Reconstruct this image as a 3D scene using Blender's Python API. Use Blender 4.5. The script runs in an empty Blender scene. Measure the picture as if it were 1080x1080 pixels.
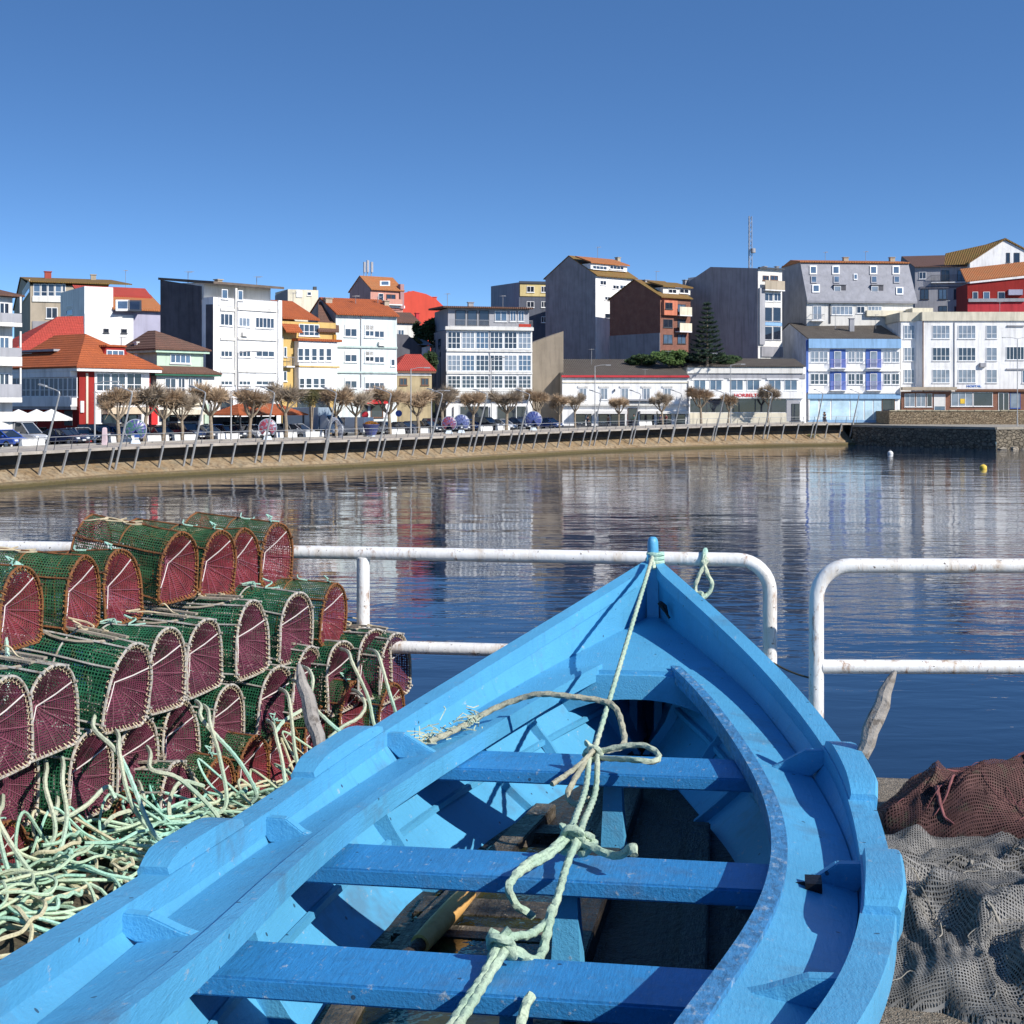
import bpy, bmesh, math, random
import numpy as np
from mathutils import Vector, Matrix, noise as mnoise
R=math.radians
random.seed(7)
sc=bpy.context.scene
COL=sc.collection
FPX=1460.;CXP=540.;HYP=425.;EYE=1.68
def W(px,py,Y):
    """point at depth Y on the sight line of a photo pixel (used to measure the place)"""
    return Vector(((px-CXP)/FPX*Y, Y, EYE-(py-HYP)/FPX*Y))
def Wz(px,py,z):
    Y=(EYE-z)*FPX/(py-HYP); return Vector(((px-CXP)/FPX*Y,Y,z))

# ---------------------------------------------------------------- materials
def _nt(name):
    m=bpy.data.materials.new(name); m.use_nodes=True
    nt=m.node_tree; nt.nodes.clear()
    return m,nt
def N(nt,t,**kw):
    n=nt.nodes.new(t)
    for k,v in kw.items():
        if k in n.inputs.keys(): n.inputs[k].default_value=v
        else: setattr(n,k,v)
    return n
def L(nt,a,b): nt.links.new(a,b)
def math_n(nt,op,a,b=None,clamp=False):
    n=nt.nodes.new('ShaderNodeMath'); n.operation=op; n.use_clamp=clamp
    for i,x in enumerate((a,b)):
        if x is None: continue
        if isinstance(x,(int,float)): n.inputs[i].default_value=x
        else: nt.links.new(x,n.inputs[i])
    return n.outputs[0]
def mixc(nt,f,a,b,mode='MIX'):
    n=nt.nodes.new('ShaderNodeMix'); n.data_type='RGBA'; n.blend_type=mode
    for i,x in ((0,f),(6,a),(7,b)):
        if isinstance(x,(int,float)): n.inputs[i].default_value=x
        elif isinstance(x,(tuple,list)): n.inputs[i].default_value=(*x[:3],1)
        else: nt.links.new(x,n.inputs[i])
    return n.outputs[2]
def noise_n(nt,vec,scale,detail=4,rough=.55,dist=0):
    n=nt.nodes.new('ShaderNodeTexNoise'); n.inputs['Scale'].default_value=scale
    n.inputs['Detail'].default_value=detail; n.inputs['Roughness'].default_value=rough
    n.inputs['Distortion'].default_value=dist
    if vec is not None: nt.links.new(vec,n.inputs['Vector'])
    return n.outputs['Fac']
def ramp(nt,fac,lo,hi):
    n=nt.nodes.new('ShaderNodeMapRange'); n.inputs[1].default_value=lo; n.inputs[2].default_value=hi
    nt.links.new(fac,n.inputs[0]); return n.outputs[0]
def coord(nt,scale=(1,1,1),kind='Object',rot=(0,0,0)):
    t=nt.nodes.new('ShaderNodeTexCoord'); m=nt.nodes.new('ShaderNodeMapping')
    m.inputs['Scale'].default_value=scale; m.inputs['Rotation'].default_value=rot
    nt.links.new(t.outputs[kind],m.inputs[0]); return m.outputs[0]
def world_coord(nt,scale=(1,1,1)):
    t=nt.nodes.new('ShaderNodeNewGeometry'); m=nt.nodes.new('ShaderNodeMapping')
    m.inputs['Scale'].default_value=scale
    nt.links.new(t.outputs['Position'],m.inputs[0]); return m.outputs[0]
def finish(nt,col,rough=.6,metal=0,bump=None,bdist=.01,bstr=1,spec=.5,alpha=None,coat=0):
    b=nt.nodes.new('ShaderNodeBsdfPrincipled'); o=nt.nodes.new('ShaderNodeOutputMaterial')
    if isinstance(col,(tuple,list)): b.inputs['Base Color'].default_value=(*col[:3],1)
    else: nt.links.new(col,b.inputs['Base Color'])
    if isinstance(rough,(int,float)): b.inputs['Roughness'].default_value=rough
    else: nt.links.new(rough,b.inputs['Roughness'])
    b.inputs['Metallic'].default_value=metal; b.inputs['Specular IOR Level'].default_value=spec
    b.inputs['Coat Weight'].default_value=coat
    if bump is not None:
        bn=nt.nodes.new('ShaderNodeBump'); bn.inputs['Distance'].default_value=bdist; bn.inputs['Strength'].default_value=bstr
        nt.links.new(bump,bn.inputs['Height']); nt.links.new(bn.outputs[0],b.inputs['Normal'])
    out=b.outputs[0]
    if alpha is not None:
        tr=nt.nodes.new('ShaderNodeBsdfTransparent'); mx=nt.nodes.new('ShaderNodeMixShader')
        nt.links.new(alpha,mx.inputs[0]); nt.links.new(tr.outputs[0],mx.inputs[1]); nt.links.new(out,mx.inputs[2]); out=mx.outputs[0]
    nt.links.new(out,o.inputs[0])
def mul(c,k): return tuple(min(1,x*k) for x in c)
_MC={}
def mat(name,col,rough=.65,var=.18,scale=2.,bump=0.,bscale=30,metal=0,col2=None,c2lo=.55,c2hi=.75,spec=.4,streak=0,coat=0):
    if name in _MC: return _MC[name]
    m,nt=_nt(name); v=coord(nt)
    f=noise_n(nt,v,scale,5)
    c=mixc(nt,ramp(nt,f,.3,.7),mul(col,1-var),mul(col,1+var))
    if col2 is not None:
        g=noise_n(nt,coord(nt,(1,1,1)),scale*2.3,6,.65)
        c=mixc(nt,ramp(nt,g,c2lo,c2hi),c,col2)
    if streak:
        g=noise_n(nt,coord(nt,(1.2,1.2,.12)),1.6,5,.6)
        c=mixc(nt,math_n(nt,'MULTIPLY',ramp(nt,g,.48,.72),streak),c,mul(col,.45))
    bm=noise_n(nt,v,bscale,4) if bump else None
    finish(nt,c,rough,metal,bm,bump,1,spec,coat=coat)
    _MC[name]=m; return m
def tile_mat(name,col,col2,pitch=.28):
    if name in _MC: return _MC[name]
    m,nt=_nt(name); v=coord(nt)
    f=noise_n(nt,v,.7,6,.65); f2=noise_n(nt,v,6,2)
    c=mixc(nt,ramp(nt,f,.42,.68),col,col2)
    c=mixc(nt,ramp(nt,f2,.3,.7),mul(col,.7),c,'MIX')
    sx=nt.nodes.new('ShaderNodeSeparateXYZ'); L(nt,v,sx.inputs[0])
    a=math_n(nt,'SINE',math_n(nt,'MULTIPLY',sx.outputs[0],2*math.pi/pitch))
    b=math_n(nt,'SINE',math_n(nt,'MULTIPLY',sx.outputs[1],2*math.pi/pitch))
    z=math_n(nt,'FRACT',math_n(nt,'MULTIPLY',sx.outputs[2],3.4))
    h=math_n(nt,'ADD',math_n(nt,'ADD',a,b),math_n(nt,'MULTIPLY',z,1.2))
    finish(nt,c,.8,0,h,.035,1,.25); _MC[name]=m; return m
def brick_mat(name,c1,c2,mortar,sc_=1.,rot=None):
    if name in _MC: return _MC[name]
    m,nt=_nt(name); v=coord(nt)
    sx=nt.nodes.new('ShaderNodeSeparateXYZ'); L(nt,v,sx.inputs[0])
    cb=nt.nodes.new('ShaderNodeCombineXYZ'); L(nt,math_n(nt,'ADD',sx.outputs[0],sx.outputs[1]),cb.inputs[0]); L(nt,sx.outputs[2],cb.inputs[1])
    b=nt.nodes.new('ShaderNodeTexBrick'); L(nt,cb.outputs[0],b.inputs['Vector'])
    b.inputs['Scale'].default_value=sc_; b.inputs['Color1'].default_value=(*c1,1); b.inputs['Color2'].default_value=(*c2,1); b.inputs['Mortar'].default_value=(*mortar,1)
    b.inputs['Mortar Size'].default_value=.03
    f=noise_n(nt,v,.8,6,.65); c=mixc(nt,math_n(nt,'MULTIPLY',ramp(nt,f,.35,.7),.5),b.outputs['Color'],mul(c1,.45))
    finish(nt,c,.9,0,b.outputs['Fac'],-.02); _MC[name]=m; return m
def rubble_mat(name,c1,c2,scale=1.2,dark=(.03,.026,.02)):
    if name in _MC: return _MC[name]
    m,nt=_nt(name); v=coord(nt,(1,1,1.6))
    vo=nt.nodes.new('ShaderNodeTexVoronoi'); vo.feature='DISTANCE_TO_EDGE'; vo.inputs['Scale'].default_value=scale; L(nt,v,vo.inputs['Vector'])
    vc=nt.nodes.new('ShaderNodeTexVoronoi'); vc.inputs['Scale'].default_value=scale; L(nt,v,vc.inputs['Vector'])
    sp=nt.nodes.new('ShaderNodeSeparateColor'); L(nt,vc.outputs['Color'],sp.inputs[0])
    c=mixc(nt,sp.outputs[0],c1,c2); n_=noise_n(nt,v,3,6,.7)
    c=mixc(nt,ramp(nt,n_,.45,.75),c,mul(c1,.4))
    e=ramp(nt,vo.outputs['Distance'],-.03,.10); c=mixc(nt,e,dark,c)
    h=math_n(nt,'ADD',e,math_n(nt,'MULTIPLY',n_,.5)); finish(nt,c,.95,0,h,.12,1,.2); _MC[name]=m; return m

# ---------------------------------------------------------------- mesh builder
class MB:
    def __init__(s): s.V=[];s.F=[];s.UV={}
    def add(s,vs,fs,uv=None):
        o=len(s.V); s.V+=[tuple(v) for v in vs]
        for i,f in enumerate(fs):
            if uv is not None: s.UV[len(s.F)]=uv[i]
            s.F.append(tuple(o+k for k in f))
        return s
    def box(s,x0,x1,y0,y1,z0,z1):
        return s.add([(x0,y0,z0),(x1,y0,z0),(x1,y1,z0),(x0,y1,z0),(x0,y0,z1),(x1,y0,z1),(x1,y1,z1),(x0,y1,z1)],
            [(3,2,1,0),(4,5,6,7),(0,1,5,4),(1,2,6,5),(2,3,7,6),(3,0,4,7)])
    def beam(s,a,b,w,h,up=(0,0,1)):
        a,b=Vector(a),Vector(b);d=(b-a).normalized();u=Vector(up);r=d.cross(u)
        r=r.normalized() if r.length>1e-5 else Vector((1,0,0)); u=r.cross(d)
        r=r*w/2;u=u*h/2
        return s.add([a-r-u,a+r-u,a+r+u,a-r+u,b-r-u,b+r-u,b+r+u,b-r+u],
            [(3,2,1,0),(4,5,6,7),(0,1,5,4),(1,2,6,5),(2,3,7,6),(3,0,4,7)])
    def grid(s,rows,uv=None,cu=False):
        n=len(rows[0]);vs=[p for r in rows for p in r];fs=[];us=[]
        for i in range(len(rows)-1):
            for j in range(n if cu else n-1):
                k=(j+1)%n; fs.append((i*n+j,i*n+k,(i+1)*n+k,(i+1)*n+j))
                if uv: us.append([uv[i][j],uv[i][k],uv[i+1][k],uv[i+1][j]])
        return s.add(vs,fs,us if uv else None)
    def tube(s,pts,r,n=6,closed=False,lobes=0,twist=0.,amp=.18,caps=True):
        P=[Vector(p) for p in pts];m=len(P)
        if m<2: return s
        rr=r if isinstance(r,(list,tuple)) else [r]*m
        T=[]
        for i in range(m):
            a=P[(i-1)%m] if (closed or i>0) else P[i]; b=P[(i+1)%m] if (closed or i<m-1) else P[i]
            t=(b-a); T.append(t.normalized() if t.length>1e-9 else Vector((0,0,1)))
        u=T[0].orthogonal().normalized();rows=[];acc=0
        for i in range(m):
            u=u-T[i]*u.dot(T[i]); u=u.normalized() if u.length>1e-6 else T[i].orthogonal().normalized()
            v=T[i].cross(u)
            if i: acc+=(P[i]-P[i-1]).length
            row=[]
            for k in range(n):
                a=2*math.pi*k/n; q=rr[i]*(1+amp*math.cos(lobes*(a-acc*twist))) if lobes else rr[i]
                row.append(P[i]+(u*math.cos(a)+v*math.sin(a))*q)
            rows.append(row)
        if closed: rows.append(rows[0])
        o=len(s.V); s.grid(rows,cu=True)
        if caps and not closed:
            s.F.append(tuple(o+k for k in reversed(range(n)))); q=o+(m-1)*n; s.F.append(tuple(q+k for k in range(n)))
        return s
    def hull(s,pts):
        bm=bmesh.new()
        for p in pts: bm.verts.new(p)
        r=bmesh.ops.convex_hull(bm,input=bm.verts)
        dead=[g for g in r['geom_interior'] if isinstance(g,bmesh.types.BMVert)]
        bmesh.ops.delete(bm,geom=dead,context='VERTS')
        bmesh.ops.dissolve_limit(bm,angle_limit=.005,verts=bm.verts,edges=bm.edges)
        bm.verts.ensure_lookup_table();bm.verts.index_update()
        s.add([v.co[:] for v in bm.verts],[[v.index for v in f.verts] for f in bm.faces]); bm.free(); return s
    def extrude(s,poly,y0,y1,axis=1):
        """prism of a 2-D polygon (a,b) swept along an axis"""
        n=len(poly)
        def p(a,b,c): return (a,c,b) if axis==1 else ((c,a,b) if axis==0 else (a,b,c))
        vs=[p(a,b,y0) for a,b in poly]+[p(a,b,y1) for a,b in poly]
        fs=[tuple(range(n)),tuple(reversed(range(n,2*n)))]+[((i+1)%n,i,n+i,n+(i+1)%n) for i in range(n)]
        return s.add(vs,fs)
    def lathe(s,prof,n=16,c=(0,0,0)):
        rows=[[(c[0]+r*math.cos(2*math.pi*k/n),c[1]+r*math.sin(2*math.pi*k/n),c[2]+z) for k in range(n)] for r,z in prof]
        return s.grid(rows,cu=True)
    def mesh(s,name,m,smooth=False,bevel=0,fixn=True):
        me=bpy.data.meshes.new(name); me.from_pydata(s.V,[],s.F)
        if s.UV:
            ul=me.uv_layers.new(name='UVMap')
            for p in me.polygons:
                q=s.UV.get(p.index)
                if q:
                    for k,li in enumerate(p.loop_indices): ul.data[li].uv=q[k]
        if bevel or fixn:
            bm=bmesh.new();bm.from_mesh(me)
            if fixn: bmesh.ops.recalc_face_normals(bm,faces=bm.faces)
            if bevel:
                es=[e for e in bm.edges if len(e.link_faces)==2 and e.calc_face_angle(0)>.5]
                bmesh.ops.bevel(bm,geom=es,offset=bevel,segments=2,affect='EDGES',clamp_overlap=True)
            bm.to_mesh(me);bm.free()
        me.materials.append(m)
        if smooth:
            me.polygons.foreach_set('use_smooth',[True]*len(me.polygons))
            if smooth!='all': me.set_sharp_from_angle(angle=R(smooth if smooth is not True else 38))
        me.update(); return me
    def build(s,name,m,parent=None,loc=None,rz=0,**kw):
        return place(s.mesh(name,m,**kw),name,parent,loc,rz)
def place(me,name,parent=None,loc=None,rz=0):
    o=bpy.data.objects.new(name,me); COL.objects.link(o)
    if parent is not None: o.parent=parent
    if loc is not None: o.location=loc
    if rz: o.rotation_euler=(0,0,rz)
    return o
def tag(o,label=None,cat=None,group=None,kind=None):
    if label: o['label']=label
    if cat: o['category']=cat
    if group: o['group']=group
    if kind: o['kind']=kind
    return o
def thing(name,label,cat,loc=(0,0,0),rz=0,group=None):
    o=bpy.data.objects.new(name,None); COL.objects.link(o); o.empty_display_size=.1
    o.location=loc; o.rotation_euler=(0,0,rz); return tag(o,label,cat,group)
def dup(root,loc=None,rz=None,label=None,scale=None,group=None):
    def cp(o,par):
        c=o.copy(); COL.objects.link(c)
        if par is not None: c.parent=par
        for ch in list(o.children): cp(ch,c)
        return c
    r=cp(root,None)
    if loc is not None: r.location=loc
    if rz is not None: r.rotation_euler=(0,0,rz)
    if scale is not None: r.scale=scale if hasattr(scale,'__len__') else (scale,)*3
    if label: r['label']=label
    if group: r['group']=group
    return r
def lerp(a,b,t): return a+(b-a)*t
def catmull(pts,k=8,closed=False):
    P=[Vector(p) for p in pts];n=len(P);out=[]
    seg=n if closed else n-1
    for i in range(seg):
        p1,p2=P[i],P[(i+1)%n]
        p0=P[(i-1)%n] if (closed or i>0) else p1*2-p2
        p3=P[(i+2)%n] if (closed or i+2<n) else p2*2-p1
        for j in range(k):
            t=j/k;out.append(.5*((2*p1)+(p2-p0)*t+(2*p0-5*p1+4*p2-p3)*t*t+(3*p1-p0-3*p2+p3)*t**3))
    if not closed: out.append(P[-1].copy())
    return out

# ---------------------------------------------------------------- light, sky, camera
SUN_AZ=R(37); SUN_EL=R(35)     # sun to the right of and behind the viewer
sd=Vector((math.cos(SUN_AZ)*math.cos(SUN_EL),-math.sin(SUN_AZ)*math.cos(SUN_EL),math.sin(SUN_EL)))
sl=bpy.data.lights.new('sun','SUN'); sl.energy=4.9; sl.angle=R(.5); sl.color=(1,.955,.89)
so=bpy.data.objects.new('sun',sl); COL.objects.link(so); so.location=(20,-20,30)
so.rotation_euler=sd.to_track_quat('Z','Y').to_euler()
w=bpy.data.worlds.new('World'); sc.world=w; w.use_nodes=True
nt=w.node_tree; nt.nodes.clear()
sky=nt.nodes.new('ShaderNodeTexSky'); sky.sky_type='NISHITA'; sky.sun_disc=False
sky.sun_elevation=SUN_EL; sky.sun_rotation=math.atan2(sd.x,sd.y)
sky.altitude=0; sky.air_density=1.0; sky.dust_density=.0; sky.ozone_density=5.0
tc=nt.nodes.new('ShaderNodeTexCoord'); mp_=nt.nodes.new('ShaderNodeMapping'); mp_.inputs['Location'].default_value=(0,0,.035); mp_.inputs['Scale'].default_value=(1,1,2.5); L(nt,tc.outputs['Generated'],mp_.inputs[0])
nv=nt.nodes.new('ShaderNodeVectorMath'); nv.operation='NORMALIZE'; L(nt,mp_.outputs[0],nv.inputs[0]); L(nt,nv.outputs[0],sky.inputs[0])
bg=nt.nodes.new('ShaderNodeBackground'); bg.inputs[1].default_value=.15
hs=nt.nodes.new('ShaderNodeHueSaturation'); hs.inputs['Hue'].default_value=.502; hs.inputs['Saturation'].default_value=1.12; L(nt,sky.outputs[0],hs.inputs['Color'])
ow=nt.nodes.new('ShaderNodeOutputWorld'); L(nt,hs.outputs[0],bg.inputs[0]); L(nt,bg.outputs[0],ow.inputs[0])
cam=bpy.data.cameras.new('camera'); cam.sensor_width=36; cam.lens=36*FPX/1080; cam.shift_y=-115/1080; cam.clip_end=6000; cam.clip_start=.05
co=bpy.data.objects.new('camera',cam); COL.objects.link(co); co.location=(0,0,EYE); co.rotation_euler=(R(90),0,0)
sc.camera=co
sc.view_settings.view_transform='Standard'; sc.view_settings.look='None'; sc.view_settings.exposure=.27; sc.view_settings.gamma=1
sc.cycles.max_bounces=10; sc.cycles.transparent_max_bounces=24; sc.cycles.caustics_reflective=False; sc.cycles.caustics_refractive=False
# ================================================================ NEAR QUAY
def m_concrete():
    m,nt=_nt('quay_concrete'); v=world_coord(nt)
    f=noise_n(nt,v,1.3,7,.65); g=noise_n(nt,v,45,3,.6); h=noise_n(nt,v,160,2,.6)
    c=mixc(nt,ramp(nt,f,.3,.7),(.20,.165,.125),(.37,.31,.24))
    c=mixc(nt,ramp(nt,g,.45,.72),c,(.14,.12,.095)); c=mixc(nt,ramp(nt,h,.55,.7),c,(.46,.42,.35))
    hh=math_n(nt,'ADD',math_n(nt,'MULTIPLY',g,.8),math_n(nt,'ADD',h,math_n(nt,'MULTIPLY',f,2)))
    finish(nt,c,.95,0,hh,.02,1,.2); return m
mc=m_concrete()
edge=[(-9,7.75),(-4,7.02),(1.2,6.33),(1.75,6.24),(4,6.16),(9,6.1)]
b=MB(); back=-12
rows=[]
for k in range(61):
    x=-9+18*k/60
    i=max(j for j in range(len(edge)-1) if edge[j][0]<=x+1e-6); (xa,ya),(xb,yb)=edge[i],edge[i+1]
    ye=lerp(ya,yb,(x-xa)/(xb-xa))
    r=[]
    for y in (back,-4,0,2,3,3.6,4.2,4.8,5.2,5.6,5.9): r.append((x,y,.018*(mnoise.noise((x*1.7,y*1.7,3)))))
    rag=.035*mnoise.noise((x*3,1,2))+.02*mnoise.noise((x*9,4,2))
    r+=[(x,ye-.09,.01),(x,ye-.02+rag,-.008),(x,ye+.03+rag,-.06),(x,ye+.05,-.5),(x,ye+.06,-6)]
    rows.append(r)
b.grid(rows); tag(b.build('quay',mc,smooth=60,fixn=False),kind='structure')

# ---------------------------------------------------------------- white railings
def m_rail():
    m,nt=_nt('white_railing_paint'); v=world_coord(nt)
    f=noise_n(nt,v,6,5,.6); g=noise_n(nt,world_coord(nt,(1,1,.35)),22,5,.7)
    c=mixc(nt,ramp(nt,f,.3,.7),(.72,.70,.66),(.82,.81,.78))
    c=mixc(nt,math_n(nt,'MULTIPLY',ramp(nt,g,.56,.68),.85),c,(.30,.15,.06)); c=mixc(nt,math_n(nt,'MULTIPLY',ramp(nt,noise_n(nt,world_coord(nt,(1,1,.12)),9,5,.7),.52,.68),.6),c,(.46,.34,.20)); c=mixc(nt,ramp(nt,noise_n(nt,v,60,3),.66,.72),c,(.10,.07,.05))
    finish(nt,c,.38,0,math_n(nt,'ADD',g,f),.004,1,.5); return m
mr=m_rail()
def arc(c,a,bv,r,n=8):
    return [Vector(c)+Vector(a)*math.cos(t)*r+Vector(bv)*math.sin(t)*r for t in [math.pi/2*k/n for k in range(n+1)]]
rr=.031
A=Wz(310,579,.999); Bp=W(812,587,6.12); Bp.z=.99
d=(Vector((Bp.x,Bp.y,0))-Vector((A.x,A.y,0))).normalized(); up=Vector((0,0,1))
def onl(px):   # point of the rail line on the sight line of px, z=0
    k=(px-CXP)/FPX; t=(k*A.y-A.x)/(d.x-k*d.y); return Vector((A.x,A.y,0))+d*t
t=thing('railing','long rust stained white railing behind the creels and the bow of the boat','railing',onl(600))
def tb(parent,name,pts,r=rr,m=mr,n=14,**k):
    o=Vector(parent.location); return MB().tube([Vector(p)-o for p in pts],r,n,**k).build(name,m,parent,smooth=True)
st=onl(383)-d*4.6; en=onl(812)
zt=.985
tb(t,'top_rail',[st+up*zt,onl(383)+up*zt,en-d*.14+up*zt]+[en-d*.14+up*(zt-.14)+d*math.sin(a)*.14+up*math.cos(a)*.14 for a in [math.pi/2*k/8 for k in range(1,9)]]+[en+up*.5,en])
tb(t,'lower_rail',[st+up*.555,en-d*.02+up*.555],rr*.95)
for p in (onl(383),onl(383)-d*1.95,onl(383)-d*3.9): tb(t,'post',[p-up*.005,p+up*(zt-.02)],rr)
for p in (onl(383),onl(383)-d*1.95,onl(383)-d*3.9,en):
    MB().lathe([(.0,.012),(.085,.012),(.085,0.0)],16,p-Vector(t.location)).build('foot_plate',mr,t)
s2=W(861,640,5.79);s2.z=0; d2=Vector((1,-.012,0)).normalized()
t=thing('railing','short white railing with rust stains right of the gap, above the fishing nets','railing',s2)
zt2=1.0
tb(t,'top_rail',[s2,s2+up*(zt2-.15)]+[s2+d2*.14+up*(zt2-.14)-d2*math.cos(a)*.14+up*math.sin(a)*.14 for a in [math.pi/2*k/8 for k in range(1,9)]]+[s2+d2*1.2+up*zt2,s2+d2*4+up*zt2])
tb(t,'lower_rail',[s2+d2*.02+up*.578,s2+d2*4+up*.572],rr*.95)
for k in (1.95,3.9): tb(t,'post',[s2+d2*k-up*.005,s2+d2*k+up*(zt2-.02)],rr)
MB().lathe([(.0,.012),(.085,.012),(.085,0.0)],16,(0,0,0)).build('foot_plate',mr,t)

# ---------------------------------------------------------------- rope
def m_rope(name,c1,c2,c3=None):
    m,nt=_nt(name); v=coord(nt); f=noise_n(nt,v,5,4,.6); g=noise_n(nt,v,160,2,.6); q=noise_n(nt,v,1.7,3)
    c=mixc(nt,ramp(nt,f,.35,.65),c1,c2)
    if c3: c=mixc(nt,ramp(nt,q,.5,.62),c,c3)
    c=mixc(nt,math_n(nt,'MULTIPLY',ramp(nt,g,.5,.75),.6),c,mul(c1,.35)); finish(nt,c,.8,0,g,.002,1,.25); return m
m_rope_g=m_rope('pale_green_rope',(.33,.46,.34),(.48,.57,.42),(.50,.52,.38))
m_rope_t=m_rope('mint_rope',(.30,.54,.44),(.50,.66,.52),(.52,.55,.40))
m_rope_w=m_rope('weathered_rope',(.30,.30,.22),(.42,.40,.29))

# ================================================================ BLUE BOAT
KT=np.array([0,.5,1.0,1.6,2.2,2.8,3.4,4.0,4.6])
BC=dict(bg=[.0253,.2668,.4697,.6305,.7259,.7468,.7224,.6459,.5196],zg=[.9927,.8713,.7769,.7138,.6859,.696,.7447,.8292,.9436],
 bj=[.0216,.2256,.4005,.5419,.6395,.6811,.6535,.5551,.432],zj=[.7462,.6903,.6441,.6118,.6009,.6203,.6758,.7663,.8823],
 bi=[-.1699,.0297,.2117,.3632,.4709,.518,.4893,.4109,.3412],zi=[.7384,.6953,.6616,.6404,.6375,.6596,.7095,.7914,.8968])
def spline(k,v):
    n=len(k);h=np.diff(k);Am=np.zeros((n,n));bb=np.zeros(n);Am[0,0]=Am[-1,-1]=1
    for i in range(1,n-1):
        Am[i,i-1]=h[i-1];Am[i,i]=2*(h[i-1]+h[i]);Am[i,i+1]=h[i];bb[i]=6*((v[i+1]-v[i])/h[i]-(v[i]-v[i-1])/h[i-1])
    M=np.linalg.solve(Am,bb)
    def f(t):
        j=int(np.clip(np.searchsorted(k,t)-1,0,n-2));dd=t-k[j];hh=h[j]
        return float(v[j]+dd*((v[j+1]-v[j])/hh-hh*(2*M[j]+M[j+1])/6)+M[j]*dd*dd/2+(M[j+1]-M[j])*dd**3/(6*hh))
    return f
S={k:spline(KT,np.array(v)) for k,v in BC.items()}
bf=spline(np.array([0,.6,1.0,1.4,1.8,2.2,2.8,3.4,4.2,4.8]),np.array([0,.03,.13,.245,.36,.44,.49,.475,.38,.28]))
HEEL=.0111; ch,sh=math.cos(HEEL),math.sin(HEEL)
def Q(l,t,z): return (l*ch-(z-.4)*sh,-t,.4+l*sh+(z-.4)*ch)
boat=thing('rowing_boat','bright blue open wooden rowing boat with three thwarts, bow towards the water','boat',(.6232,6.055,0),-.1848)
def m_paint(name,base,worn=.0,seed=0.):
    m,nt=_nt(name); v=coord(nt); f=noise_n(nt,v,2.2,6,.6)
    c=mixc(nt,ramp(nt,f,.3,.7),mul(base,.86),mul(base,1.1))
    # chipped flecks, dark specks and pale scuffs that belong to the old paint
    g=noise_n(nt,coord(nt,(9,5,9)),4+seed,6,.72)
    c=mixc(nt,math_n(nt,'MULTIPLY',ramp(nt,g,.63-worn*.10,.68-worn*.08),.75),c,(.36,.44,.50))
    vo=nt.nodes.new('ShaderNodeTexVoronoi'); vo.inputs['Scale'].default_value=17; L(nt,v,vo.inputs['Vector'])
    sp=nt.nodes.new('ShaderNodeSeparateColor'); L(nt,vo.outputs['Color'],sp.inputs[0])
    speck=math_n(nt,'MULTIPLY',math_n(nt,'LESS_THAN',vo.outputs['Distance'],.085),math_n(nt,'GREATER_THAN',sp.outputs[0],.45))
    c=mixc(nt,math_n(nt,'MULTIPLY',speck,.8),c,(.02,.03,.05))
    d=noise_n(nt,coord(nt,(3,14,3)),2.5,5,.7); c=mixc(nt,math_n(nt,'MULTIPLY',ramp(nt,d,.56,.72),.30),c,mul(base,.45))
    e=noise_n(nt,coord(nt,(3,3,3)),1.1,4,.7); c=mixc(nt,math_n(nt,'MULTIPLY',ramp(nt,e,.57,.72),.5),c,(.10,.12,.15))
    k_=noise_n(nt,coord(nt,(40,4,40)),3.1,5,.7); c=mixc(nt,math_n(nt,'MULTIPLY',ramp(nt,k_,.66,.72),.6),c,(.30,.42,.50))
    if worn:
        h=noise_n(nt,coord(nt,(12,4,12)),6,6,.75); c=mixc(nt,math_n(nt,'MULTIPLY',ramp(nt,h,.47,.6),worn),c,(.03,.09,.17))
    bp=math_n(nt,'ADD',noise_n(nt,coord(nt,(30,3,30)),5,4,.6),math_n(nt,'MULTIPLY',g,1.5))
    finish(nt,c,.4,0,bp,.0016,1,.45); return m
PB=(.088,.352,.575)
mp=m_paint('blue_boat_paint',PB); mp2=m_paint('blue_boat_paint_worn',(.06,.24,.47),.75,.7); mp3=m_paint('blue_thwart_paint',(.034,.225,.50),.2,1.3)
def rng(a,b,n): return [a+(b-a)*i/n for i in range(n+1)]
def cw(t): return min(.052,.6*S['bg'](t)+.002)
TE=4.6
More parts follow.
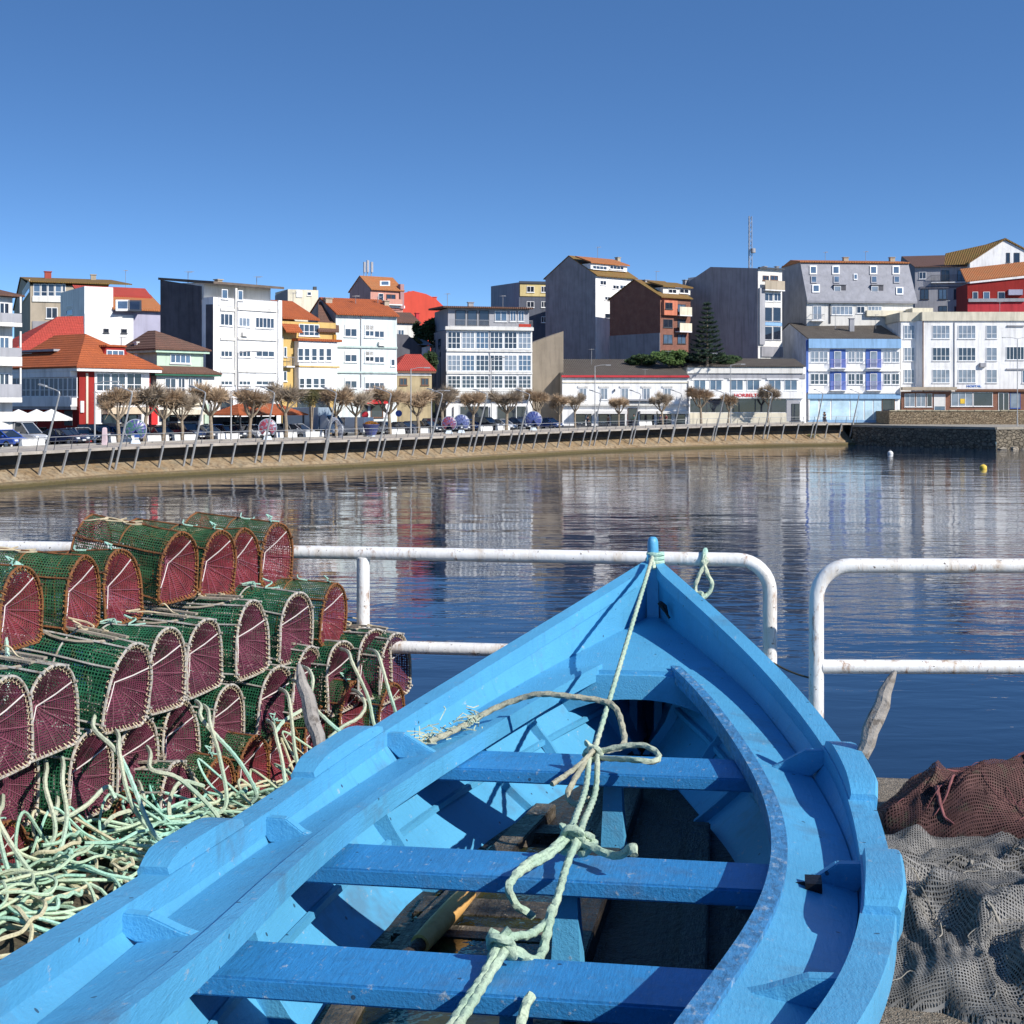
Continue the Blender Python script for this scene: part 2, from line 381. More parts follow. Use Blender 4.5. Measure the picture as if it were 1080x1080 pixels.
# outer hull
b=MB(); rows=[]
for t in rng(0,TE,46):
    g,z=S['bg'](t),S['zg'](t); zk=.03+.55*math.exp(-t/.22)+.02*max(0,t-3.5); zb=max(zk+.06,.33)
    sec=[(g+.008,z-.058),(g-.006,z-.075),(lerp(g,.76*g,.5),lerp(z,zb,.5)),(.76*g,zb),(.5*g,max(zk+.02,.14)),(.015,zk)]
    rows.append([Q(-l,t,h) for l,h in sec]+[Q(l,t,h) for l,h in reversed(sec)])
b.grid(rows); n=len(b.V); b.F.append(tuple(range(n-12,n)))
b.build('hull',mp,boat,smooth=50)
for sg in (-1,1):
    rows=[];rg=[]
    for t in rng(.0,TE,60):
        g,z,j,zj=S['bg'](t),S['zg'](t),S['bj'](t),S['zj'](t); c=cw(t)
        ti=g-c+min(.014,c*.3); j=max(j,.004); ti=max(ti,.004)
        rows.append([Q(sg*x,t,y) for x,y in ((j,zj-.02),(ti,z-.03),(min(g-.004,ti+.016),z-.03),(min(g-.006,j+.016),zj-.02))])
        rg.append([Q(sg*x,t,y) for x,y in ((max(g-c,.0),z-.056),(max(g-c,.0),z-.003),(g+.010,z-.003),(g+.012,z-.01),(g+.012,z-.056))])
    MB().grid(rows,cu=True).build('bulwark',mp,boat,smooth=30)
    q=MB().grid(rg,cu=True); q.F.append((0,1,2,3,4)); q.F.append(tuple(len(q.V)-1-k for k in range(5)))
    q.build('gunwale',mp,boat,smooth=30)
    # side deck, coaming
    rows=[];rc=[];rl=[]
    for t in rng(.8,TE-.02,60):
        j,zj,i,zi=S['bj'](t),S['zj'](t),max(S['bi'](t),.1),S['zi'](t)
        rows.append([Q(sg*x,t,y) for x,y in ((j+.004,zj),(i+.012,zi),(i+.012,zi-.02),(j+.004,zj-.02))])
        rc.append([Q(sg*x,t,y) for x,y in ((i+.022,zi+.009),(i-.014,zi+.011),(i-.014,zi-.045),(i+.011,zi-.045),(i+.011,zi-.004),(i+.022,zi-.004))])
    MB().grid(rows,cu=True).build('side_deck',mp,boat,smooth=30)
    q=MB().grid(rc,cu=True); q.F.append(tuple(range(6))); q.build('coaming',mp if sg<0 else mp2,boat,smooth=30)
    # inner planking: two lapped strakes
    def plank(t,f,off=0):
        a=max(S['bg'](t)-.075,.015)
        x=max(lerp(a,max(bf(t),.008),f)+math.sin(f*math.pi)*.03*min(1,t)-off,.004); return x,lerp(S['zj'](t)-.021,.30,f)
    for nm,f0,f1,o0,o1 in (('upper_strake',0,.52,.0,.020),('lower_strake',.49,1,.0,.0)):
        rows=[]
        for t in rng(.25,TE-.03,50):
            r=[]
            for k in range(5):
                f=lerp(f0,f1,k/4); x,y=plank(t,f,lerp(o0,o1,k/4)); r.append(Q(sg*x,t,y))
            x,y=plank(t,f1,lerp(o0,o1,1)-.012); r.append(Q(sg*x,t,y)); rows.append(r)
        MB().grid(rows).build(nm,mp,boat,smooth=40)
    # stringer along the lap
    rows=[]
    for t in rng(.5,TE-.05,50):
        x,y=plank(t,.5,.02); rows.append([Q(sg*(x-a),t,y+bb) for a,bb in ((0,.012),(.012,.01),(.012,-.008),(0,-.012))])
    MB().grid(rows,cu=True).build('stringer',mp,boat)
    for t in (.62,1.12,1.5,2.27,3.27,4.05):
        r1=[]
        for k in range(9):
            f=k/8; x,y=plank(t,f,.012 if f<.55 else .0); dp=.055 if t>1.9 else .035
            r1.append([Q(sg*max(a,.004),t+c,y) for a,c in ((x+.004,-.014),(x-dp,-.014),(x-dp,.014),(x+.004,.014))])
        q=MB().grid(r1,cu=True); q.F.append((0,1,2,3)); q.build('rib',mp,boat)
    for t in ((1.97,2.88,3.76) if sg<0 else (2.0,3.05,3.9)):
        j,zj,g,z=S['bj'](t),S['zj'](t),S['bg'](t),S['zg'](t); c=cw(t)
        pr=[(j+.004,zj+.002),(j-.125,zj+.002),(j-.12,zj+.016),(j-.078,zj+.42*(z-zj)),(g-c-.05,z-.014),(g-c+.006,z-.012),(g-c+.008,z-.05)]
        MB().add([Q(sg*x,t-.014,y) for x,y in pr]+[Q(sg*x,t+.014,y) for x,y in pr],[tuple(range(7)),tuple(range(13,6,-1))]+[(i,(i+1)%7,7+(i+1)%7,7+i) for i in range(7)]).build('knee',mp,boat,bevel=.003)
    for (t0,t1) in ((2.0,2.52),(3.03,3.5)):
        rows=[]
        for k,t in enumerate(rng(t0,t1,12)):
            g,z=S['bg'](t),S['zg'](t); e=min(k,12-k); h=(.012,.024,.031,.034,.035,.035,.035)[e]; sw=.5*(e>0)+.5*(e>1)
            rows.append([Q(sg*x,t,y) for x,y in ((g-.048,z-.002),(g-.044,z+h),(g+.014+.010*sw,z+h),(g+.02+.010*sw,z+h-.01),(g+.014+.008*sw,z-.05),(g+.008,z-.05))])
        q=MB().grid(rows,cu=True); q.F.append(tuple(range(6))); q.F.append(tuple(len(q.V)-1-k for k in range(6)))
        q.build('oarlock_block',mp,boat,smooth=30)
# fore deck with cambered beam
rows=[]
for t in rng(.03,.83,16):
    j,z=max(S['bj'](t),.01),S['zj'](t); rows.append([Q(j*u,t,z+.010*(1-u*u)) for u in (-1,-.7,-.35,0,.35,.7,1)]+[Q(j*u,t,z-.02) for u in (1,.35,-.35,-1)])
q=MB().grid(rows,cu=True); q.F.append(tuple(len(q.V)-1-k for k in range(11))); q.build('foredeck',mp,boat,smooth=30)
t=.835; hw=S['bg'](t)-.07; zz=S['zj'](t)
top=[(hw*u,zz-.012+.006*(1-u*u)) for u in rng(-1,1,12)]; bot=[(hw*u,zz-.20+.105*(1-abs(u)**2.4)) for u in rng(1,-1,12)]
pr=top+bot; k=len(pr)
MB().add([Q(x,t-.018,y) for x,y in pr]+[Q(x,t+.018,y) for x,y in pr],[tuple(range(k)),tuple(range(2*k-1,k-1,-1))]+[(i,(i+1)%k,k+(i+1)%k,k+i) for i in range(k)]).build('deck_beam',mp,boat)
# inner breasthook faces and stem post
MB().hull([Q(x,tt,z) for x,tt,z in ((-.018,-.03,.3),(.018,-.03,.3),(-.03,.05,.3),(.03,.05,.3),(-.016,-.035,1.02),(.016,-.035,1.02),(-.024,.035,1.02),(.024,.035,1.02))]).build('stem',mp,boat)
q=MB().lathe([(0,0.075),(.013,.074),(.021,.066),(.025,.05),(.026,.01),(.021,-.02),(.023,-.05),(.023,-.09)],14); q.V=[Q(x*.95,-y*1.15+.0,z+1.02) for x,y,z in q.V]
q.build('stem_head',mp,boat,smooth=True)
for l in (-.05,.05): MB().hull([Q(l+dx,tt,z) for dx in (-.016,.016) for tt,z in ((.42,.30),(.46,.30),(.34,.66),(.38,.66))]).build('stem_cleat',mp,boat)
# thwarts
for (t0,t1,z) in ((1.78,2.0,.586),(2.76,2.945,.593),(3.42,3.60,.604),(4.2,4.4,.70)):
    l0=-min(S['bg'](t)-.085 for t in (t0,t1)); 
    MB().hull([Q(s*(S['bg'](tt)-.09),tt,zz) for s in (-1,1) for tt in (t0,t1) for zz in (z,z-.04)]).build('thwart',mp3,boat,bevel=.005)
    if z<.65:
        tm=(t0+t1)/2+.02
        MB().hull([Q(.035+a*wd,tm+c*wd*.8,zz) for a in (-1,1) for c in (-1,1) for zz,wd in ((z-.041,.026),(.45,.026))]+[Q(.035+a*.038,tm+c*.045,.29) for a in (-1,1) for c in (-1,1)]).build('thwart_post',mp,boat)
# bilge
def m_bilge(name,c1,c2,rough=.5):
    m,nt=_nt(name); v=coord(nt); f=noise_n(nt,coord(nt,(9,1.2,9)),3,7,.7); g=noise_n(nt,v,5,6,.7); h=noise_n(nt,v,40,3,.6)
    c=mixc(nt,ramp(nt,f,.35,.65),c1,c2); c=mixc(nt,ramp(nt,g,.45,.65),c,(.012,.011,.010)); c=mixc(nt,ramp(nt,h,.62,.72),c,mul(c2,1.6))
    finish(nt,c,rough,0,math_n(nt,'ADD',f,h),.012,1,.4); return m
mb1=m_bilge('wet_bilge_wood',(.022,.018,.014),(.05,.04,.03),.4); mb2=m_bilge('grey_bilge_wood',(.085,.07,.052),(.18,.15,.11),.45)
rows=[[Q(bf(t)*u*1.03,t,.283+.028*abs(u)+.008*mnoise.noise((u*6,t*4,1))) for u in rng(-1,1,16)] for t in rng(.4,4.55,60)]
MB().grid(rows).build('bottom_boards',mb1,boat,smooth=True)
def board(t0,t1,l0,l1,z0,z1,m,nm,w0=None,w1=None):
    q=MB(); rows=[]
    for t in rng(t0,t1,10):
        f=(t-t0)/(t1-t0); a=lerp(l0[0],l1[0],f); c=lerp(l0[1],l1[1],f); wz=.004*mnoise.noise((t*5,a*3,z0*9))
        rows.append([Q(a,t,z0),Q(a,t,z1+wz),Q(c,t,z1+wz),Q(c,t,z0)])
    q.grid(rows,cu=True); q.F.append((0,1,2,3)); q.F.append(tuple(len(q.V)-1-k for k in range(4))); return q.build(nm,m,boat,bevel=.004)
board(1.2,4.4,(-.035,.06),(-.04,.065),.27,.352,mb1,'keelson')
board(1.5,2.95,(-.275,-.205),(-.455,-.36),.28,.345,mb2,'bilge_board')
board(3.05,4.3,(-.47,-.40),(-.40,-.33),.28,.345,mb2,'bilge_board')
board(1.6,4.2,(.24,.31),(.33,.40),.28,.335,mb1,'bilge_board')
for tt,wd,m_ in ((1.72,.10,mb2),(2.42,.13,mb2),(2.60,.09,mb2),(4.1,.1,mb1)):
    MB().hull([Q(l,tt+s*wd/2,z) for l in (-bf(tt)*.95,-.06) for s in (-1,1) for z in (.27,.328)]).build('floor_timber',m_,boat,bevel=.006)
# water lying in the bilge
m,nt=_nt('bilge_water_surface'); v=coord(nt); c=mixc(nt,ramp(nt,noise_n(nt,v,6,6,.7),.4,.65),(.012,.013,.008),(.055,.055,.012))
finish(nt,c,.04,0,noise_n(nt,v,14,3),.004,1,.6)
rows=[[Q(lerp(-bf(t)*.9,-.045,u),t,.325) for u in rng(0,1,6)] for t in rng(1.9,4.4,30)]
w_=MB().grid(rows).build('bilge_water',m); w_.location=boat.location; w_.rotation_euler=boat.rotation_euler; tag(w_,kind='structure')
# iron bits: ring on bow, rowlock on side deck
mi=mat('dark_iron',(.018,.018,.022),.55,.3,8,.002,80,.6)
MB().tube([Q(.035,.17,.83),Q(.06,.18,.80),Q(.075,.2,.79),Q(.07,.22,.825),Q(.05,.21,.84),Q(.065,.2,.80),Q(.085,.22,.775)],.006,6).build('bow_hook',mi,boat,smooth=True)
tk=3.13
MB().tube([Q(.53,tk-.01,.665),Q(.57,tk-.005,.672),Q(.60,tk,.672)],.007,6).hull([Q(.59+a*.017,tk-.0+c*.028,.664+h) for a in (-1,1) for c in (-1,1) for h in (0,.022)]).build('rowlock',mi,boat)
# timber pins standing in the oarlock blocks
m_pin=mat('weathered_pin_wood',(.30,.27,.235),.8,.25,12,.006,60,col2=(.13,.11,.09),c2lo=.5,c2hi=.62)
def pin(a,bv,r,label):
    a=Vector(a);bv=Vector(bv); o=thing('thole_pin',label,'wooden pin',a)
    v=bv-a; pts=[v*k for k in (0,.15,.3,.45,.6,.75,.9,1)]
    for i,p in enumerate(pts): p.x+=.004*math.sin(i*2.1)
    MB().tube(pts,[r*.9,r*1.0,r*1.12,r*1.15,r*1.05,r*.9,r*.62,r*.25],9).build('shaft',m_pin,o,smooth=True)
pin(W(909,798,3.79),W(943,708,3.86),.021,'weathered wooden thole pin leaning out of the right gunwale')
pin(W(338,790,3.96),W(314,700,4.12),.020,'grey wooden thole pin sticking up from the left gunwale before the creels')
# loose timber in the bilge
m_pole=mat('ochre_pole_wood',(.60,.34,.11),.6,.25,6,.004,40,col2=(.2,.1,.03),c2lo=.55,c2hi=.75)
o=thing('wooden_pole','ochre wooden pole lying loose in the bottom of the boat','pole',W(494,941,3.70)); e=W(443,996,3.40)-Vector(o.location)
MB().tube([(0,0,0),e*.3,e*.7,e],[.023,.027,.027,.025],12).build('shaft',m_pole,o,smooth=True)
e2=W(395,1032,3.22)-Vector(o.location); MB().tube([e*1.0,e2],[.0175,.017],10).build('dark_end',mb1,o,smooth=True)

# ---------------------------------------------------------------- mooring line lying through the boat
def sag(a,b_,k=6,s=.01):
    a,b_=Vector(a),Vector(b_); return [a.lerp(b_,i/k)-Vector((0,0,s*4*(i/k)*(1-i/k))) for i in range(k+1)]
def rope(pts,r,m,name,parent=None,label=None,cat='rope',group=None,k=10,twist=42,n=9):
    P=catmull(pts,k); # resample for the lay of the strands
    o0=P[0]; dens=[P[0]]
    for p in P[1:]:
        q=dens[-1]; dd=(p-q).length; s_=max(1,int(dd/.012))
        dens+=[q.lerp(p,i/s_) for i in range(1,s_+1)]
    par=Vector(parent.location) if parent is not None else Vector((0,0,0))
    base=par if parent is not None else o0
    ob=MB().tube([p-base for p in dens],r,n,lobes=3,twist=twist,amp=.13).build(name,m,parent,loc=None if parent is not None else o0,smooth=True)
    if label: tag(ob,label,cat,group)
    return ob
def knot(c,r,R0,m,parent,turns=5,seed=0,axis=(0,0,1)):
    rd=random.Random(seed); pts=[]
    for i in range(turns*7):
        a=i*2*math.pi/7; q=i/(turns*7)-.5
        pts.append(Vector(c)+Vector((math.cos(a)*R0*(1-.5*abs(q)),math.sin(a*.8+1)*R0*.9,math.sin(a*1.3)*R0*.5+q*R0*1.7))+Vector((rd.uniform(-1,1),rd.uniform(-1,1),rd.uniform(-1,1)))*r*.5)
    rope(pts,r,m,'knot',parent,k=4)
ml=thing('mooring_line','pale green mooring line knotted from the stem post back over the three thwarts','rope',W(683,588,6.03))
RB=.0082
k1=W(626,794,4.09); k2=W(604,884,3.28); k3=W(529,998,2.66)
top_=W(684,592,6.0)
hd=Vector((.6232,6.055,0))
def ring(zc,rad,n=14): return [Vector((.627+rad*math.cos(2*math.pi*i/n),6.05+rad*math.sin(2*math.pi*i/n),zc+.004*i/n)) for i in range(n+1)]
for i,zc in enumerate((.982,1.0,1.018)): rope(ring(zc,.032),.009,m_rope_t,'coil',ml,k=3)
rope(ring(.995,.036,9)[2:7]+[W(690,600,5.99)],.009,m_rope_t,'coil',ml,k=4)
rope(sag(W(688,588,5.99),k1,8,.0),RB,m_rope_g,'strand',ml,k=3)
knot(k1,.0075,.025,m_rope_g,ml,3,1)
rope([k1+Vector((-.012,0,0)),W(618,830,3.86),W(607,862,3.5),k2+Vector((-.006,0,.02))],RB,m_rope_g,'strand',ml)
rope([k1+Vector((.012,-.01,0)),W(628,835,3.86),W(616,866,3.5),k2+Vector((.02,0,.02))],RB,m_rope_g,'strand',ml)
rope([k1,W(652,788,4.06),W(678,786,4.03),W(694,795,3.98),W(690,803,3.92),W(664,801,3.94),k1+Vector((.01,-.02,-.01))],RB,m_rope_g,'loop',ml)
rope([k1+Vector((0,-.01,.01)),W(612,806,4.0),W(596,818,3.93),W(582,827,3.88)],.0075,m_rope_w,'tail',ml)
rope([k1+Vector((-.01,-.01,0)),W(606,822,3.92),W(599,838,3.88),W(606,848,3.84),W(622,843,3.8)],.0085,m_rope_w,'tail',ml)
knot(k2,.0078,.027,m_rope_g,ml,4,2); knot(k2+Vector((.035,-.01,-.012)),.0078,.02,m_rope_g,ml,2,5)
rope([k2,W(626,894,3.24),W(645,902,3.2),W(658,900,3.17),W(667,893,3.15),W(669,902,3.13)],.0095,m_rope_g,'tail',ml)
rope([k2+Vector((-.01,0,0)),W(578,903,3.2),W(556,915,3.12),W(541,927,3.03),W(537,938,2.99),W(545,955,3.0),W(562,966,3.02)],.0088,m_rope_g,'loop',ml)
rope([k2+Vector((-.012,.012,.01)),W(580,897,3.22),W(558,909,3.14),W(544,922,3.06),W(539,930,3.02)],.0084,m_rope_g,'loop',ml)
rope([k2+Vector((.008,-.02,0)),W(597,915,3.14),W(590,940,3.0),W(580,968,2.9),W(560,985,2.78),W(540,988,2.7),k3],.0085,m_rope_g,'strand',ml)
rope([W(582,958,2.92),W(577,985,2.82),W(571,1007,2.75),W(562,1013,2.69),W(548,1005,2.67),k3],.0095,m_rope_g,'strand',ml)
knot(k3,.0078,.025,m_rope_g,ml,4,3)
for dx in (-.008,.010): rope([k3+Vector((dx,-.01,0)),W(512+dx*300,1030,2.57),W(494+dx*400,1058,2.45),W(474+dx*400,1090,2.33)],.0088,m_rope_g,'strand',ml)
rope([W(560,1050,2.5),W(552,1068,2.46),W(548,1090,2.42)],.009,m_rope_g,'tail',ml)
rope([k1+Vector((.02,.03,-.005)),W(657,786,4.2),W(656,765,4.3),W(650,748,4.38),W(638,740,4.42),W(605,735,4.45),W(570,732,4.48),W(545,738,4.5),W(520,748,4.48),W(495,762,4.4),W(470,775,4.32),W(452,782,4.27)],.0095,m_rope_w,'tail',ml)
rd=random.Random(4); q=MB()
o=Vector(ml.location)
for i in range(70):
    px=rd.uniform(440,510); f=(px-440)/70; c=W(px,784-f*28+rd.gauss(0,5),4.26+f*.16)
    p=[c]; dv=Vector((rd.gauss(-.6,.8),rd.gauss(0,.5),rd.gauss(.1,.25))).normalized()*rd.uniform(.02,.06)
    p+= [c+dv*.5+Vector((rd.gauss(0,.006),0,rd.gauss(.0,.006))),c+dv+Vector((0,0,-.006))]
    p=[Vector((v.x,v.y,max(v.z,.628)))-o for v in p]; q.tube(p,.0022,4,caps=False)
q.build('frayed_end',m_rope_t,ml,smooth=True)
# short tie on the railing
o=thing('tie_rope','short mint green rope knotted round the top rail right of the bow','rope',onl(742)+up*zt)
c=Vector(o.location)
ringp=[c+d*.01*math.sin(i)+Vector((0,math.cos(i*.9)*.042,math.sin(i*.9)*.042)) for i in range(15)]
rope(ringp,.009,m_rope_t,'turn',o,k=3)
rope([c+Vector((-.01,-.045,0)),c+Vector((.01,-.06,-.06)),c+Vector((.03,-.06,-.11)),c+Vector((.0,-.06,-.16)),c+Vector((-.03,-.055,-.17))],.009,m_rope_t,'loop',o)
rope([c+Vector((.01,-.045,0)),c+Vector((-.03,-.06,-.07)),c+Vector((-.045,-.06,-.13)),c+Vector((-.02,-.06,-.19)),c+Vector((.0,-.06,-.24))],.009,m_rope_t,'loop',o)
knot(c+Vector((-.025,-.06,-.165)),.009,.022,m_rope_t,o,2,9)
o=thing('tie_wire','frayed dark wire tied between the two railings across the gap','wire',en+up*.54)
a=en+up*.545; e=s2+up*.53; MB().tube([x-a+Vector((0,0,-.003))*0 for x in sag(a,e,8,.012)],.0045,5).build('wire',mat('wire',(.05,.045,.03),.7),o,smooth=True)
# ================================================================ WATER AND FAR SHORE
ZW=-4.32
def m_water():
    m,nt=_nt('harbour_water'); 
    a=noise_n(nt,world_coord(nt,(.55,1.35,1)),1.15,3,.5,.6)
    b_=noise_n(nt,world_coord(nt,(1,1.6,1)),4.5,2,.5,.3)
    c=noise_n(nt,world_coord(nt,(.10,.22,1)),1.0,3,.5)
    d_=noise_n(nt,world_coord(nt,(.03,.06,1)),1.0,2,.5)
    amp=math_n(nt,'ADD',math_n(nt,'MULTIPLY',ramp(nt,d_,.4,.62),.75),.3)
    h=math_n(nt,'ADD',math_n(nt,'MULTIPLY',math_n(nt,'MULTIPLY',a,.52),amp),math_n(nt,'ADD',math_n(nt,'MULTIPLY',math_n(nt,'MULTIPLY',b_,.05),amp),math_n(nt,'MULTIPLY',c,2.0)))
    P=nt.nodes.new('ShaderNodeBsdfPrincipled'); o=nt.nodes.new('ShaderNodeOutputMaterial')
    P.inputs['Base Color'].default_value=(.006,.022,.052,1); P.inputs['Roughness'].default_value=.012; P.inputs['IOR'].default_value=1.46
    bn=nt.nodes.new('ShaderNodeBump'); bn.inputs['Distance'].default_value=.042; bn.inputs['Strength'].default_value=1
    L(nt,h,bn.inputs['Height']); L(nt,bn.outputs[0],P.inputs['Normal']); L(nt,P.outputs[0],o.inputs[0]); return m
tag(MB().add([(-1500,-60,ZW),(1500,-60,ZW),(1500,1200,ZW),(-1500,1200,ZW)],[(0,1,2,3)]).build('water',m_water(),fixn=False),kind='structure')
SH=[(-66,40),(-48,68),(-35.6,96.3),(-30.6,108.8),(-22.7,120.3),(-13,131.5),(-1.2,151),(13.5,171.8),(31.6,188.4),(49.7,199)]
DZ=[-1.84,-1.84,-1.84,-1.80,-1.76,-1.74,-1.70,-1.58,-1.34,-1.24]
sp=catmull([(x,y,z) for (x,y),z in zip(SH,DZ)],10)
def shore_frames():
    out=[]
    for i,p in enumerate(sp):
        a=sp[max(0,i-1)];c=sp[min(len(sp)-1,i+1)]; dd=(c-a); dd.z=0; dd.normalize(); out.append((p,dd,Vector((-dd.y,dd.x,0))))
    return out
SF=shore_frames()
cum=[0]
for i in range(1,len(sp)): cum.append(cum[-1]+(Vector((sp[i].x,sp[i].y,0))-Vector((sp[i-1].x,sp[i-1].y,0))).length)
def at_s(s):
    i=int(np.clip(np.searchsorted(cum,s)-1,0,len(sp)-2)); f=(s-cum[i])/(cum[i+1]-cum[i])
    p=SF[i][0].lerp(SF[i+1][0],f); d_=SF[i][1].lerp(SF[i+1][1],f).normalized(); return p,d_,Vector((-d_.y,d_.x,0))
def s_at_px(px,off=0.):
    """arc length at which the shore line (moved inland by off) is seen at column px"""
    best=None
    for i in range(0,int(cum[-1]*4)):
        p,d_,n_=at_s(i/4); q=p+n_*off
        e=abs(CXP+FPX*q.x/q.y-px)
        if q.y>20 and (best is None or e<best[0]): best=(e,i/4)
    return best[1]
def off(i,o,z): p,d_,n_=SF[i]; return (p.x+n_.x*o,p.y+n_.y*o,z)
m,nt=_nt('shore_stone'); v=world_coord(nt)
f=noise_n(nt,v,.35,6,.65); g=noise_n(nt,v,2.2,6,.7); sx=nt.nodes.new('ShaderNodeSeparateXYZ'); L(nt,v,sx.inputs[0])
c=mixc(nt,ramp(nt,f,.35,.68),(.30,.205,.11),(.38,.30,.20)); c=mixc(nt,ramp(nt,g,.44,.66),c,(.15,.10,.055)); c=mixc(nt,math_n(nt,'MULTIPLY',ramp(nt,noise_n(nt,world_coord(nt,(1,1,.6)),.9,5,.7),.5,.66),.6),c,(.22,.20,.15))
k=math_n(nt,'ADD',sx.outputs[2],math_n(nt,'MULTIPLY',math_n(nt,'SUBTRACT',g,.5),.5))
c=mixc(nt,ramp(nt,k,-3.85,-4.15),c,(.10,.08,.035))
finish(nt,c,.9,0,math_n(nt,'ADD',g,math_n(nt,'MULTIPLY',f,2)),.12,1,.2); m_slope=m
mcon=mat('shore_concrete',(.42,.37,.31),.85,.2,.5,.02,6,col2=(.24,.2,.16),c2lo=.5,c2hi=.75)
mdark=mat('shaded_wall_stone',(.10,.09,.08),.95,.25,.6,.05,3)  # dark tone puts the shade under the deck into the stone colour
mpav=mat('promenade_paving',(.40,.375,.345),.85,.15,.4,.0,10)
n=len(sp)
rows=[]
for i in range(n):
    z=sp[i].z; r=[off(i,-.15,-6),off(i,-.02,ZW+.05),off(i,.05,-3.98),off(i,.62,-3.93),off(i,.66,-3.80),off(i,1.5,-3.42),off(i,3.0,z-1.02)]
    r=[(x+.12*mnoise.noise((x*.8,y*.8,q)),y,zz+.07*mnoise.noise((x*.9,y*.9,9+q))) for q,(x,y,zz) in enumerate(r)]; rows.append(r)
tag(MB().grid(rows).build('shore_slope',m_slope,smooth=40),kind='structure')
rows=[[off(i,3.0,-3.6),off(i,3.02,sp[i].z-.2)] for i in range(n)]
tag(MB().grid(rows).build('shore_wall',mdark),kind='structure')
rows=[[off(i,.75,sp[i].z-.22),off(i,.75,sp[i].z),off(i,6.2,sp[i].z+.02),off(i,6.2,sp[i].z-.22)] for i in range(n)]
tag(MB().grid(rows,cu=True).build('promenade',mcon),kind='structure')
# street and rising ground behind
masph=mat('street_asphalt',(.075,.073,.072),.9,.2,.5,.01,8); mhill=mat('hillside_ground',(.07,.085,.035),.95,.3,.12,.2,1.5,col2=(.14,.11,.07))
rows=[]
ext=[(Vector((75,205,-1.2)),Vector((-.3,.95,0))),(Vector((120,218,-.9)),Vector((-.3,.95,0))),(Vector((220,235,-.5)),Vector((-.3,.95,0)))]
base=[(SF[i][0],SF[i][2]) for i in range(n)]
for p,n_ in base+ext: rows.append([(p.x+n_.x*o,p.y+n_.y*o,z) for o,z in ((6.2,p.z-.16),(10,p.z-.14),(34,p.z+.1))])
tag(MB().grid(rows).build('street',masph),kind='structure')
rows=[]
for p,n_ in base+ext: rows.append([(p.x+n_.x*o,p.y+n_.y*o,z) for o,z in ((34,p.z+.1),(46,p.z+1.5),(70,5.2),(120,7.5),(300,8),(900,7))])
tag(MB().grid(rows).build('hillside',mhill),kind='structure')
# kerb with low white wall between promenade and parking
# struts, leaning lamp posts, railing
msteel=mat('galvanised_steel',(.42,.42,.41),.5,.12,2,metal=.3); mdst=mat('dark_rail_steel',(.16,.16,.17),.5,.15,2,metal=.5)
p0,d0,n0=at_s(s_at_px(60))
def strut_mesh():
    q=MB().beam((0,0,0),(-.62,0,1.98),.13,.15,(0,1,0)).box(-.75,.9,-.06,.06,1.98,2.0)
    return q.mesh('beam',msteel)
s_a=s_at_px(-60); s_b=s_at_px(898); me_s=None
lamp_px=[55,132,210,284,350,406,461,508,553,630,671,714,760,811,864,918]
lamp_s=[s_at_px(p) for p in lamp_px]
me_s=strut_mesh(); SG='steel struts carrying the promenade edge'
s=s_a; ns=0
while s<s_b:
    p,d_,n_=at_s(s)
    t=tag(place(me_s,'promenade_strut',None,(p.x+n_.x*1.2,p.y+n_.y*1.2,p.z-2.02),math.atan2(n_.y,n_.x)),'leaning grey steel strut standing on the stone slope under the promenade edge','strut',SG)
    s+=2.62; ns+=1
# railing in sections along the edge, posts leaning out
q0=at_s(s_a); rail=thing('promenade_railing','low dark steel railing with thin wires along the far promenade edge','railing',(q0[0].x,q0[0].y,q0[0].z)); ro=Vector(rail.location)
pm=MB().beam((0,0,-.02),(-.22,0,1.0),.035,.05,(0,1,0)).mesh('post',mdst)
cnt=0; s=s_a
tops={.98:[], .66:[], .34:[]}
while s<s_b+2:
    p,d_,n_=at_s(s); bq=Vector((p.x+n_.x*.98,p.y+n_.y*.98,p.z))
    o=place(pm,'post',rail,bq-ro,math.atan2(n_.y,n_.x)); cnt+=1
    for k in tops: tops[k].append(bq-n_*.22*k+Vector((0,0,k))-ro)
    s+=2.0
MB().tube(tops[.98],.024,6).build('handrail',msteel,rail)
for k in (.66,.34): MB().tube(tops[k],.009,4).build('wire',msteel,rail)
def lamp_mesh():
    a=MB().tube([(0,0,0),(-.62,0,2.0),(-1.9,0,6.2)],[.10,.10,.06],8).mesh('post',msteel,smooth=True)
    b_=MB().tube([(-1.9,0,6.2),(-1.86,0,6.35),(-1.5,0,6.5),(-.6,0,6.75)],.045,6).mesh('arm',msteel,smooth=True)
    c=MB().hull([(x,y,z) for x,z in ((-.75,6.7),(-.05,6.86),(-.1,6.95),(-.7,6.82)) for y in (-.13,.13)]).mesh('lamp_head',msteel)
    return a,b_,c
LM=lamp_mesh()
LN=['beside the grey pickup','beside the red roofed house','before the mint green house','left of the orange terrace awning','beside the grey latticed shell','before the white green trimmed block','right of the lowest red roofed cottage','before the glazed white block','right end of the glazed white block','left end of the long low white house','middle of the long low white house','right end of the long low white house','before the left half of the red lettered building','before the right half of the red lettered building','before the left half of the blue balconied house','before the right end of the blue balconied house']
for s,nm in zip(lamp_s,LN):
    p,d_,n_=at_s(s); t=thing('leaning_lamp','leaning grey street lamp '+nm,'street lamp',(p.x+n_.x*1.2,p.y+n_.y*1.2,p.z-2.02),math.atan2(n_.y,n_.x),'leaning lamps along the promenade')
    for me,nn in zip(LM,('post','arm','lamp_head')): place(me,nn,t)
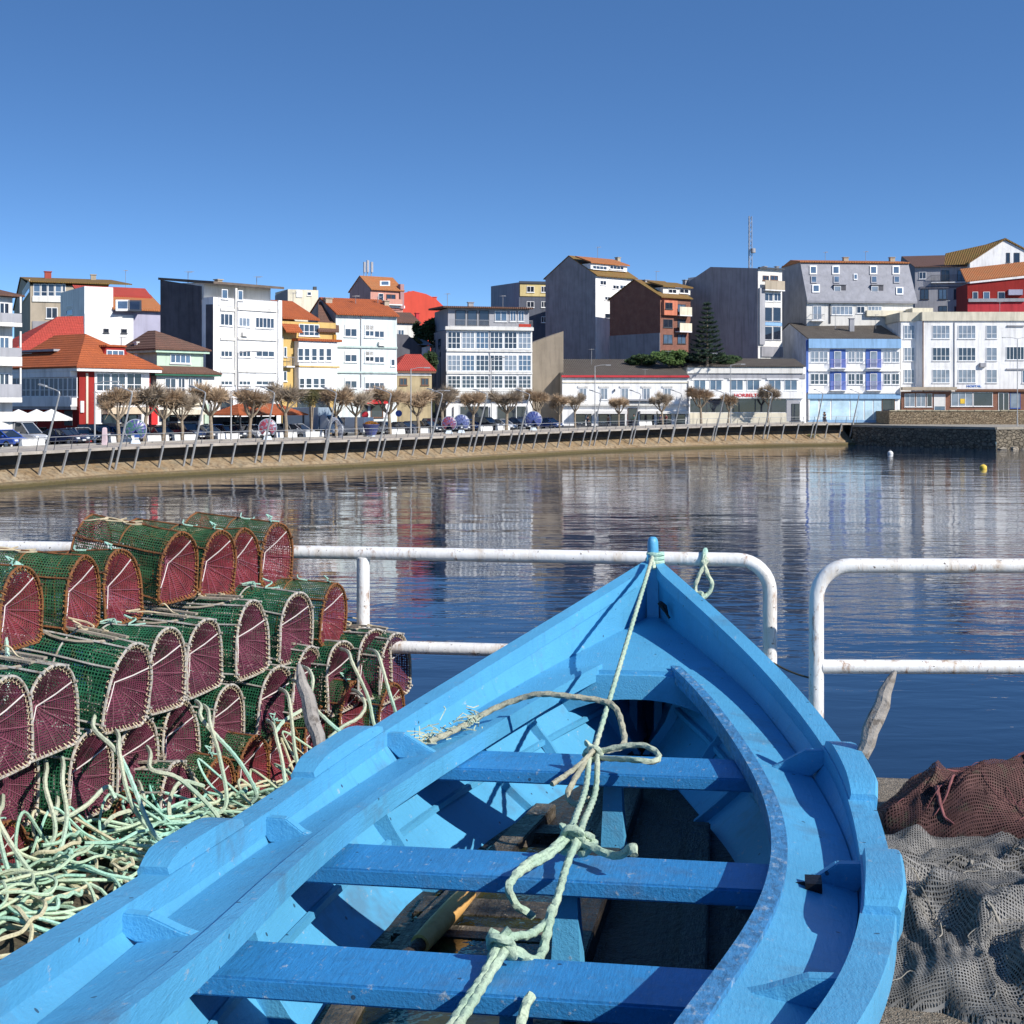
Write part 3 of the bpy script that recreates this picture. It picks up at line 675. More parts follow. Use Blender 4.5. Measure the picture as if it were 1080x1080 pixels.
# pier at the right end of the shore
mpier=rubble_mat('pier_masonry',(.17,.145,.11),(.30,.25,.18),1.5)
A=Vector((49.0,199.2,0));Bq=Vector((62.6,179,0)); C_=Vector((118,197,0)); D_=Vector((118,240,0)); E_=Vector((49,240,0))
poly=[A,Bq,C_,D_,E_]
t=thing('stone_pier','dark masonry pier jutting out at the right end of the promenade','pier',(Bq.x,Bq.y,ZW)); o=Vector(t.location)
q=MB(); lo=[(p.x-o.x,p.y-o.y,-2) for p in poly]; hi=[(p.x-o.x,p.y-o.y,-1.50-ZW) for p in poly]
def wallgrid(a,b_,z0,z1,nx,nz,amp,seed):
    a,b_=Vector(a),Vector(b_); nrm=Vector((b_.y-a.y,a.x-b_.x,0)).normalized(); rows=[]
    for i in range(nx+1):
        p=a.lerp(b_,i/nx); r=[]
        for k in range(nz+1):
            z=lerp(z0,z1,k/nz); e=amp*mnoise.noise((i*.9+seed,k*.9,seed))*(0 if k==nz else 1); r.append((p.x+nrm.x*e,p.y+nrm.y*e,z))
        rows.append(r)
    return rows
q.grid(wallgrid(Vector(lo[0]),Vector(lo[1]),-2,-1.5-ZW,40,12,.12,3)); q.grid(wallgrid(Vector(lo[1]),Vector(lo[2]),-2,-1.5-ZW,80,12,.16,8))
q.build('masonry',mpier,t)
MB().add([(x,y,z) for x,y,z in hi],[(0,1,2,3,4)]).build('deck',mat('pier_deck',(.30,.27,.22),.9,.2,.5),t)
q=MB(); pa=[Vector(p) for p in hi[:3]]
for a,b_ in ((pa[0],pa[1]),(pa[1],pa[2])):
    dd=(b_-a).normalized(); nn=Vector((-dd.y,dd.x,0)); ln=(b_-a).length; k=0
    while k<ln-.2:
        l_=min(1.3+.5*((k*7)%1),ln-k); q.hull([a+dd*x+nn*y+Vector((0,0,z)) for x in (k+.02,k+l_-.02) for y in (-.10,.6) for z in (-.26,.05)]); k+=l_
q.build('coping',mat('pier_coping',(.33,.29,.23),.9,.2,1.2,.03,6),t)
q=MB(); rd=random.Random(3)
for i in range(70):
    f=rd.random(); p=pa[1].lerp(pa[2],f*.6)+Vector((.3,-.9,0)).normalized()*rd.uniform(0,1.4); r_=rd.uniform(.25,.6)
    q.hull([(p.x+r_*rd.uniform(-1,1),p.y+r_*rd.uniform(-1,1),.0+r_*rd.uniform(-.7,.7)) for _ in range(9)])
o2=tag(q.build('rubble',mat('rubble_stone',(.34,.29,.22),.95,.25,1.5,.04,5),None,loc=o),'loose tan boulders heaped along the foot of the lit pier face','boulders',kind='stuff')
# retaining wall under the hotel
t=thing('retaining_wall','brown rubble retaining wall below the brick fronted hotel','wall',(W(938,440,206).x,206,-1.6)); o=Vector(t.location)
MB().grid(wallgrid((0,0,0),(45,-2,0),0,2.05,60,8,.10,4)).grid([[(0,0,2.05),(0,9,2.05)],[(45,-2,2.05),(45,9,2.05)]]).grid(wallgrid((0,9,0),(0,0,0),0,2.05,10,8,.05,6)).build('masonry',rubble_mat('wall_masonry',(.27,.20,.13),(.38,.30,.20),2.6,(.10,.075,.05)),t)
q=MB()
for k in range(36): q.hull([(x,y,z) for x in (k*1.25+.02,k*1.25+1.22) for y in (-.12-k*.055,.4-k*.055) for z in (2.06,2.2+.03*((k*5)%3))])
q.build('coping',mat('wall_coping',(.36,.32,.22),.9,.25,1.2,.03,6),t)
# mooring buoys
for px,py,c,lab in ((939,478,(.75,.74,.70),'small white mooring buoy on the water below the dark pier'),(1037,493,(.75,.52,.08),'small yellow mooring buoy on the water below the dark pier')):
    p=Wz(px,py,ZW+.12); t=thing('buoy',lab,'buoy',(p.x,p.y,ZW))
    MB().lathe([(.0,-.25),(.25,-.15),(.34,.05),(.30,.25),(.14,.38),(.0,.42)],14).build('float',mat('buoy_'+str(px),c,.5),t,smooth=True)
    MB().tube([(.09*math.cos(a),0,.46+.09*math.sin(a)) for a in [k*.63 for k in range(11)]],.025,6).build('eye',mdst,t)
# ================================================================ CREELS
def m_net(name,cord,pitch,thick,blotch=None,fill=0.):
    """square netting: cords on a transparent ground, UV in metres"""
    m,nt=_nt(name); t=nt.nodes.new('ShaderNodeTexCoord'); uv=t.outputs['UV']
    nz=nt.nodes.new('ShaderNodeTexNoise'); nz.inputs['Scale'].default_value=14; L(nt,uv,nz.inputs['Vector'])
    va=nt.nodes.new('ShaderNodeVectorMath'); va.operation='MULTIPLY_ADD'; L(nt,nz.outputs['Color'],va.inputs[0]); va.inputs[1].default_value=(pitch*.9,)*3; L(nt,uv,va.inputs[2])
    sx=nt.nodes.new('ShaderNodeSeparateXYZ'); L(nt,va.outputs[0],sx.inputs[0])
    def ln(s): 
        f=math_n(nt,'FRACT',math_n(nt,'DIVIDE',s,pitch)); d_=math_n(nt,'ABSOLUTE',math_n(nt,'SUBTRACT',f,.5)); return math_n(nt,'GREATER_THAN',d_,.5-thick)
    a=math_n(nt,'MAXIMUM',ln(sx.outputs[0]),ln(sx.outputs[1]))
    v=coord(nt); f=noise_n(nt,v,9,4,.6); c=mixc(nt,ramp(nt,f,.35,.65),mul(cord,.6),mul(cord,1.35)); c=mixc(nt,math_n(nt,'MULTIPLY',ramp(nt,noise_n(nt,v,2.1,4,.6),.45,.7),.5),c,mul(cord,.5))
    if blotch: c=mixc(nt,ramp(nt,noise_n(nt,v,16,5,.7),.55,.68),c,blotch)
    if fill: a=math_n(nt,'MAXIMUM',a,fill)
    finish(nt,c,.75,0,None,spec=.3,alpha=a); return m
mg=m_net('green_netting',(.022,.135,.062),.0125,.16,(.10,.12,.05))
mgr=m_net('green_netting_old',(.042,.125,.05),.0125,.155,(.20,.12,.04))
mmr=m_net('maroon_netting',(.13,.026,.052),.0105,.21,(.05,.03,.03))
mmr2=m_net('red_netting',(.20,.026,.038),.0105,.22,(.09,.035,.03))
m_wf=mat('whitewashed_hoop',(.44,.41,.36),.7,.25,14,.003,70,col2=(.24,.17,.11),c2lo=.52,c2hi=.66)
m_rf=mat('rusty_hoop',(.22,.085,.03),.85,.3,14,.004,70,col2=(.09,.05,.03),c2lo=.5,c2hi=.62)
m_tw=mat('cream_twine',(.52,.43,.28),.85,.25,20,.002,90); m_two=mat('orange_twine',(.30,.14,.04),.85,.3,20,.002,90)
m_spoke=mat('pink_spoke_cord',(.20,.065,.095),.85,.2,20)
m_cord=mat('white_cord',(.72,.66,.62),.8,.15,20)
m_wood=mat('creel_slat_wood',(.34,.29,.22),.85,.25,9,.003,60)
TW,TH,TL=.248,.30,.50
def dprof(s=1.,n=20,w=TW,h=TH):
    """D section: flat foot, upright cheeks, arched crown (closed, starts bottom left)"""
    P=[(-w/2,.02),(-w/2,h*.28),(-w/2,h*.45)]
    for k in range(n+1):
        a=math.pi*(1-k/n); P.append((math.cos(a)*w/2,h*.45+math.sin(a)*h*.55))
    P+=[(w/2,h*.28),(w/2,.02),(w/2-.02,0),(0,-.002),(-w/2+.02,0)]
    c=h*.48
    return [(x*s,c+(z-c)*s) for x,z in P]
def make_creel(name,label,mnet,mend,mframe,mtw,seed,hatch,oval=False):
    rd=random.Random(seed); t=thing(name,label,'creel')
    def wob(x,y,z): return (x+(.011*mnoise.noise((x*5,y*5,z*5+seed))),y+.006*mnoise.noise((x*8+5,y*9,z*9+seed)),z+.006*mnoise.noise((x*9,y*7+3,z*9+seed)))
    pr=dprof(); n=len(pr)
    per=[0]
    for i in range(n): a,b_=pr[i],pr[(i+1)%n]; per.append(per[-1]+math.hypot(a[0]-b_[0],a[1]-b_[1]))
    ys=rng(0,TL,8); rows=[];uv=[]
    for y in ys:
        k=1-.035*math.sin(y/TL*math.pi*2)**2
        rows.append([wob(x*k,y,z*(1-.02*(1-k))) for x,z in pr+[pr[0]]]); uv.append([(p,y) for p in per])
    MB().grid(rows,uv).build('netting',mnet,t,smooth='all',fixn=False)
    # funnel ends
    for ye,yi,nm in ((.004,.085,'entrance_net'),(TL-.004,TL-.09,'back_net')):
        rows=[];uv=[]
        cx,cz=rd.uniform(-.015,.015),TH*.50+rd.uniform(-.02,.02)
        for k in range(7):
            f=k/6; s_=1-f*.93; rows.append([wob(x*s_+cx*f,lerp(ye,yi,f**1.25),TH*.48+(z-TH*.48)*s_+(cz-TH*.48)*f) for x,z in pr+[pr[0]]])
            uv.append([(p,f*.2) for p in per])
        MB().grid(rows,uv).build(nm,mend,t,smooth='all',fixn=False)
    for y in (0,TL*.5,TL):
        MB().tube([wob(x,y,z) for x,z in pr],.0053 if y!=TL*.5 else .004,6,closed=True).build('hoop',mframe,t,smooth=True)
    q=MB()
    for x,z in ((-TW/2,.03),(TW/2,.03),(-TW*.43,TH*.74),(TW*.43,TH*.74),(0,TH+.002),(-TW*.22,TH*.96),(TW*.22,TH*.96)):
        if x in (-TW*.22,TW*.22) and not hatch: continue
        q.tube([wob(x,y,z) for y in rng(-.012,TL+.012,5)],.0048,5)
    q.build('rods',mframe,t,smooth=True)
    # lashing round the front hoop
    q=MB(); inn=dprof(.90); out=dprof(1.03); m_=44; P=[]
    def along(prf,f):
        tot=per[-1]*f; i=max(0,min(n-1,int(np.searchsorted(per,tot))-1)); u=(tot-per[i])/(per[i+1]-per[i]+1e-9); a,b_=prf[i],prf[(i+1)%n]; return lerp(a[0],b_[0],u),lerp(a[1],b_[1],u)
    for i in range(m_):
        f=(i+rd.uniform(-.2,.2))/m_%1; a=along(inn,f); b_=along(out,(f+.006)%1); P+=[(a[0],.004,a[1]),((a[0]+b_[0])/2,-.009,(a[1]+b_[1])/2),(b_[0],.002,b_[1]),(b_[0],.008,b_[1])]
    q.tube(P,.0019,4,closed=True); q.build('lashing',mtw,t,smooth=True)
    q=MB(); a=along(inn,.49+rd.uniform(-.04,.04)); b_=along(inn,.03+rd.uniform(-.02,.04))
    c=(cx,.07,TH*.5); q.tube([(a[0],.0,a[1]),(lerp(a[0],cx,.5),.03,lerp(a[1],c[2],.5)),c],.0024,5).tube([c,(lerp(b_[0],cx,.45),.03,lerp(b_[1],c[2],.45)),(b_[0],.0,b_[1])],.0022,5)
    q.build('draw_cord',m_cord,t,smooth=True)
    q=MB()
    for i in range(13):
        a=along(inn,(i+rd.uniform(-.2,.2))/13%1); q.tube([(a[0],.002,a[1]),(lerp(a[0],cx,.55),.040,lerp(a[1],cz,.55)),(cx,.078,cz)],.0012,3,caps=False)
    q.tube([(cx+.016*math.cos(k*.785),.074,cz+.016*math.sin(k*.785)) for k in range(8)],.0035,4,closed=True); q.build('spokes',m_spoke,t)
    if hatch:
        q=MB(); q.tube([(.075*math.cos(a),TL*.5+.16*math.sin(a),TH-.004-.02*math.cos(a)**2) for a in [k*2*math.pi/18 for k in range(18)]],.0065,5,closed=True).build('hatch_ring',m_wood,t,smooth=True)
        q=MB()
        for x in (-.03,.03): q.beam((x,.06,TH+.01),(x*1.3,TL-.05,TH+.012),.018,.008)
        q.build('slat',m_wood,t)
    # bridle ends knotted on the crown
    q=MB()
    for i in range(3):
        y=rd.uniform(.02,.3); p=[Vector((rd.uniform(-.05,.05),y,TH+.008))]
        for k in range(5): p.append(p[-1]+Vector((rd.uniform(-.05,.05),rd.uniform(-.03,.06),rd.uniform(-.012,.016))))
        q.tube(catmull([Vector((v.x,v.y,max(v.z,TH-.0+.004-1.6*v.x*v.x))) for v in p],3),.0035,4)
    q.build('bridle',m_tw if seed%2 else m_rope_t,t,smooth=True); return t
protoW=[make_creel('creel','x',mg,mmr,m_wf,m_tw,s_,h_) for s_,h_ in ((1,True),(2,False),(3,True))]
protoR=[make_creel('rusty_creel','x',mgr,mmr2,m_rf,m_two,s_,h_) for s_,h_ in ((4,False),(5,False))]
used=set()
rdc=random.Random(21)
def creel(px,py,Y,kind,i,label,group,rot=0.,tilt=0.,zoff=0.,sc_=None):
    sc_=sc_ or (rdc.uniform(.90,.96) if kind=='r' else rdc.uniform(.95,1.03))
    proto=(protoW if kind=='w' else protoR)[i%(3 if kind=='w' else 2)]
    p=W(px,py,Y); p.z=max(p.z-TH/2*sc_,.004)+zoff
    rz=R(56+math.degrees(math.atan2(-p.x,p.y))+rot+rdc.uniform(-4,4))
    if proto.name in used: o=dup(proto)
    else: o=proto; used.add(proto.name)
    o.location=p; o.rotation_euler=(R(tilt+rdc.uniform(-4,4)),R(rdc.uniform(-6,6)),rz); o.scale=(sc_,)*3
    o['label']=label; o['group']=group; return o
ordn=['leftmost','second from the left','third from the left','fourth from the left','fifth from the left','sixth from the left','seventh from the left','eighth from the left','ninth from the left','tenth from the left']
G='creels stacked on the quay'
def creel_row(lst,desc):
    for k,(px,py,Y,kind,rot,tilt) in enumerate(lst):
        creel(px,py,Y,kind,k,('white hooped green creel, ' if kind=='w' else 'rusty hooped creel, ')+ordn[k]+' '+desc,G,rot,tilt)
creel_row([(22,640,4.72,'r',-4,0),(86,626,5.05,'r',0,0),(132,618,5.33,'r',0,0),(187,597,5.58,'r',-3,4),(228,594,5.84,'r',0,0),(262,592,6.06,'r',0,0),(291,584,6.26,'r',0,0)],'in the top row')
creel_row([(-32,775,3.98,'w',0,0),(10,765,4.24,'w',0,0),(56,747,4.52,'w',-4,0),(130,724,4.88,'w',0,3),(175,706,5.13,'w',0,0),(216,691,5.40,'w',0,0),(267,673,5.68,'w',0,0),(311,661,5.94,'w',0,0),(350,648,6.18,'r',8,0)],'in the second row down')
creel_row([(15,826,4.42,'w',0,0),(95,816,4.74,'w',-4,0),(145,800,5.0,'w',0,0),(193,778,5.26,'w',0,0),(240,760,5.52,'w',0,0),(287,741,5.78,'w',0,0),(322,718,5.98,'w',0,0),(363,713,6.12,'w',0,0),(396,700,6.24,'w',0,0),(417,702,6.34,'w',0,0)],'in the third row down')
creel_row([(10,912,4.34,'r',0,0),(70,905,4.62,'r',0,0),(135,880,4.9,'r',0,0),(192,846,5.08,'w',0,0),(228,838,5.32,'r',0,0),(267,812,5.56,'r',0,0),(300,797,5.78,'r',0,0),(338,780,5.98,'r',0,0),(374,752,6.14,'r',0,0),(413,752,6.3,'r',0,0)],'in the bottom row')
# ---------------------------------------------------------------- heaped and hanging ropes
RA=Vector((-1.75,3.55,0)); RE=Vector((-.78,5.75,0)); rdir=(RE-RA).normalized(); rnr=Vector((rdir.y,-rdir.x,0)); rlen=(RE-RA).length
def pile_h(s,u): # height of the heap at distance s along, u across
    e=max(0,1-(u/.46)**2); f=min(1,max(0,s/.5))*min(1,max(0,(rlen-s)/.5)); return (.26-.06*s)*e*(.5+.5*f)+.012
rp=random.Random(11); qs=[MB(),MB(),MB()]
def pileP(s,u,h): p=RA+rdir*s+rnr*u; p.z=h; return p
for i in range(95):
    s=rp.uniform(0,rlen); u=rp.gauss(0,.19); r0=rp.uniform(.06,.26); turns=rp.choice((.8,1.2,1.7,2.4)); a0=rp.uniform(0,6.28); el=rp.uniform(.4,1.2); ph=rp.uniform(0,3.14)
    P=[]; k=int(12*turns)+3; ex=rp.uniform(-.02,.05); tl=rp.uniform(-.5,.5)
    for j in range(k):
        a=a0+turns*6.28*j/k; rr_=r0*(1+.25*math.sin(a*1.7+ph)); da=math.cos(a)*rr_; db=math.sin(a)*rr_*el
        ss=s+da*math.cos(ph)-db*math.sin(ph)+tl*j/k*.7; uu=u+da*math.sin(ph)+db*math.cos(ph)
        P.append(pileP(ss,uu,pile_h(ss,uu)+ex+.03*math.sin(a+ph)+.01*(j%2)))
    P=[Vector((p.x,p.y,max(p.z,.01))) for p in P]
    qs[(0,0,1,1,0,2)[i%6]].tube(catmull(P,4),rp.choice((.0048,.0056,.0064)),6)
for i in range(44):
    s0=rp.uniform(.1,rlen-.1); s1=s0+rp.uniform(-.45,.45); h=rp.uniform(.12,.45)*(1-.14*s0); u0,u1=rp.uniform(-.1,.2),rp.uniform(-.12,.2); um=rp.uniform(-.19,-.10)
    P=[pileP(s0,u0,pile_h(s0,u0)),pileP(lerp(s0,s1,.25),lerp(u0,um,.7),h*.7+.05),pileP(lerp(s0,s1,.5),um,h),pileP(lerp(s0,s1,.75)+rp.uniform(-.1,.1),lerp(u1,um,.7),h*.7),pileP(s1,u1,pile_h(s1,u1)+.01)]
    qs[(0,1,0,0,1,2)[i%6]].tube(catmull(P,6),rp.choice((.0048,.0056)),6)
o=thing('rope_heap','tangled heap of pale mint and cream ropes between the creels and the boat','ropes',RA); o['kind']='stuff'
for q,m_ in zip(qs,(m_rope('heap_mint',(.24,.55,.43),(.46,.70,.56),(.34,.50,.36)),m_rope('heap_green',(.34,.56,.40),(.52,.68,.48),(.50,.56,.38)),m_rope('cream_rope',(.50,.47,.30),(.60,.56,.38)))):
    q.V=[(x-RA.x,y-RA.y,z) for x,y,z in q.V]; c_=q.build('ropes',m_,o,smooth=True); c_['kind']='stuff'
rows=[[pileP(s,u,max(.004,pile_h(s,u)-.05+.05*mnoise.noise((s*6,u*6,2)))) for u in rng(-.5,.5,14)] for s in rng(-.1,rlen+.1,50)]
q=MB().grid([[p-RA for p in r] for r in rows]); c_=q.build('heap_core',mat('dark_old_rope',(.06,.05,.032),.95,.5,20,.02,50,col2=(.13,.12,.07)),o,smooth=True); c_['kind']='stuff'
hang=[((0,640,4.9),(8,690,4.6),(4,740,4.4)),((126,795,4.6),(140,850,4.55),(178,905,4.6)),((100,770,4.7),(128,800,4.6),(160,875,4.5)),((48,830,4.4),(58,880,4.35),(30,920,4.3)),((66,826,4.42),(70,868,4.4),(52,925,4.3)),((0,870,4.2),(40,930,4.2),(90,985,4.3)),((-6,850,4.2),(14,930,4.2),(60,960,4.3)),
 ((222,765,5.0),(232,800,5.0),(238,850,4.95)),((214,760,5.05),(250,800,5.05),(270,835,5.1)),((160,812,4.8),(190,822,4.8),(230,862,4.8)),((292,780,5.4),(298,805,5.35),(300,835,5.3)),((306,745,5.5),(311,790,5.45),(318,822,5.4)),((320,735,5.6),(345,760,5.5),(368,783,5.5)),((372,700,5.85),(388,735,5.85),(395,765,5.8)),((402,700,5.95),(410,728,5.9),(417,752,5.9)),((385,745,5.8),(378,757,5.75),(362,766,5.7)),((330,720,5.6),(322,745,5.6),(300,760,5.5)),((150,850,4.8),(118,862,4.7),(95,890,4.6)),((60,865,4.5),(90,850,4.55),(112,830,4.65)),((185,885,4.8),(178,850,4.85),(190,825,4.9))]
for i,h in enumerate(hang):
    P=[W(*k) for k in h]; P=[P[0]+Vector((-.08,.24,.02)),P[0]+Vector((-.03,.10,.03))]+P; e=P[-1]+Vector((rp.uniform(-.1,.1),rp.uniform(-.1,.1),-.04)); P.append(Vector((e.x,e.y,max(e.z,.02))))
    rope(P,.0078,(m_rope_t,m_rope_g)[i%2],'hanging_rope',None,'pale mint rope strand hanging down the face of the stacked creels','rope','rope strands hanging down the creels',k=8,twist=60,n=6)
o=thing('rope_knot','turquoise rope knot tied to the leftmost rusty creel','rope',W(9,612,4.8)); 
for s_ in range(3): knot(Vector(o.location)+Vector((.02*s_,0,.012*s_)),.008,.028,m_rope_t,o,3,s_)

# ================================================================ FISHING NETS
def m_heap(name,c1,c2,dark,sc_,tint=None):
    m,nt=_nt(name); t=nt.nodes.new('ShaderNodeTexCoord'); uv=t.outputs['UV']
    nz=nt.nodes.new('ShaderNodeTexNoise'); nz.inputs['Scale'].default_value=5; nz.inputs['Detail'].default_value=4; L(nt,uv,nz.inputs['Vector'])
    va=nt.nodes.new('ShaderNodeVectorMath'); va.operation='MULTIPLY_ADD'; L(nt,nz.outputs['Color'],va.inputs[0]); va.inputs[1].default_value=(.02,.02,0); L(nt,uv,va.inputs[2])
    sx=nt.nodes.new('ShaderNodeSeparateXYZ'); L(nt,va.outputs[0],sx.inputs[0])
    k=2*math.pi/sc_
    a=math_n(nt,'SINE',math_n(nt,'MULTIPLY',math_n(nt,'ADD',sx.outputs[0],sx.outputs[1]),k)); b_=math_n(nt,'SINE',math_n(nt,'MULTIPLY',math_n(nt,'SUBTRACT',sx.outputs[0],sx.outputs[1]),k))
    s_=math_n(nt,'MAXIMUM',a,b_); st=ramp(nt,s_,.15,.75)
    f=noise_n(nt,uv,3.2,6,.65); fine=noise_n(nt,uv,120,3,.7); c=mixc(nt,ramp(nt,f,.35,.65),c1,c2)
    if tint: c=mixc(nt,ramp(nt,noise_n(nt,uv,2.3,4,.6),.56,.68),c,tint)
    c=mixc(nt,math_n(nt,'MULTIPLY',ramp(nt,fine,.4,.7),.5),c,mul(c1,.4))
    c=mixc(nt,st,dark,c); finish(nt,c,.85,0,math_n(nt,'ADD',s_,math_n(nt,'MULTIPLY',fine,1.0)),.006,1,.2); return m
def heap(name,label,c0,ax,ay,hmax,m_,seed,loft=.10,nth=120,strand_m=None,rotz=0.,mnet=None):
    nx,ny=200,160
    def ridge(a,k): return (1-abs(math.sin(a)))**k
    def H(x,y,sd):
        r=math.hypot(x/ax,y/ay); w_=mnoise.noise((x*1.6+sd,y*1.6,sd*1.7)); w2=mnoise.noise((x*1.9-sd,y*2.1,5.3+sd))
        r*=1+.24*mnoise.noise((math.atan2(y,x)*1.3+sd,1.3,sd))+.05*mnoise.noise((x*9,y*9,sd))
        if r>=1.0: return -.02
        env=(1-r**2.6)**.6
        f1=ridge((x*.55+y*1.5)*3.6+w_*6.5,1.2); f2=ridge((x*1.5-y*.9)*3.1+w2*6.0+1,1.5); f3=ridge((x*.9+y*.6)*9+w_*8+w2*7,1.2); f4=ridge((x*.3-y*1.2)*11+w_*9-w2*7,1.3)
        return env*(hmax*(.62+.38*w_+.2*w2)+loft*(.50*f1*(.6+w2)+.40*f2+.27*f3+.18*f4*(.5+w_)-.26)+.012*mnoise.fractal((x*9,y*9,sd),.8,2.1,3))+.003
    def sheet(sd,lift,m,nm):
        rows=[];uvs=[]
        for i in range(nx+1):
            r_=[];u_=[]
            for k in range(ny+1):
                x=ax*1.12*(2*i/nx-1); y=ay*1.12*(2*k/ny-1); h=H(x,y,seed)
                if lift and h>0: h+=lift*(.6+1.6*mnoise.noise((x*6,y*6,sd)))
                g=min(1,max(0,h)*9); wx=.03*mnoise.noise((x*4,y*4,sd)); wy=.03*mnoise.noise((x*4+9,y*4,sd))
                r_.append((x+wx*g,y+wy*g,h)); u_.append((x+.06*mnoise.noise((x*3,y*3,sd+2)),y+.06*mnoise.noise((x*3,y*3,sd+7))))
            rows.append(r_);uvs.append(u_)
        MB().grid(rows,uvs).build(nm,m,t,smooth='all',fixn=False)
    t=thing(name,label,'fishing net',c0,rotz); sheet(seed,0,m_,'net_folds'); sheet(seed+11,.012,mnet,'loose_mesh'); sheet(seed+23,.026,mnet,'loose_mesh')
    rd=random.Random(seed); q=MB()
    for i in range(nth):
        x,y=rd.uniform(-ax,ax)*.9,rd.uniform(-ay,ay)*.9; a=rd.uniform(0,6.28); P=[]
        for k in range(rd.randint(5,14)):
            h=H(x,y,seed)
            if h<0: break
            P.append(Vector((x,y,h+.012+rd.uniform(0,.02)))); a+=rd.gauss(0,.5); x+=.035*math.cos(a); y+=.035*math.sin(a)
        if len(P)>3: q.tube(catmull(P,3),rd.choice((.0013,.0016,.002)),4,caps=False)
    for i in range(5):
        x,y=rd.uniform(-ax,ax)*.85,rd.uniform(-ay,ay)*.85; a=rd.uniform(0,6.28); P=[]; rb=rd.uniform(.005,.008); turn=rd.gauss(0,.25)
        for k in range(rd.randint(8,18)):
            h=H(x,y,seed)
            if h<0: break
            P.append(Vector((x,y,h+.016+rd.uniform(0,.012)))); a+=turn+rd.gauss(0,.25); x+=.045*math.cos(a); y+=.045*math.sin(a)
        if len(P)>4: n_=len(P); PP=catmull(P,4); m2=len(PP); q.tube(PP,[rb*min(1,.35+3*min(j,m2-1-j)/m2) for j in range(m2)],10,lobes=5,twist=26,amp=.28)
    q.build('loose_twine',strand_m,t,smooth=True)['kind']='stuff'; return t
mn1=m_net('grey_mesh',(.20,.193,.18),.0088,.17); mn2=m_net('maroon_mesh',(.11,.052,.045),.0084,.19,(.09,.08,.05))
m_tg=mat('grey_net_twine',(.30,.275,.23),.9,.25,20); m_tm=mat('maroon_net_twine',(.20,.075,.075),.9,.3,20)
mgn=m_heap('grey_net',(.17,.163,.15),(.25,.24,.215),(.06,.055,.048),.012,(.27,.25,.16))
mmn=m_heap('maroon_net',(.085,.04,.038),(.14,.068,.06),(.028,.014,.018),.011,(.13,.12,.07))
heap('fishing_net','heap of grey fishing net folded on the quay in front of the maroon net',(1.86,4.40,0),1.0,.86,.17,mgn,3,.17,60,m_tg,-.12,mn1)
heap('fishing_net','heap of dark maroon fishing net piled against the quay edge under the railing',(2.22,5.40,0),.84,.46,.31,mmn,8,.16,50,m_tm,-.1,mn2)
q=[]
for i in range(26):
    a=i/25*2.6+3.5; q.append(Vector((1.75+.5*math.cos(a),5.22+.30*math.sin(a),.03+.02*math.sin(i))))
rope(q,.016,mat('brown_headline',(.16,.085,.05),.9,.3,20,.003,80),'headline_rope',None,'brown headline rope curving round the foot of the maroon net','rope',k=3)
# ================================================================ BUILDINGS ACROSS THE HARBOUR
ZO={'a':(0,270),'b':(160,270),'c':(360,270),'d':(560,240),'e':(700,240),'f':(850,240)}; ZS=230/1080
def px_(k,x,y): o=ZO[k]; return o[0]+x*ZS,o[1]+y*ZS
def wallm(name,c,var=.09,streak=.5,**k): return mat(name,c,.85,var,.5,.004,3,streak=streak,spec=.2,**k)
WHITE=wallm('white_render',(.84,.83,.81)); WHITE2=wallm('off_white_render',(.72,.70,.65)); CREAMW=wallm('cream_trim',(.70,.64,.50))
DARKS=wallm('dark_slate_cladding',(.10,.10,.115),.25); GREYR=wallm('grey_and_shade_render',(.30,.295,.31),.15,.5); GREYL=wallm('light_grey_render',(.36,.36,.38),.1)
BEIGE=wallm('beige_render',(.42,.355,.27),.12); YEL=wallm('ochre_yellow_render',(.60,.41,.15)); YELB=wallm('pale_yellow_render',(.62,.50,.24)); MINT=wallm('mint_render',(.48,.60,.48)); 
REDW=wallm('deep_red_render',(.30,.028,.024)); CRIM=wallm('crimson_paint',(.52,.05,.06)); PINK=wallm('pink_render',(.58,.29,.23)); LAV=wallm('lavender_render',(.40,.39,.50)); 
BRICK=brick_mat('brown_brick',(.30,.11,.075),(.38,.15,.095),(.28,.2,.16),3.); BRICK2=brick_mat('red_brick_base',(.30,.12,.075),(.36,.15,.09),(.35,.28,.22),3.)
SALM=wallm('salmon_render',(.58,.20,.12)); BLUEW=wallm('mid_blue_render',(.09,.16,.43)); BLUEL=wallm('sky_blue_panel',(.26,.44,.66)); PALEB=wallm('pale_blue_render',(.40,.46,.58)); WARMW=wallm('pale_green_white_render',(.70,.76,.74))
T_OR=tile_mat('orange_roof_tiles',(.50,.13,.045),(.36,.10,.045)); T_RED=tile_mat('red_roof_tiles',(.50,.075,.055),(.40,.07,.05)); T_BR=tile_mat('brown_roof_tiles',(.20,.105,.075),(.13,.09,.07)); T_MOSS=tile_mat('mossy_roof_tiles',(.30,.17,.06),(.25,.20,.06)); T_GRY=tile_mat('weathered_grey_tiles',(.125,.105,.088),(.17,.15,.12)); T_OR2=tile_mat('pale_orange_roof_tiles',(.55,.20,.075),(.42,.22,.10))
SLATE=mat('grey_slate_roof',(.27,.272,.30),.6,.14,.8,.006,9,col2=(.20,.205,.23),streak=.3)
PVC=mat('white_window_frame',(.80,.80,.79),.45,.04,3); FRB=mat('brown_window_frame',(.16,.075,.04),.6,.15,5); FRD=mat('dark_window_frame',(.05,.055,.065),.5,.1,5); FRBL=mat('blue_window_frame',(.05,.10,.32),.5,.1,5)
def glassm(name,c,r=.06): return mat(name,c,r,.35,.7,0,spec=.8)
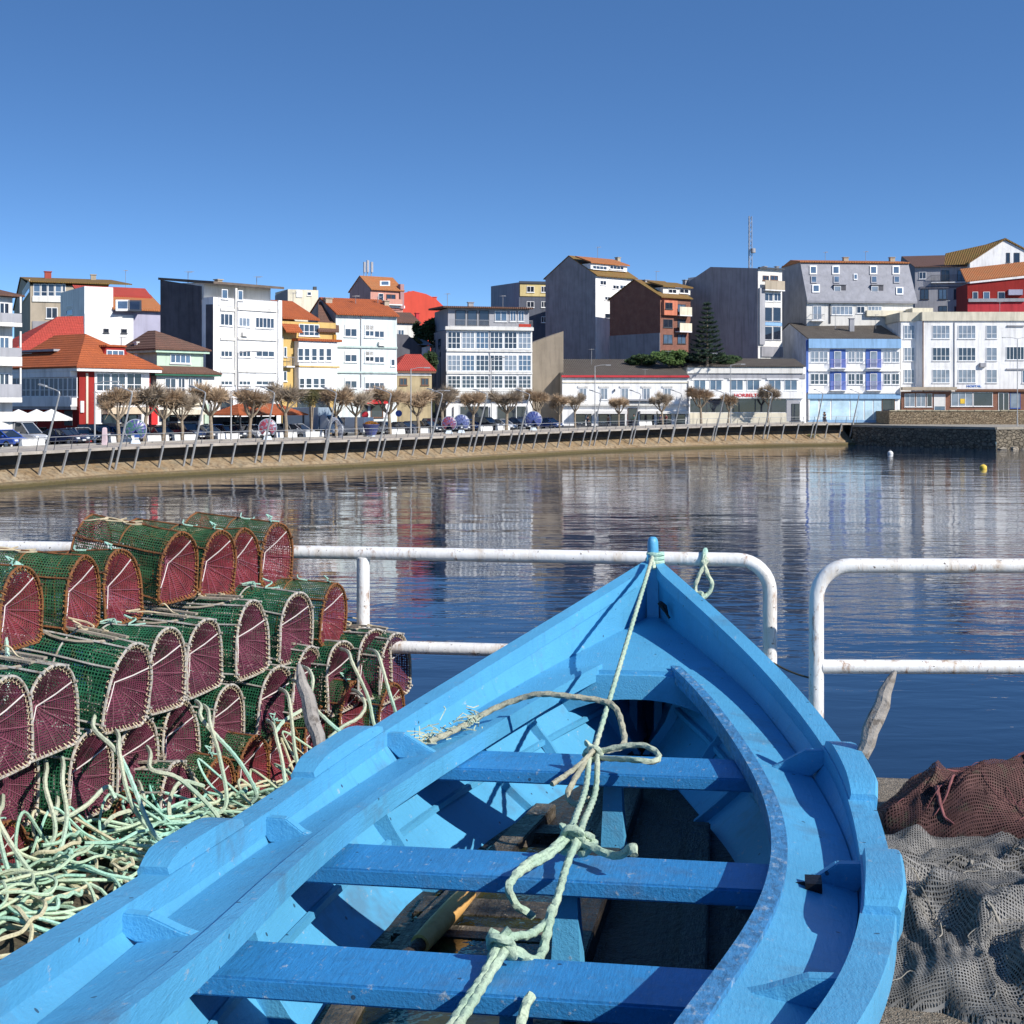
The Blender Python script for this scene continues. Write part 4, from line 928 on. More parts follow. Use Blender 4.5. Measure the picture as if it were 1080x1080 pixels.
GL=[glassm('window_glass',(.035,.05,.075)),glassm('window_glass_dim',(.018,.024,.038)),glassm('window_glass_curtained',(.20,.24,.29),.12),glassm('window_glass_blue',(.08,.13,.20),.08)]
BLIND=mat('lowered_roller_blind',(.70,.69,.66),.7,.05,4); SHUT=mat('grey_roller_shutter',(.38,.39,.40),.6,.08,4)
METR=mat('balcony_metal',(.30,.30,.31),.5,.1,5,metal=.3)
_wm={}
rw=random.Random(5)
def win_meshes(w_,h,nx,ny,fr,bl):
    key=(round(w_,1),round(h,1),nx,ny,fr.name,bl)
    if key not in _wm:
        t=.075; q=MB(); q.box(0,w_,-.07,.0,0,t).box(0,w_,-.07,.0,h-t,h).box(0,t,-.072,.0,t,h-t).box(w_-t,w_,-.072,.0,t,h-t)
        for i in range(1,nx): x=w_*i/nx; q.box(x-.04,x+.04,-.066,.0,t,h-t)
        for i in range(1,ny): z=h*(i/ny if ny>2 else .36); q.box(t,w_-t,-.062,.0,z-.03,z+.03)
        q.box(-.08,w_+.08,-.13,.0,-.09,-.004)
        f=q.mesh('window',fr)
        z1=h-t-(bl*(h-2*t)); g=[MB().add([(t,-.03,t),(w_-t,-.03,t),(w_-t,-.03,z1),(t,-.03,z1)],[(0,1,2,3)]).mesh('pane',m_,fixn=False) for m_ in GL]
        s=MB().box(t,w_-t,-.052,-.0,z1,h-t).mesh('blind',BLIND) if bl>0 else None
        _wm[key]=(f,g,s)
    return _wm[key]
BL_=[]
class Bld:
    def __init__(s,name,label,cat,xl,xr,Yl,ang,zb,back=None,d=None,z='p',group=None):
        s.z=z; kl=s.k(xl); kr=s.k(xr); s.A=Vector((kl*Yl,Yl,0)); s.D=Vector((math.cos(R(ang)),math.sin(R(ang)),0)); s.Nn=Vector((-s.D.y,s.D.x,0)); s.zb=zb
        s.w=(kr*s.A.y-s.A.x)/(s.D.x-kr*s.D.y)
        if back is not None: kb=s.k(back); s.d=(kb*s.A.y-s.A.x)/(s.Nn.x-kb*s.Nn.y)
        if d is not None: s.d=d
        s.t=thing(name,label,cat,(s.A.x,s.A.y,zb),R(ang),group); BL_.append(s)
    def k(s,x): return ((ZO[s.z][0]+x*ZS if s.z!='p' else x)-CXP)/FPX
    def yy(s,y): return ZO[s.z][1]+y*ZS if s.z!='p' else y
    def F(s,x,y,v=0.):
        """pixel -> (u,z) on the front plane set back by v"""
        k=s.k(x); A=s.A+s.Nn*v; u=(k*A.y-A.x)/(s.D.x-k*s.D.y); Y=A.y+s.D.y*u; return u,EYE-(s.yy(y)-HYP)/FPX*Y-s.zb
    def S(s,x,y,u=0.):
        k=s.k(x); A=s.A+s.D*u; v=(k*A.y-A.x)/(s.Nn.x-k*s.Nn.y); Y=A.y+s.Nn.y*v; return v,EYE-(s.yy(y)-HYP)/FPX*Y-s.zb
    def zF(s,x,y,v=0): return s.F(x,y,v)[1]
    def hull(s,name,m,pts,**k): return MB().hull(pts).build(name,m,s.t,**k)
    def box(s,name,m,u0,u1,v0,v1,z0,z1,par=None): return MB().box(u0,u1,v0,v1,z0,z1).build(name,m,par or s.t)
    def body(s,m,zt,name='wall',ztb=None,u0=0,u1=None):
        u1=s.w if u1 is None else u1; zb2=zt if ztb is None else ztb
        return s.hull(name,m,[(u,v,z) for u in (u0,u1) for v,z in ((0,-3),(0,zt),(s.d,-3),(s.d,zb2))])
    def gable(s,mw,mr,ze,zr,vr=.5,zeb=None,ov=.35,th=.16,u0=None,u1=None,sidew=None,rname='roof'):
        """ridge parallel to the front; gable ends left and right"""
        u0=0 if u0 is None else u0; u1=s.w if u1 is None else u1; zeb=ze if zeb is None else zeb; d=s.d
        P=[(0,-3),(0,ze),(d*vr,zr),(d,zeb),(d,-3)]
        s.hull('wall',mw,[(u,v,z) for u in (u0,u1) for v,z in P])
        if sidew is not None: s.hull('gable_wall',sidew,[(u,v,z) for u in (u0-.03,u0+.02) for v,z in ((.02,-3),(.02,ze-.02),(d*vr,zr-.03),(d-.02,zeb-.02),(d-.02,-3))])
        sl=(zr-ze)/(d*vr+1e-6); sb=(zr-zeb)/(d*(1-vr)+1e-6)
        q=MB(); q.hull([(u,v,z+dz) for u in (u0-.12,u1+.12) for v,z in ((-ov,ze-ov*sl),(d*vr,zr)) for dz in (.03,th)])
        q.hull([(u,v,z+dz) for u in (u0-.12,u1+.12) for v,z in ((d+ov,zeb-ov*sb),(d*vr+.003,zr)) for dz in (.03,th)])
        return q.build(rname,mr,s.t)
    def hip(s,mr,ze,ridge,zr,ov=.5,name='roof',u0=0,u1=None,v0=0,v1=None,lip=.14):
        u1=s.w if u1 is None else u1; v1=s.d if v1 is None else v1
        E=[(u,v) for u in (u0-ov,u1+ov) for v in (v0-ov,v1+ov)]
        return s.hull(name,mr,[(u,v,ze) for u,v in E]+[(u,v,ze+lip) for u,v in E]+[(u,v,zr) for u,v in ridge])
    def eave(s,m,ze,ov=.55,h=.22,u0=0,u1=None,v0=0,v1=None,name='eave'):
        u1=s.w if u1 is None else u1; v1=s.d if v1 is None else v1
        return s.box(name,m,u0-ov,u1+ov,v0-ov,v1+ov,ze-h,ze-.003)
    def _place(s,u,v,z,w_,h,nx,ny,fr,bl,g,rz=0,name='window'):
        f,gl,sh=win_meshes(w_,h,nx,ny,fr,bl); o=place(f,name,s.t,(u,v,z),rz)
        place(gl[rw.choice((0,0,1,3)) if g is None else g],'pane',o)
        if sh: place(sh,'blind',o)
        return o
    def win(s,x0,y0,x1,y1,nx=2,ny=1,fr=None,bl=0.,g=None,v=0.,name='window'):
        u0,z1=s.F(x0,y0,v); u1,_=s.F(x1,y0,v); _,z0=s.F((x0+x1)/2,y1,v); _,z1=s.F((x0+x1)/2,y0,v)
        return s._place(u0,v-.004,z0,u1-u0,z1-z0,nx,ny,fr or PVC,bl,g,0,name)
    def wins(s,xs,y0,y1,**k): return [s.win(a,y0,b_,y1,**k) for a,b_ in xs]
    def swin(s,x0,y0,x1,y1,nx=2,ny=1,fr=None,bl=0.,g=None,u=0.):
        v0,_=s.S(x0,y0,u); v1,_=s.S(x1,y0,u); zt=s.S((x0+x1)/2,y0,u)[1]; zb=s.S((x0+x1)/2,y1,u)[1]
        return s._place(u-.004,v0,zb,v0-v1,zt-zb,nx,ny,fr or PVC,bl,g,R(-90))
    def slabF(s,name,m,x0,y0,x1,y1,v0=-.1,v1=.0,par=None):
        """box on the front given by a pixel rectangle, from depth v0 to v1"""
        u0,_=s.F(x0,y0); u1,_=s.F(x1,y0); zt=s.F((x0+x1)/2,y0)[1]; zb=s.F((x0+x1)/2,y1)[1]
        return s.box(name,m,u0,u1,v0,v1,zb,zt,par)
    def open_(s,x0,y0,x1,y1,m=None,name='doorway'):
        """dark door or shop opening with a frame round it and glass inside"""
        u0,zt=s.F(x0,y0); u1,_=s.F(x1,y0); zb=s.F((x0+x1)/2,y1)[1]
        return s._place(u0,-.006,zb,u1-u0,zt-zb,max(1,round((u1-u0)/1.6)),1,m or FRD,0,1,0,name)
    def rail(s,x0,x1,ytop,ybot,v=-1.0,m=None,n=None,slab=True,mslab=None,solid=None,name='balcony'):
        u0,zt=s.F(x0,ytop); u1,_=s.F(x1,ytop); zt=s.F((x0+x1)/2,ytop)[1]; zb=s.F((x0+x1)/2,ybot)[1]
        o=s.box(name,mslab or WHITE,u0,u1,v,-.004,zb-.16,zb) if slab else s.box(name,mslab or WHITE,u0,u1,v-.03,v,zb-.02,zb+.02)
        if solid: s.box('parapet',solid,u0+.01,u1-.01,v-.003,v+.07,zb+.003,zt,o); return o
        q=MB(); q.box(u0,u1,v,v+.05,zt-.05,zt)
        k=max(2,int((u1-u0)/.16))
        for i in range(k+1): x=u0+(u1-u0-.03)*i/k; q.box(x,x+.03,v+.01,v+.035,zb,zt-.05)
        for uu in (u0,u1-.05): q.box(uu,uu+.05,v+.052,-.01,zt-.05,zt)
        q.build('railing',m or METR,o); return o
    def chimney(s,x,y0,y1,v,w_=.7,m=None,cap=True,par=None):
        u,zt=s.F(x,y0,v); _,zb=s.F(x,y1,v); q=MB().box(u-w_/2,u+w_/2,v-w_/2,v+w_/2,zb-.8,zt)
        if cap: q.box(u-w_/2-.1,u+w_/2+.1,v-w_/2-.1,v+w_/2+.1,zt+.003,zt+.1)
        return q.build('chimney',m or BEIGE,par or s.t)
    def skyl(s,x0,y0,x1,y1,slopef,m=None,par=None,dark=False):
        """roof window lying in the slope; slopef(pixel)->(u,v,z)"""
        P=[Vector(slopef(*q)) for q in ((x0,y1),(x1,y1),(x1,y0),(x0,y0))]; nrm=(P[1]-P[0]).cross(P[3]-P[0]).normalized()
        if nrm.z<0: nrm=-nrm
        o=MB().add([p+nrm*.05 for p in P]+[p+nrm*.16 for p in P],[(3,2,1,0),(4,5,6,7),(0,1,5,4),(1,2,6,5),(2,3,7,6),(3,0,4,7)]).build('roof_window',m or PVC,par or s.t)
        c=sum(P,Vector())/4; MB().add([c+(p-c)*.72+nrm*.165 for p in P],[(0,1,2,3)]).build('pane',GL[1] if dark else GL[3],o,fixn=False); return o
    def slope_front(s,ze,zr,vr,ov=.0):
        """returns f(pixel)-> point on the front roof slope from eave (v=0,z=ze) to ridge (v=vr,z=zr)"""
        def f(x,y):
            lo,hi=-1.,vr+1
            for _ in range(40):
                mid=(lo+hi)/2; u,z=s.F(x,y,mid); zs=ze+(zr-ze)*mid/vr
                if z>zs: lo=mid
                else: hi=mid
            # sight line rises less steeply than the roof
            return (u,mid,zs+.03)
        return f
    def aerial(s,x,ytop,ybot,v,m=None):
        u,zt=s.F(x,ytop,v); _,zb=s.F(x,ybot,v); q=MB().tube([(u,v,zb-.5),(u,v,zt)],.035,5)
        for k,l in enumerate((.9,.7,.5,.5,.4)): q.tube([(u-l/2,v-.2*k,zt-.1),(u+l/2,v-.2*k,zt-.1)],.018,4)
        q.tube([(u,v,zt-.1),(u,v-.85,zt-.1)],.02,4); return q.build('aerial',METR,s.t)

GZ=-1.75
# --- far left block, cut by the frame
b=Bld('balcony_block','cream block with white glazed balconies cut off by the left edge of the photo','building',-80,62,112,50,GZ,d=9,z='a')
b.body(WHITE2,b.zF(55,205)); b.hip(T_BR,b.zF(60,203),[(b.w*.2,4.5),(b.w*.75,4.5)],b.zF(0,160)+.6,ov=.7)
for y0,y1,yb in ((225,330,350),(395,500,545),(575,700,725)):
    b.slabF('balcony',WHITE2,-80,y1,74,yb,-1.1,-.004); b.slabF('parapet',GREYL,-80,y0+60,72,y1-1,-1.1,-1.0); b.wins(((-60,-10),(-5,48)),y0+5,y1-4,nx=2)
    b.slabF('post',WHITE2,64,y0-20,72,y0+60,-1.08,-.96)
# --- red roofed corner house
b=Bld('corner_house','two storey red walled corner house with orange hip roof and white glazed gallery','building',392,745,125,52,GZ,back=62,z='a')
ze=b.zF(560,560); b.body(REDW,ze)
b.eave(WHITE,ze+.02,.75,.28)
ap=b.F(435,385,3.4); ap2=b.S(195,400,3.2)
b.hip(T_OR,ze+.025,[(3.2,3.6),(3.2,b.d-2.0)],ap[1],ov=.85)
# gallery on the left face
def sbox(b,name,m,x0,y0,x1,y1,u0,u1,par=None):
    v0,_=b.S(x0,y0); v1,_=b.S(x1,y0); zt=b.S((x0+x1)/2,y0)[1]; zb=b.S((x0+x1)/2,y1)[1]; return b.box(name,m,u0,u1,min(v0,v1),max(v0,v1),zb,zt,par)
sbox(b,'gallery',WHITE,62,698,382,745,-.7,-.004); sbox(b,'gallery',WHITE,62,575,382,602,-.7,-.004)
for i in range(7): b.swin(64+i*45.5,604,64+i*45.5+44,697,nx=2,ny=2,u=-.55,g=2)
sbox(b,'fascia',GREYL,62,745,380,760,-.6,-.006); 
sbox(b,'shop_door',FRD,320,765,360,840,-.05,-.004)
b.slabF('front_panel',WHITE,468,574,738,860,-.03,-.004)
# front: glazed upper floor, awning
b.wins(((475,545),(548,620),(625,700)),580,670,nx=2,ny=2); b.slabF('drainpipe',CREAMW,424,580,434,830,-.1,-.004)
b.slabF('balcony',WHITE2,478,690,690,712,-.8,-.004); b.slabF('awning',mat('cream_awning',(.62,.50,.36),.8,.1,3),500,748,700,782,-1.2,-.1)
b.open_(505,785,590,850); b.open_(600,785,680,850); b.slabF('sign',PVC,395,718,412,775,-.14,-.004)
b.slabF('banner',mat('red_banner',(.72,.03,.03),.6,.1,3),735,740,765,835,-.5,-.4)
# dormers
u0,z0=b.F(520,525,.9); u1,_=b.F(625,525,.9); zt=b.F(570,450,.9)[1]; um=(u0+u1)/2; hw=(u1-u0)/2
o=b.hull('dormer',REDW,[(um+a,v,z) for v in (.9,3.4) for a,z in ((-hw-.5,z0),(hw+.5,z0),(-hw*.85,zt),(hw*.85,zt))]); MB().hull([(um+a,v,z) for v in (.72,3.6) for a,z in ((-hw*.95,zt+.004),(hw*.95,zt+.004),(-hw*.9,zt+.18),(hw*.9,zt+.18))]).build('dormer_roof',T_OR,o)
b.win(526,466,612,524,nx=3,v=.89,g=3)
v0,zl=b.S(90,530,1.0); v1,_=b.S(275,530,1.0); zh=b.S(200,475,1.0)[1]
o=b.box('dormer',REDW,1.0,3.2,min(v0,v1),max(v0,v1),zl-.3,zh); MB().box(.6,3.4,min(v0,v1)-.3,max(v0,v1)+.3,zh+.003,zh+.2).build('dormer_roof',GREYL,o)
b.swin(90,482,160,530,nx=1,bl=.95,u=.99); b.swin(195,482,272,528,nx=4,u=.99)
# --- mint green house
b=Bld('green_house','mint green house with brown tiled hip roof and white trim','building',775,1062,134,50,GZ,back=575,z='a')
ze=b.zF(900,590); b.body(WHITE2,ze-.1); b.eave(mat('dark_green_trim',(.03,.12,.07),.6),ze+.1,.5,.18)
b.hip(T_BR,ze+.105,[(1.0,1.4),(b.w-1.0,1.4),(1.0,b.d-1),(b.w-1,b.d-1)],b.zF(900,535,1.2),ov=.55)
z1=b.zF(900,470,1.0); b.box('upper_wall',MINT,.7,b.w-.7,.9,b.d-.8,ze-.5,z1)
b.eave(mat('pale_green_trim',(.45,.62,.48),.6),z1+.02,.45,.25,.7,b.w-.7,.9,b.d-.8)
b.hip(T_BR,z1+.025,[(2.0,3.0),(2.0,b.d-2.5)],b.zF(800,370,3.0),ov=.6,u0=.7,u1=b.w-.7,v0=.9,v1=b.d-.8,name='upper_roof')
b.win(842,488,942,532,nx=4,v=.89); b.wins(((815,870),(880,915),(930,955),(965,1000)),605,680,nx=2,ny=2); b.slabF('sign',CREAMW,790,722,1010,738,-.3,-.004); b.slabF('awning',CREAMW,790,760,1000,785,-1.,-.004)
b.open_(800,790,880,850); b.open_(905,790,985,850); b.chimney(680,430,500,4.2,.45,WHITE)
b.slabF('corner_pillar',MINT,1008,735,1032,830,-.2,-.004)
# --- beige house on the hill at the left
b=Bld('hill_house','beige hillside house with a row of white windows and mossy tile roof','building',150,640,178,22,5,back=70,z='a')
zf=b.zF(390,150); zs=b.S(80,155)[1]; b.body(BEIGE,zf); zr=b.S(110,95)[1]
MB().hull([(u,v,z) for u in (-.2,b.w+.3) for v,z in ((-.6,b.zF(390,132)-.15),(-.6,b.zF(390,132)),(b.d*.5,zr-.15),(b.d*.5,zr))]).hull([(u,v,z) for u in (-.2,b.w+.3) for v,z in ((b.d+.3,zf-.2),(b.d+.3,zf),(b.d*.5+.004,zr-.15),(b.d*.5+.004,zr))]).build('roof',T_MOSS,b.t)
b.hull('gable_wall',BEIGE,[(u,v,z) for u in (-.03,.02) for v,z in ((.05,zf-.1),(b.d-.05,zf-.1),(b.d*.5,zr-.25))])
b.wins(((165,200),(203,235),(238,270),(273,305),(308,325)),138,200,nx=1,ny=2); b.slabF('band',WHITE2,160,203,330,228,-.15,-.004); b.win(228,255,285,310,nx=2); b.swin(112,145,148,205,nx=1,bl=.6)
b.chimney(237,80,105,b.d*.4,.9,wallm('brick_red_chimney',(.35,.08,.06))); b.chimney(462,95,115,b.d*.4,.7)
b.slabF('ground_storey',GREYR,160,325,420,420,-.12,-.004); b.aerial(622,70,150,b.d*.5)
# --- white and lavender house with orange roof and crimson lean-to
b=Bld('gabled_house','white house with lavender side wall, orange roof and two roof windows','building',418,800,160,35,2,back=300,z='a')
zl=b.zF(430,150); b.hull('wall',WHITE,[(u,v,z) for u in (0,b.F(560,300)[0]) for v,z in ((0,-3),(0,zl),(b.d,-3),(b.d,b.S(310,270)[1]+2.2))])
u1=b.F(556,200)[0]; zk=b.zF(660,262); b.hull('wall',LAV,[(u,v,z) for u in (u1-.6,b.w) for v,z in ((.25,-3),(.25,zk),(b.d*.6,-3),(b.d*.6,zk))])
b.hull('lower_wall',WHITE,[(u,v,z) for u in (.01,b.F(660,300)[0]) for v,z in ((-.06,-3),(-.06,b.zF(560,290)),(.3,-3),(.3,b.zF(560,290)))])
sf=b.slope_front(b.zF(700,262)-.05,b.zF(560,205,4.5),4.5)
MB().hull([(u,v,z+dz) for u in (u1,b.w+.3) for v,z in ((-.3,b.zF(700,272)),(4.5,b.zF(560,190,4.5))) for dz in (0,.2)]).build('roof',T_OR2,b.t)
MB().hull([(u,v,z+dz) for u in (b.F(432,180)[0],b.w) for v,z in ((3.2,b.zF(500,200,3.2)),(5.5,b.zF(500,158,5.5))) for dz in (0,.2)]).build('upper_roof',T_RED,b.t)
sf=b.slope_front(b.zF(700,272)+.2,b.zF(560,190,4.5)+.2,4.5)
b.skyl(572,224,640,276,sf,WHITE); b.skyl(632,226,700,282,sf,FRD,dark=True)
b.win(512,360,538,380,nx=1,fr=FRD,g=1,v=-.06); b.win(600,362,628,382,nx=1,fr=FRD,g=1,v=-.06); b.swin(330,245,360,292,nx=1,bl=.5)
b=Bld('red_roof_shed','low house with a steep crimson painted roof behind the corner house','building',60,415,143,42,0,d=7,z='a')
za=b.zF(200,470); b.body(WHITE2,za)
MB().hull([(b.F(60,470)[0],-.2,za),(b.w,-.2,za),(b.F(285,300,2.5)[0],2.5,b.zF(285,300,2.5)),(b.F(413,298,2.5)[0],2.5,b.zF(413,298,2.5)),(0,b.d,za),(b.w,b.d,za),(b.w,b.d,za+1)]).build('roof',T_RED,b.t)
sf=b.slope_front(za,b.zF(350,300,2.5),2.7); b.skyl(302,380,335,398,sf,FRD,dark=True); b.skyl(340,380,370,398,sf,FRD,dark=True)
# --- tall white block with dark slate side
b=Bld('apartment_block','tall white five storey block with a dark slate side wall','building',305,640,143,50,GZ,back=45,z='b')
zt=b.zF(480,150); b.body(WHITE,b.zF(480,215)); 
# side cladding with the setback stair slot
v1=b.d; vs=b.S(248,150)[0]
b.hull('side_cladding',DARKS,[(u,v,z) for u in (-.06,-.004) for v,z in ((vs,-3),(vs,b.S(248,150)[1]),(v1,-3),(v1,b.S(45,118)[1]))])
b.hull('side_cladding',DARKS,[(u,v,z) for u in (-.05,-.004) for v,z in ((.0,-3),(.0,b.S(290,240)[1]),(b.S(270,240)[0],-3),(b.S(270,240)[0],b.S(270,240)[1]))])
b.hull('wall',WHITE2,[(u,v,z) for u in (0,b.w*.99) for v,z in ((1.6,b.zF(480,225)),(b.d,b.zF(480,225)),(1.6,b.zF(480,150,1.6)),(b.d,b.zF(480,135,1.6)))])
MB().hull([(u,v,z+dz) for u in (-.2,b.w+.2) for v,z in ((-.3,b.zF(480,152)),(b.d+.2,b.S(45,118)[1])) for dz in (.0,.25)]).build('roof',mat('roof_edge_brown',(.14,.11,.09),.9,.2,2),b.t)
b.win(345,165,375,212,nx=1,g=3); b.win(425,170,450,220,nx=1,g=3)
b.rail(330,620,212,255,v=-.02,slab=False)
for y in (265,410,570): b.slabF('cornice',WHITE2,338,y-4,412,y+8,-.14,-.004); b.slabF('cornice',WHITE2,425,y-4,618,y+8,-.16,-.004)
b.win(338,285,400,345,nx=3,g=0); b.win(430,305,485,350,nx=3,g=2); b.win(512,305,605,358,nx=5)
for xx in ((340,398),(430,488),(515,606)):
    b.win(xx[0],440,xx[1],500,nx=3,bl=.55); b.win(xx[0],583,xx[1],640,nx=3,bl=.7)
b.slabF('pilaster',WHITE2,408,160,418,640,-.22,-.004); b.slabF('pilaster',WHITE,622,220,640,640,-.18,-.004)
b.aerial(180,75,120,b.d*.6); b.open_(340,700,400,770); b.open_(430,700,600,770)
# --- grey flats behind
b=Bld('grey_flats','low grey and cream flat roofed block seen over the yellow house','building',675,825,215,25,6,back=612,z='b')
b.body(CREAMW,b.zF(700,165)); b.hull('side_wall',GREYR,[(u,v,z) for u in (-.05,-.004) for v,z in ((0,-3),(0,b.zF(675,165)),(b.d,-3),(b.d,b.S(615,195)[1]))])
b.slabF('band',WHITE,715,172,745,205,-.12,-.004); b.box('vent_pipe',FRD,b.F(808,150,2)[0]-.25,b.F(808,150,2)[0]+.25,1.8,2.3,b.zF(808,190,2),b.zF(808,152,2)); b.wins(((720,740),(770,790)),178,196,nx=1,g=1)
# --- yellow house
b=Bld('yellow_house','ochre yellow house with stepped orange roofs and a white glazed bay','building',645,912,152,44,GZ,d=9,z='b')
zt=b.zF(760,325); b.body(YEL,zt)
u0=b.F(705,420)[0]; u1=b.F(895,420)[0]
b.box('bay',WHITE,u0,u1,-.9,-.004,b.zF(800,660),b.zF(800,425)); b.box('bay_roof',T_OR,u0-.3,u1+.5,-1.15,-.005,b.zF(800,424),b.zF(800,412))
MB().hull([(u,v,z+dz) for u in (b.F(645,300)[0]-.1,b.F(825,300)[0]) for v,z in ((-.3,b.zF(760,318)),(5,b.zF(760,235,5))) for dz in (0,.18)]).build('roof',T_OR,b.t)
MB().hull([(u,v,z+dz) for u in (-.15,b.F(722,380)[0]) for v,z in ((-1.0,b.zF(690,382)),(1.2,b.zF(690,300,1.2))) for dz in (0,.15)]).build('porch_roof',T_OR,b.t)
MB().hull([(b.F(825,250,v)[0]+a,v,z) for v,z in ((-.4,b.zF(905,380)),(-.4,b.zF(905,380)+.2),(5,b.zF(760,230,5)),(5,b.zF(760,230,5)+.2)) for a in (0,2.9)]).build('side_roof',T_BR,b.t)
b.win(728,338,828,396,nx=4,ny=2,v=.0); b.wins(((722,750),(754,782),(790,820),(826,856),(862,892)),456,520,nx=1,ny=2,v=-.905,g=0); b.wins(((730,756),(762,792),(798,826),(832,858)),604,655,nx=1,ny=2,v=-.905)
b.rail(650,690,500,545,v=-.7); b.win(652,450,668,500,nx=1); b.win(650,570,668,620,nx=1); b.slabF('cornice',YEL,705,545,905,553,-1.0,-.02); b.slabF('corner_strip',wallm('ochre_trim',(.42,.22,.04)),896,390,910,620,-.2,-.004)
b.open_(720,690,790,770); b.open_(810,690,880,770)
# --- white block trimmed with green
b=Bld('apartment_block','white four storey block with green trim and orange tile roof','building',912,1214,158,30,GZ,back=775,z='b')
zt=b.zF(1000,287); zr=b.S(800,208)[1]
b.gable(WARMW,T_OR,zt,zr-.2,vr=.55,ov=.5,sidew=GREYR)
for y in (290,450,575): b.slabF('cornice',wallm('green_trim',(.50,.60,.55)),912,y-3,1214,y+6,-.18,-.004)
c0=940
def cx(x): return x+ (360-160)/ZS   # zoom c -> zoom b columns
for y0,y1 in ((340,400),(470,525),(597,655)):
    b.win(955,y0,1016,y1,nx=2,bl=.35,g=0); b.win(cx(115),y0+2,cx(212),y1+4,nx=4,bl=.5,g=0)
b.win(1056,342,1100,398,nx=1,bl=.4) ; b.win(1056,470,1100,523,nx=1,bl=.4)
b.chimney(872,212,262,3.2,.8,BEIGE); b.slabF('awning',mat('red_awning',(.50,.015,.02),.7,.1,3),cx(110),704,cx(222),732,-1.1,-.004); b.open_(cx(145),735,cx(205),800,FRB); b.open_(cx(95),735,cx(130),800); b.win(cx(245),510,cx(265),545,nx=1)
b.slabF('base_pier',WHITE,cx(206),735,cx(232),800,-.12,-.004)
# --- pink hillside house with antennas
b=Bld('pink_house','small pink hillside house with orange roof and mobile phone antennas','building',145,305,215,35,8,back=42,z='c')
zt=b.zF(220,165); b.gable(PINK,T_OR2,zt,b.S(85,103)[1],vr=.5,ov=.4,sidew=wallm('mauve_render',(.34,.24,.26)))
b.win(183,185,208,222,nx=1,fr=WHITE,g=1); b.win(222,190,268,222,nx=2,fr=FRB); b.rail(215,290,215,240,v=-.8,solid=PINK); b.slabF('band',WHITE,148,243,312,256,-.2,-.004); b.slabF('lower_wall',wallm('dark_pink_render',(.36,.16,.14)),150,257,300,268,-.1,-.004); b.slabF('corner_pier',wallm('mauve_trim',(.38,.22,.22)),288,140,306,262,-.3,.6)
sf=b.slope_front(zt,b.S(85,103)[1],b.d*.5); b.skyl(190,128,240,152,sf,WHITE)
q=MB()
for x,y in ((112,30),(128,22),(148,30)):
    u,z_=b.F(x,y,b.d*.5); _,zb_=b.F(x,100,b.d*.5); q.tube([(u,b.d*.5,zb_-.4),(u,b.d*.5,z_)],.07,6).box(u-.18,u+.18,b.d*.5-.32,b.d*.5-.1,zb_+.6,z_)
q.build('antenna',GREYL,b.t)
b=Bld('red_house','windowless coral red hillside house behind the pink house','building',300,510,240,20,10,d=9,z='c')
zt=b.zF(400,270); b.hull('wall',mat('coral_render',(.62,.075,.045),.85,.06,.4,streak=.2),[(u,v,z) for v in (0,b.d) for u,z in ((0,-3),(b.w,-3),(0,b.zF(305,185)),(b.F(355,175)[0],b.zF(355,172)),(b.F(420,190)[0],b.zF(420,188)),(b.F(468,215)[0],b.zF(468,212)),(b.w,b.zF(508,252)))])
b.chimney(462,205,225,3,.6,mat('coral_chimney',(.55,.08,.05)));b.chimney(340,178,190,3,.5,mat('coral_chimney',(.55,.08,.05)))
# --- houses in the gap
b=Bld('white_cottage','white cottage wall with brown roof below the pink house','building',272,388,196,25,5,d=8,z='c')
b.gable(WHITE2,T_BR,b.zF(330,330),b.zF(330,285,4),vr=.5); b.win(280,365,310,392,nx=2); b.chimney(375,285,305,4,.5,CRIM)
b=Bld('dark_gable_house','small house with a dark slate gable and grey roof behind the red cottage','building',285,448,186,35,3,d=7,z='c')
ug=b.F(330,385)[0]; b.hull('wall',DARKS,[(u,v,z) for v in (0,.9) for u,z in ((-1.0,-3),(b.F(400,400)[0],-3),(-1.0,b.zF(280,385)),(b.F(330,385)[0],b.zF(320,390)),(b.F(398,440)[0],b.zF(398,450)))])
b.hull('wall',WHITE,[(u,v,z) for v in (.1,b.d) for u,z in ((b.F(393,450)[0],-3),(b.F(442,450)[0],-3),(b.F(393,450)[0],b.zF(395,455)),(b.F(442,450)[0],b.zF(442,445)))]); b.hull('roof',SLATE,[(u,v,z) for u0_,z in ((375,b.zF(375,440)),(440,b.zF(440,400,3))) for u in (b.F(u0_,440)[0],b.F(442,440)[0]+.2) for v in ((-.2,) if u0_==375 else (3,4))]); b.win(428,475,440,495,nx=1,fr=FRD,g=1,v=.09)
b=Bld('red_roof_cottage','stone cottage with bright red hip roof between the two white blocks','building',270,448,174,25,-1,d=8,z='c')
ze=b.zF(350,570); b.body(wallm('tan_stone_wall',(.40,.32,.19),.2),ze-.1); b.eave(FRB,ze,.4,.25); b.hip(T_RED,ze+.004,[(b.F(320,485,3)[0],3.2),(b.F(400,525,3)[0],3.4)],b.zF(320,485,3),ov=.45)
b.slabF('band',WHITE,275,578,445,592,-.12,-.004); b.wins(((288,325),(395,430)),605,640,nx=2,fr=FRB,g=1)
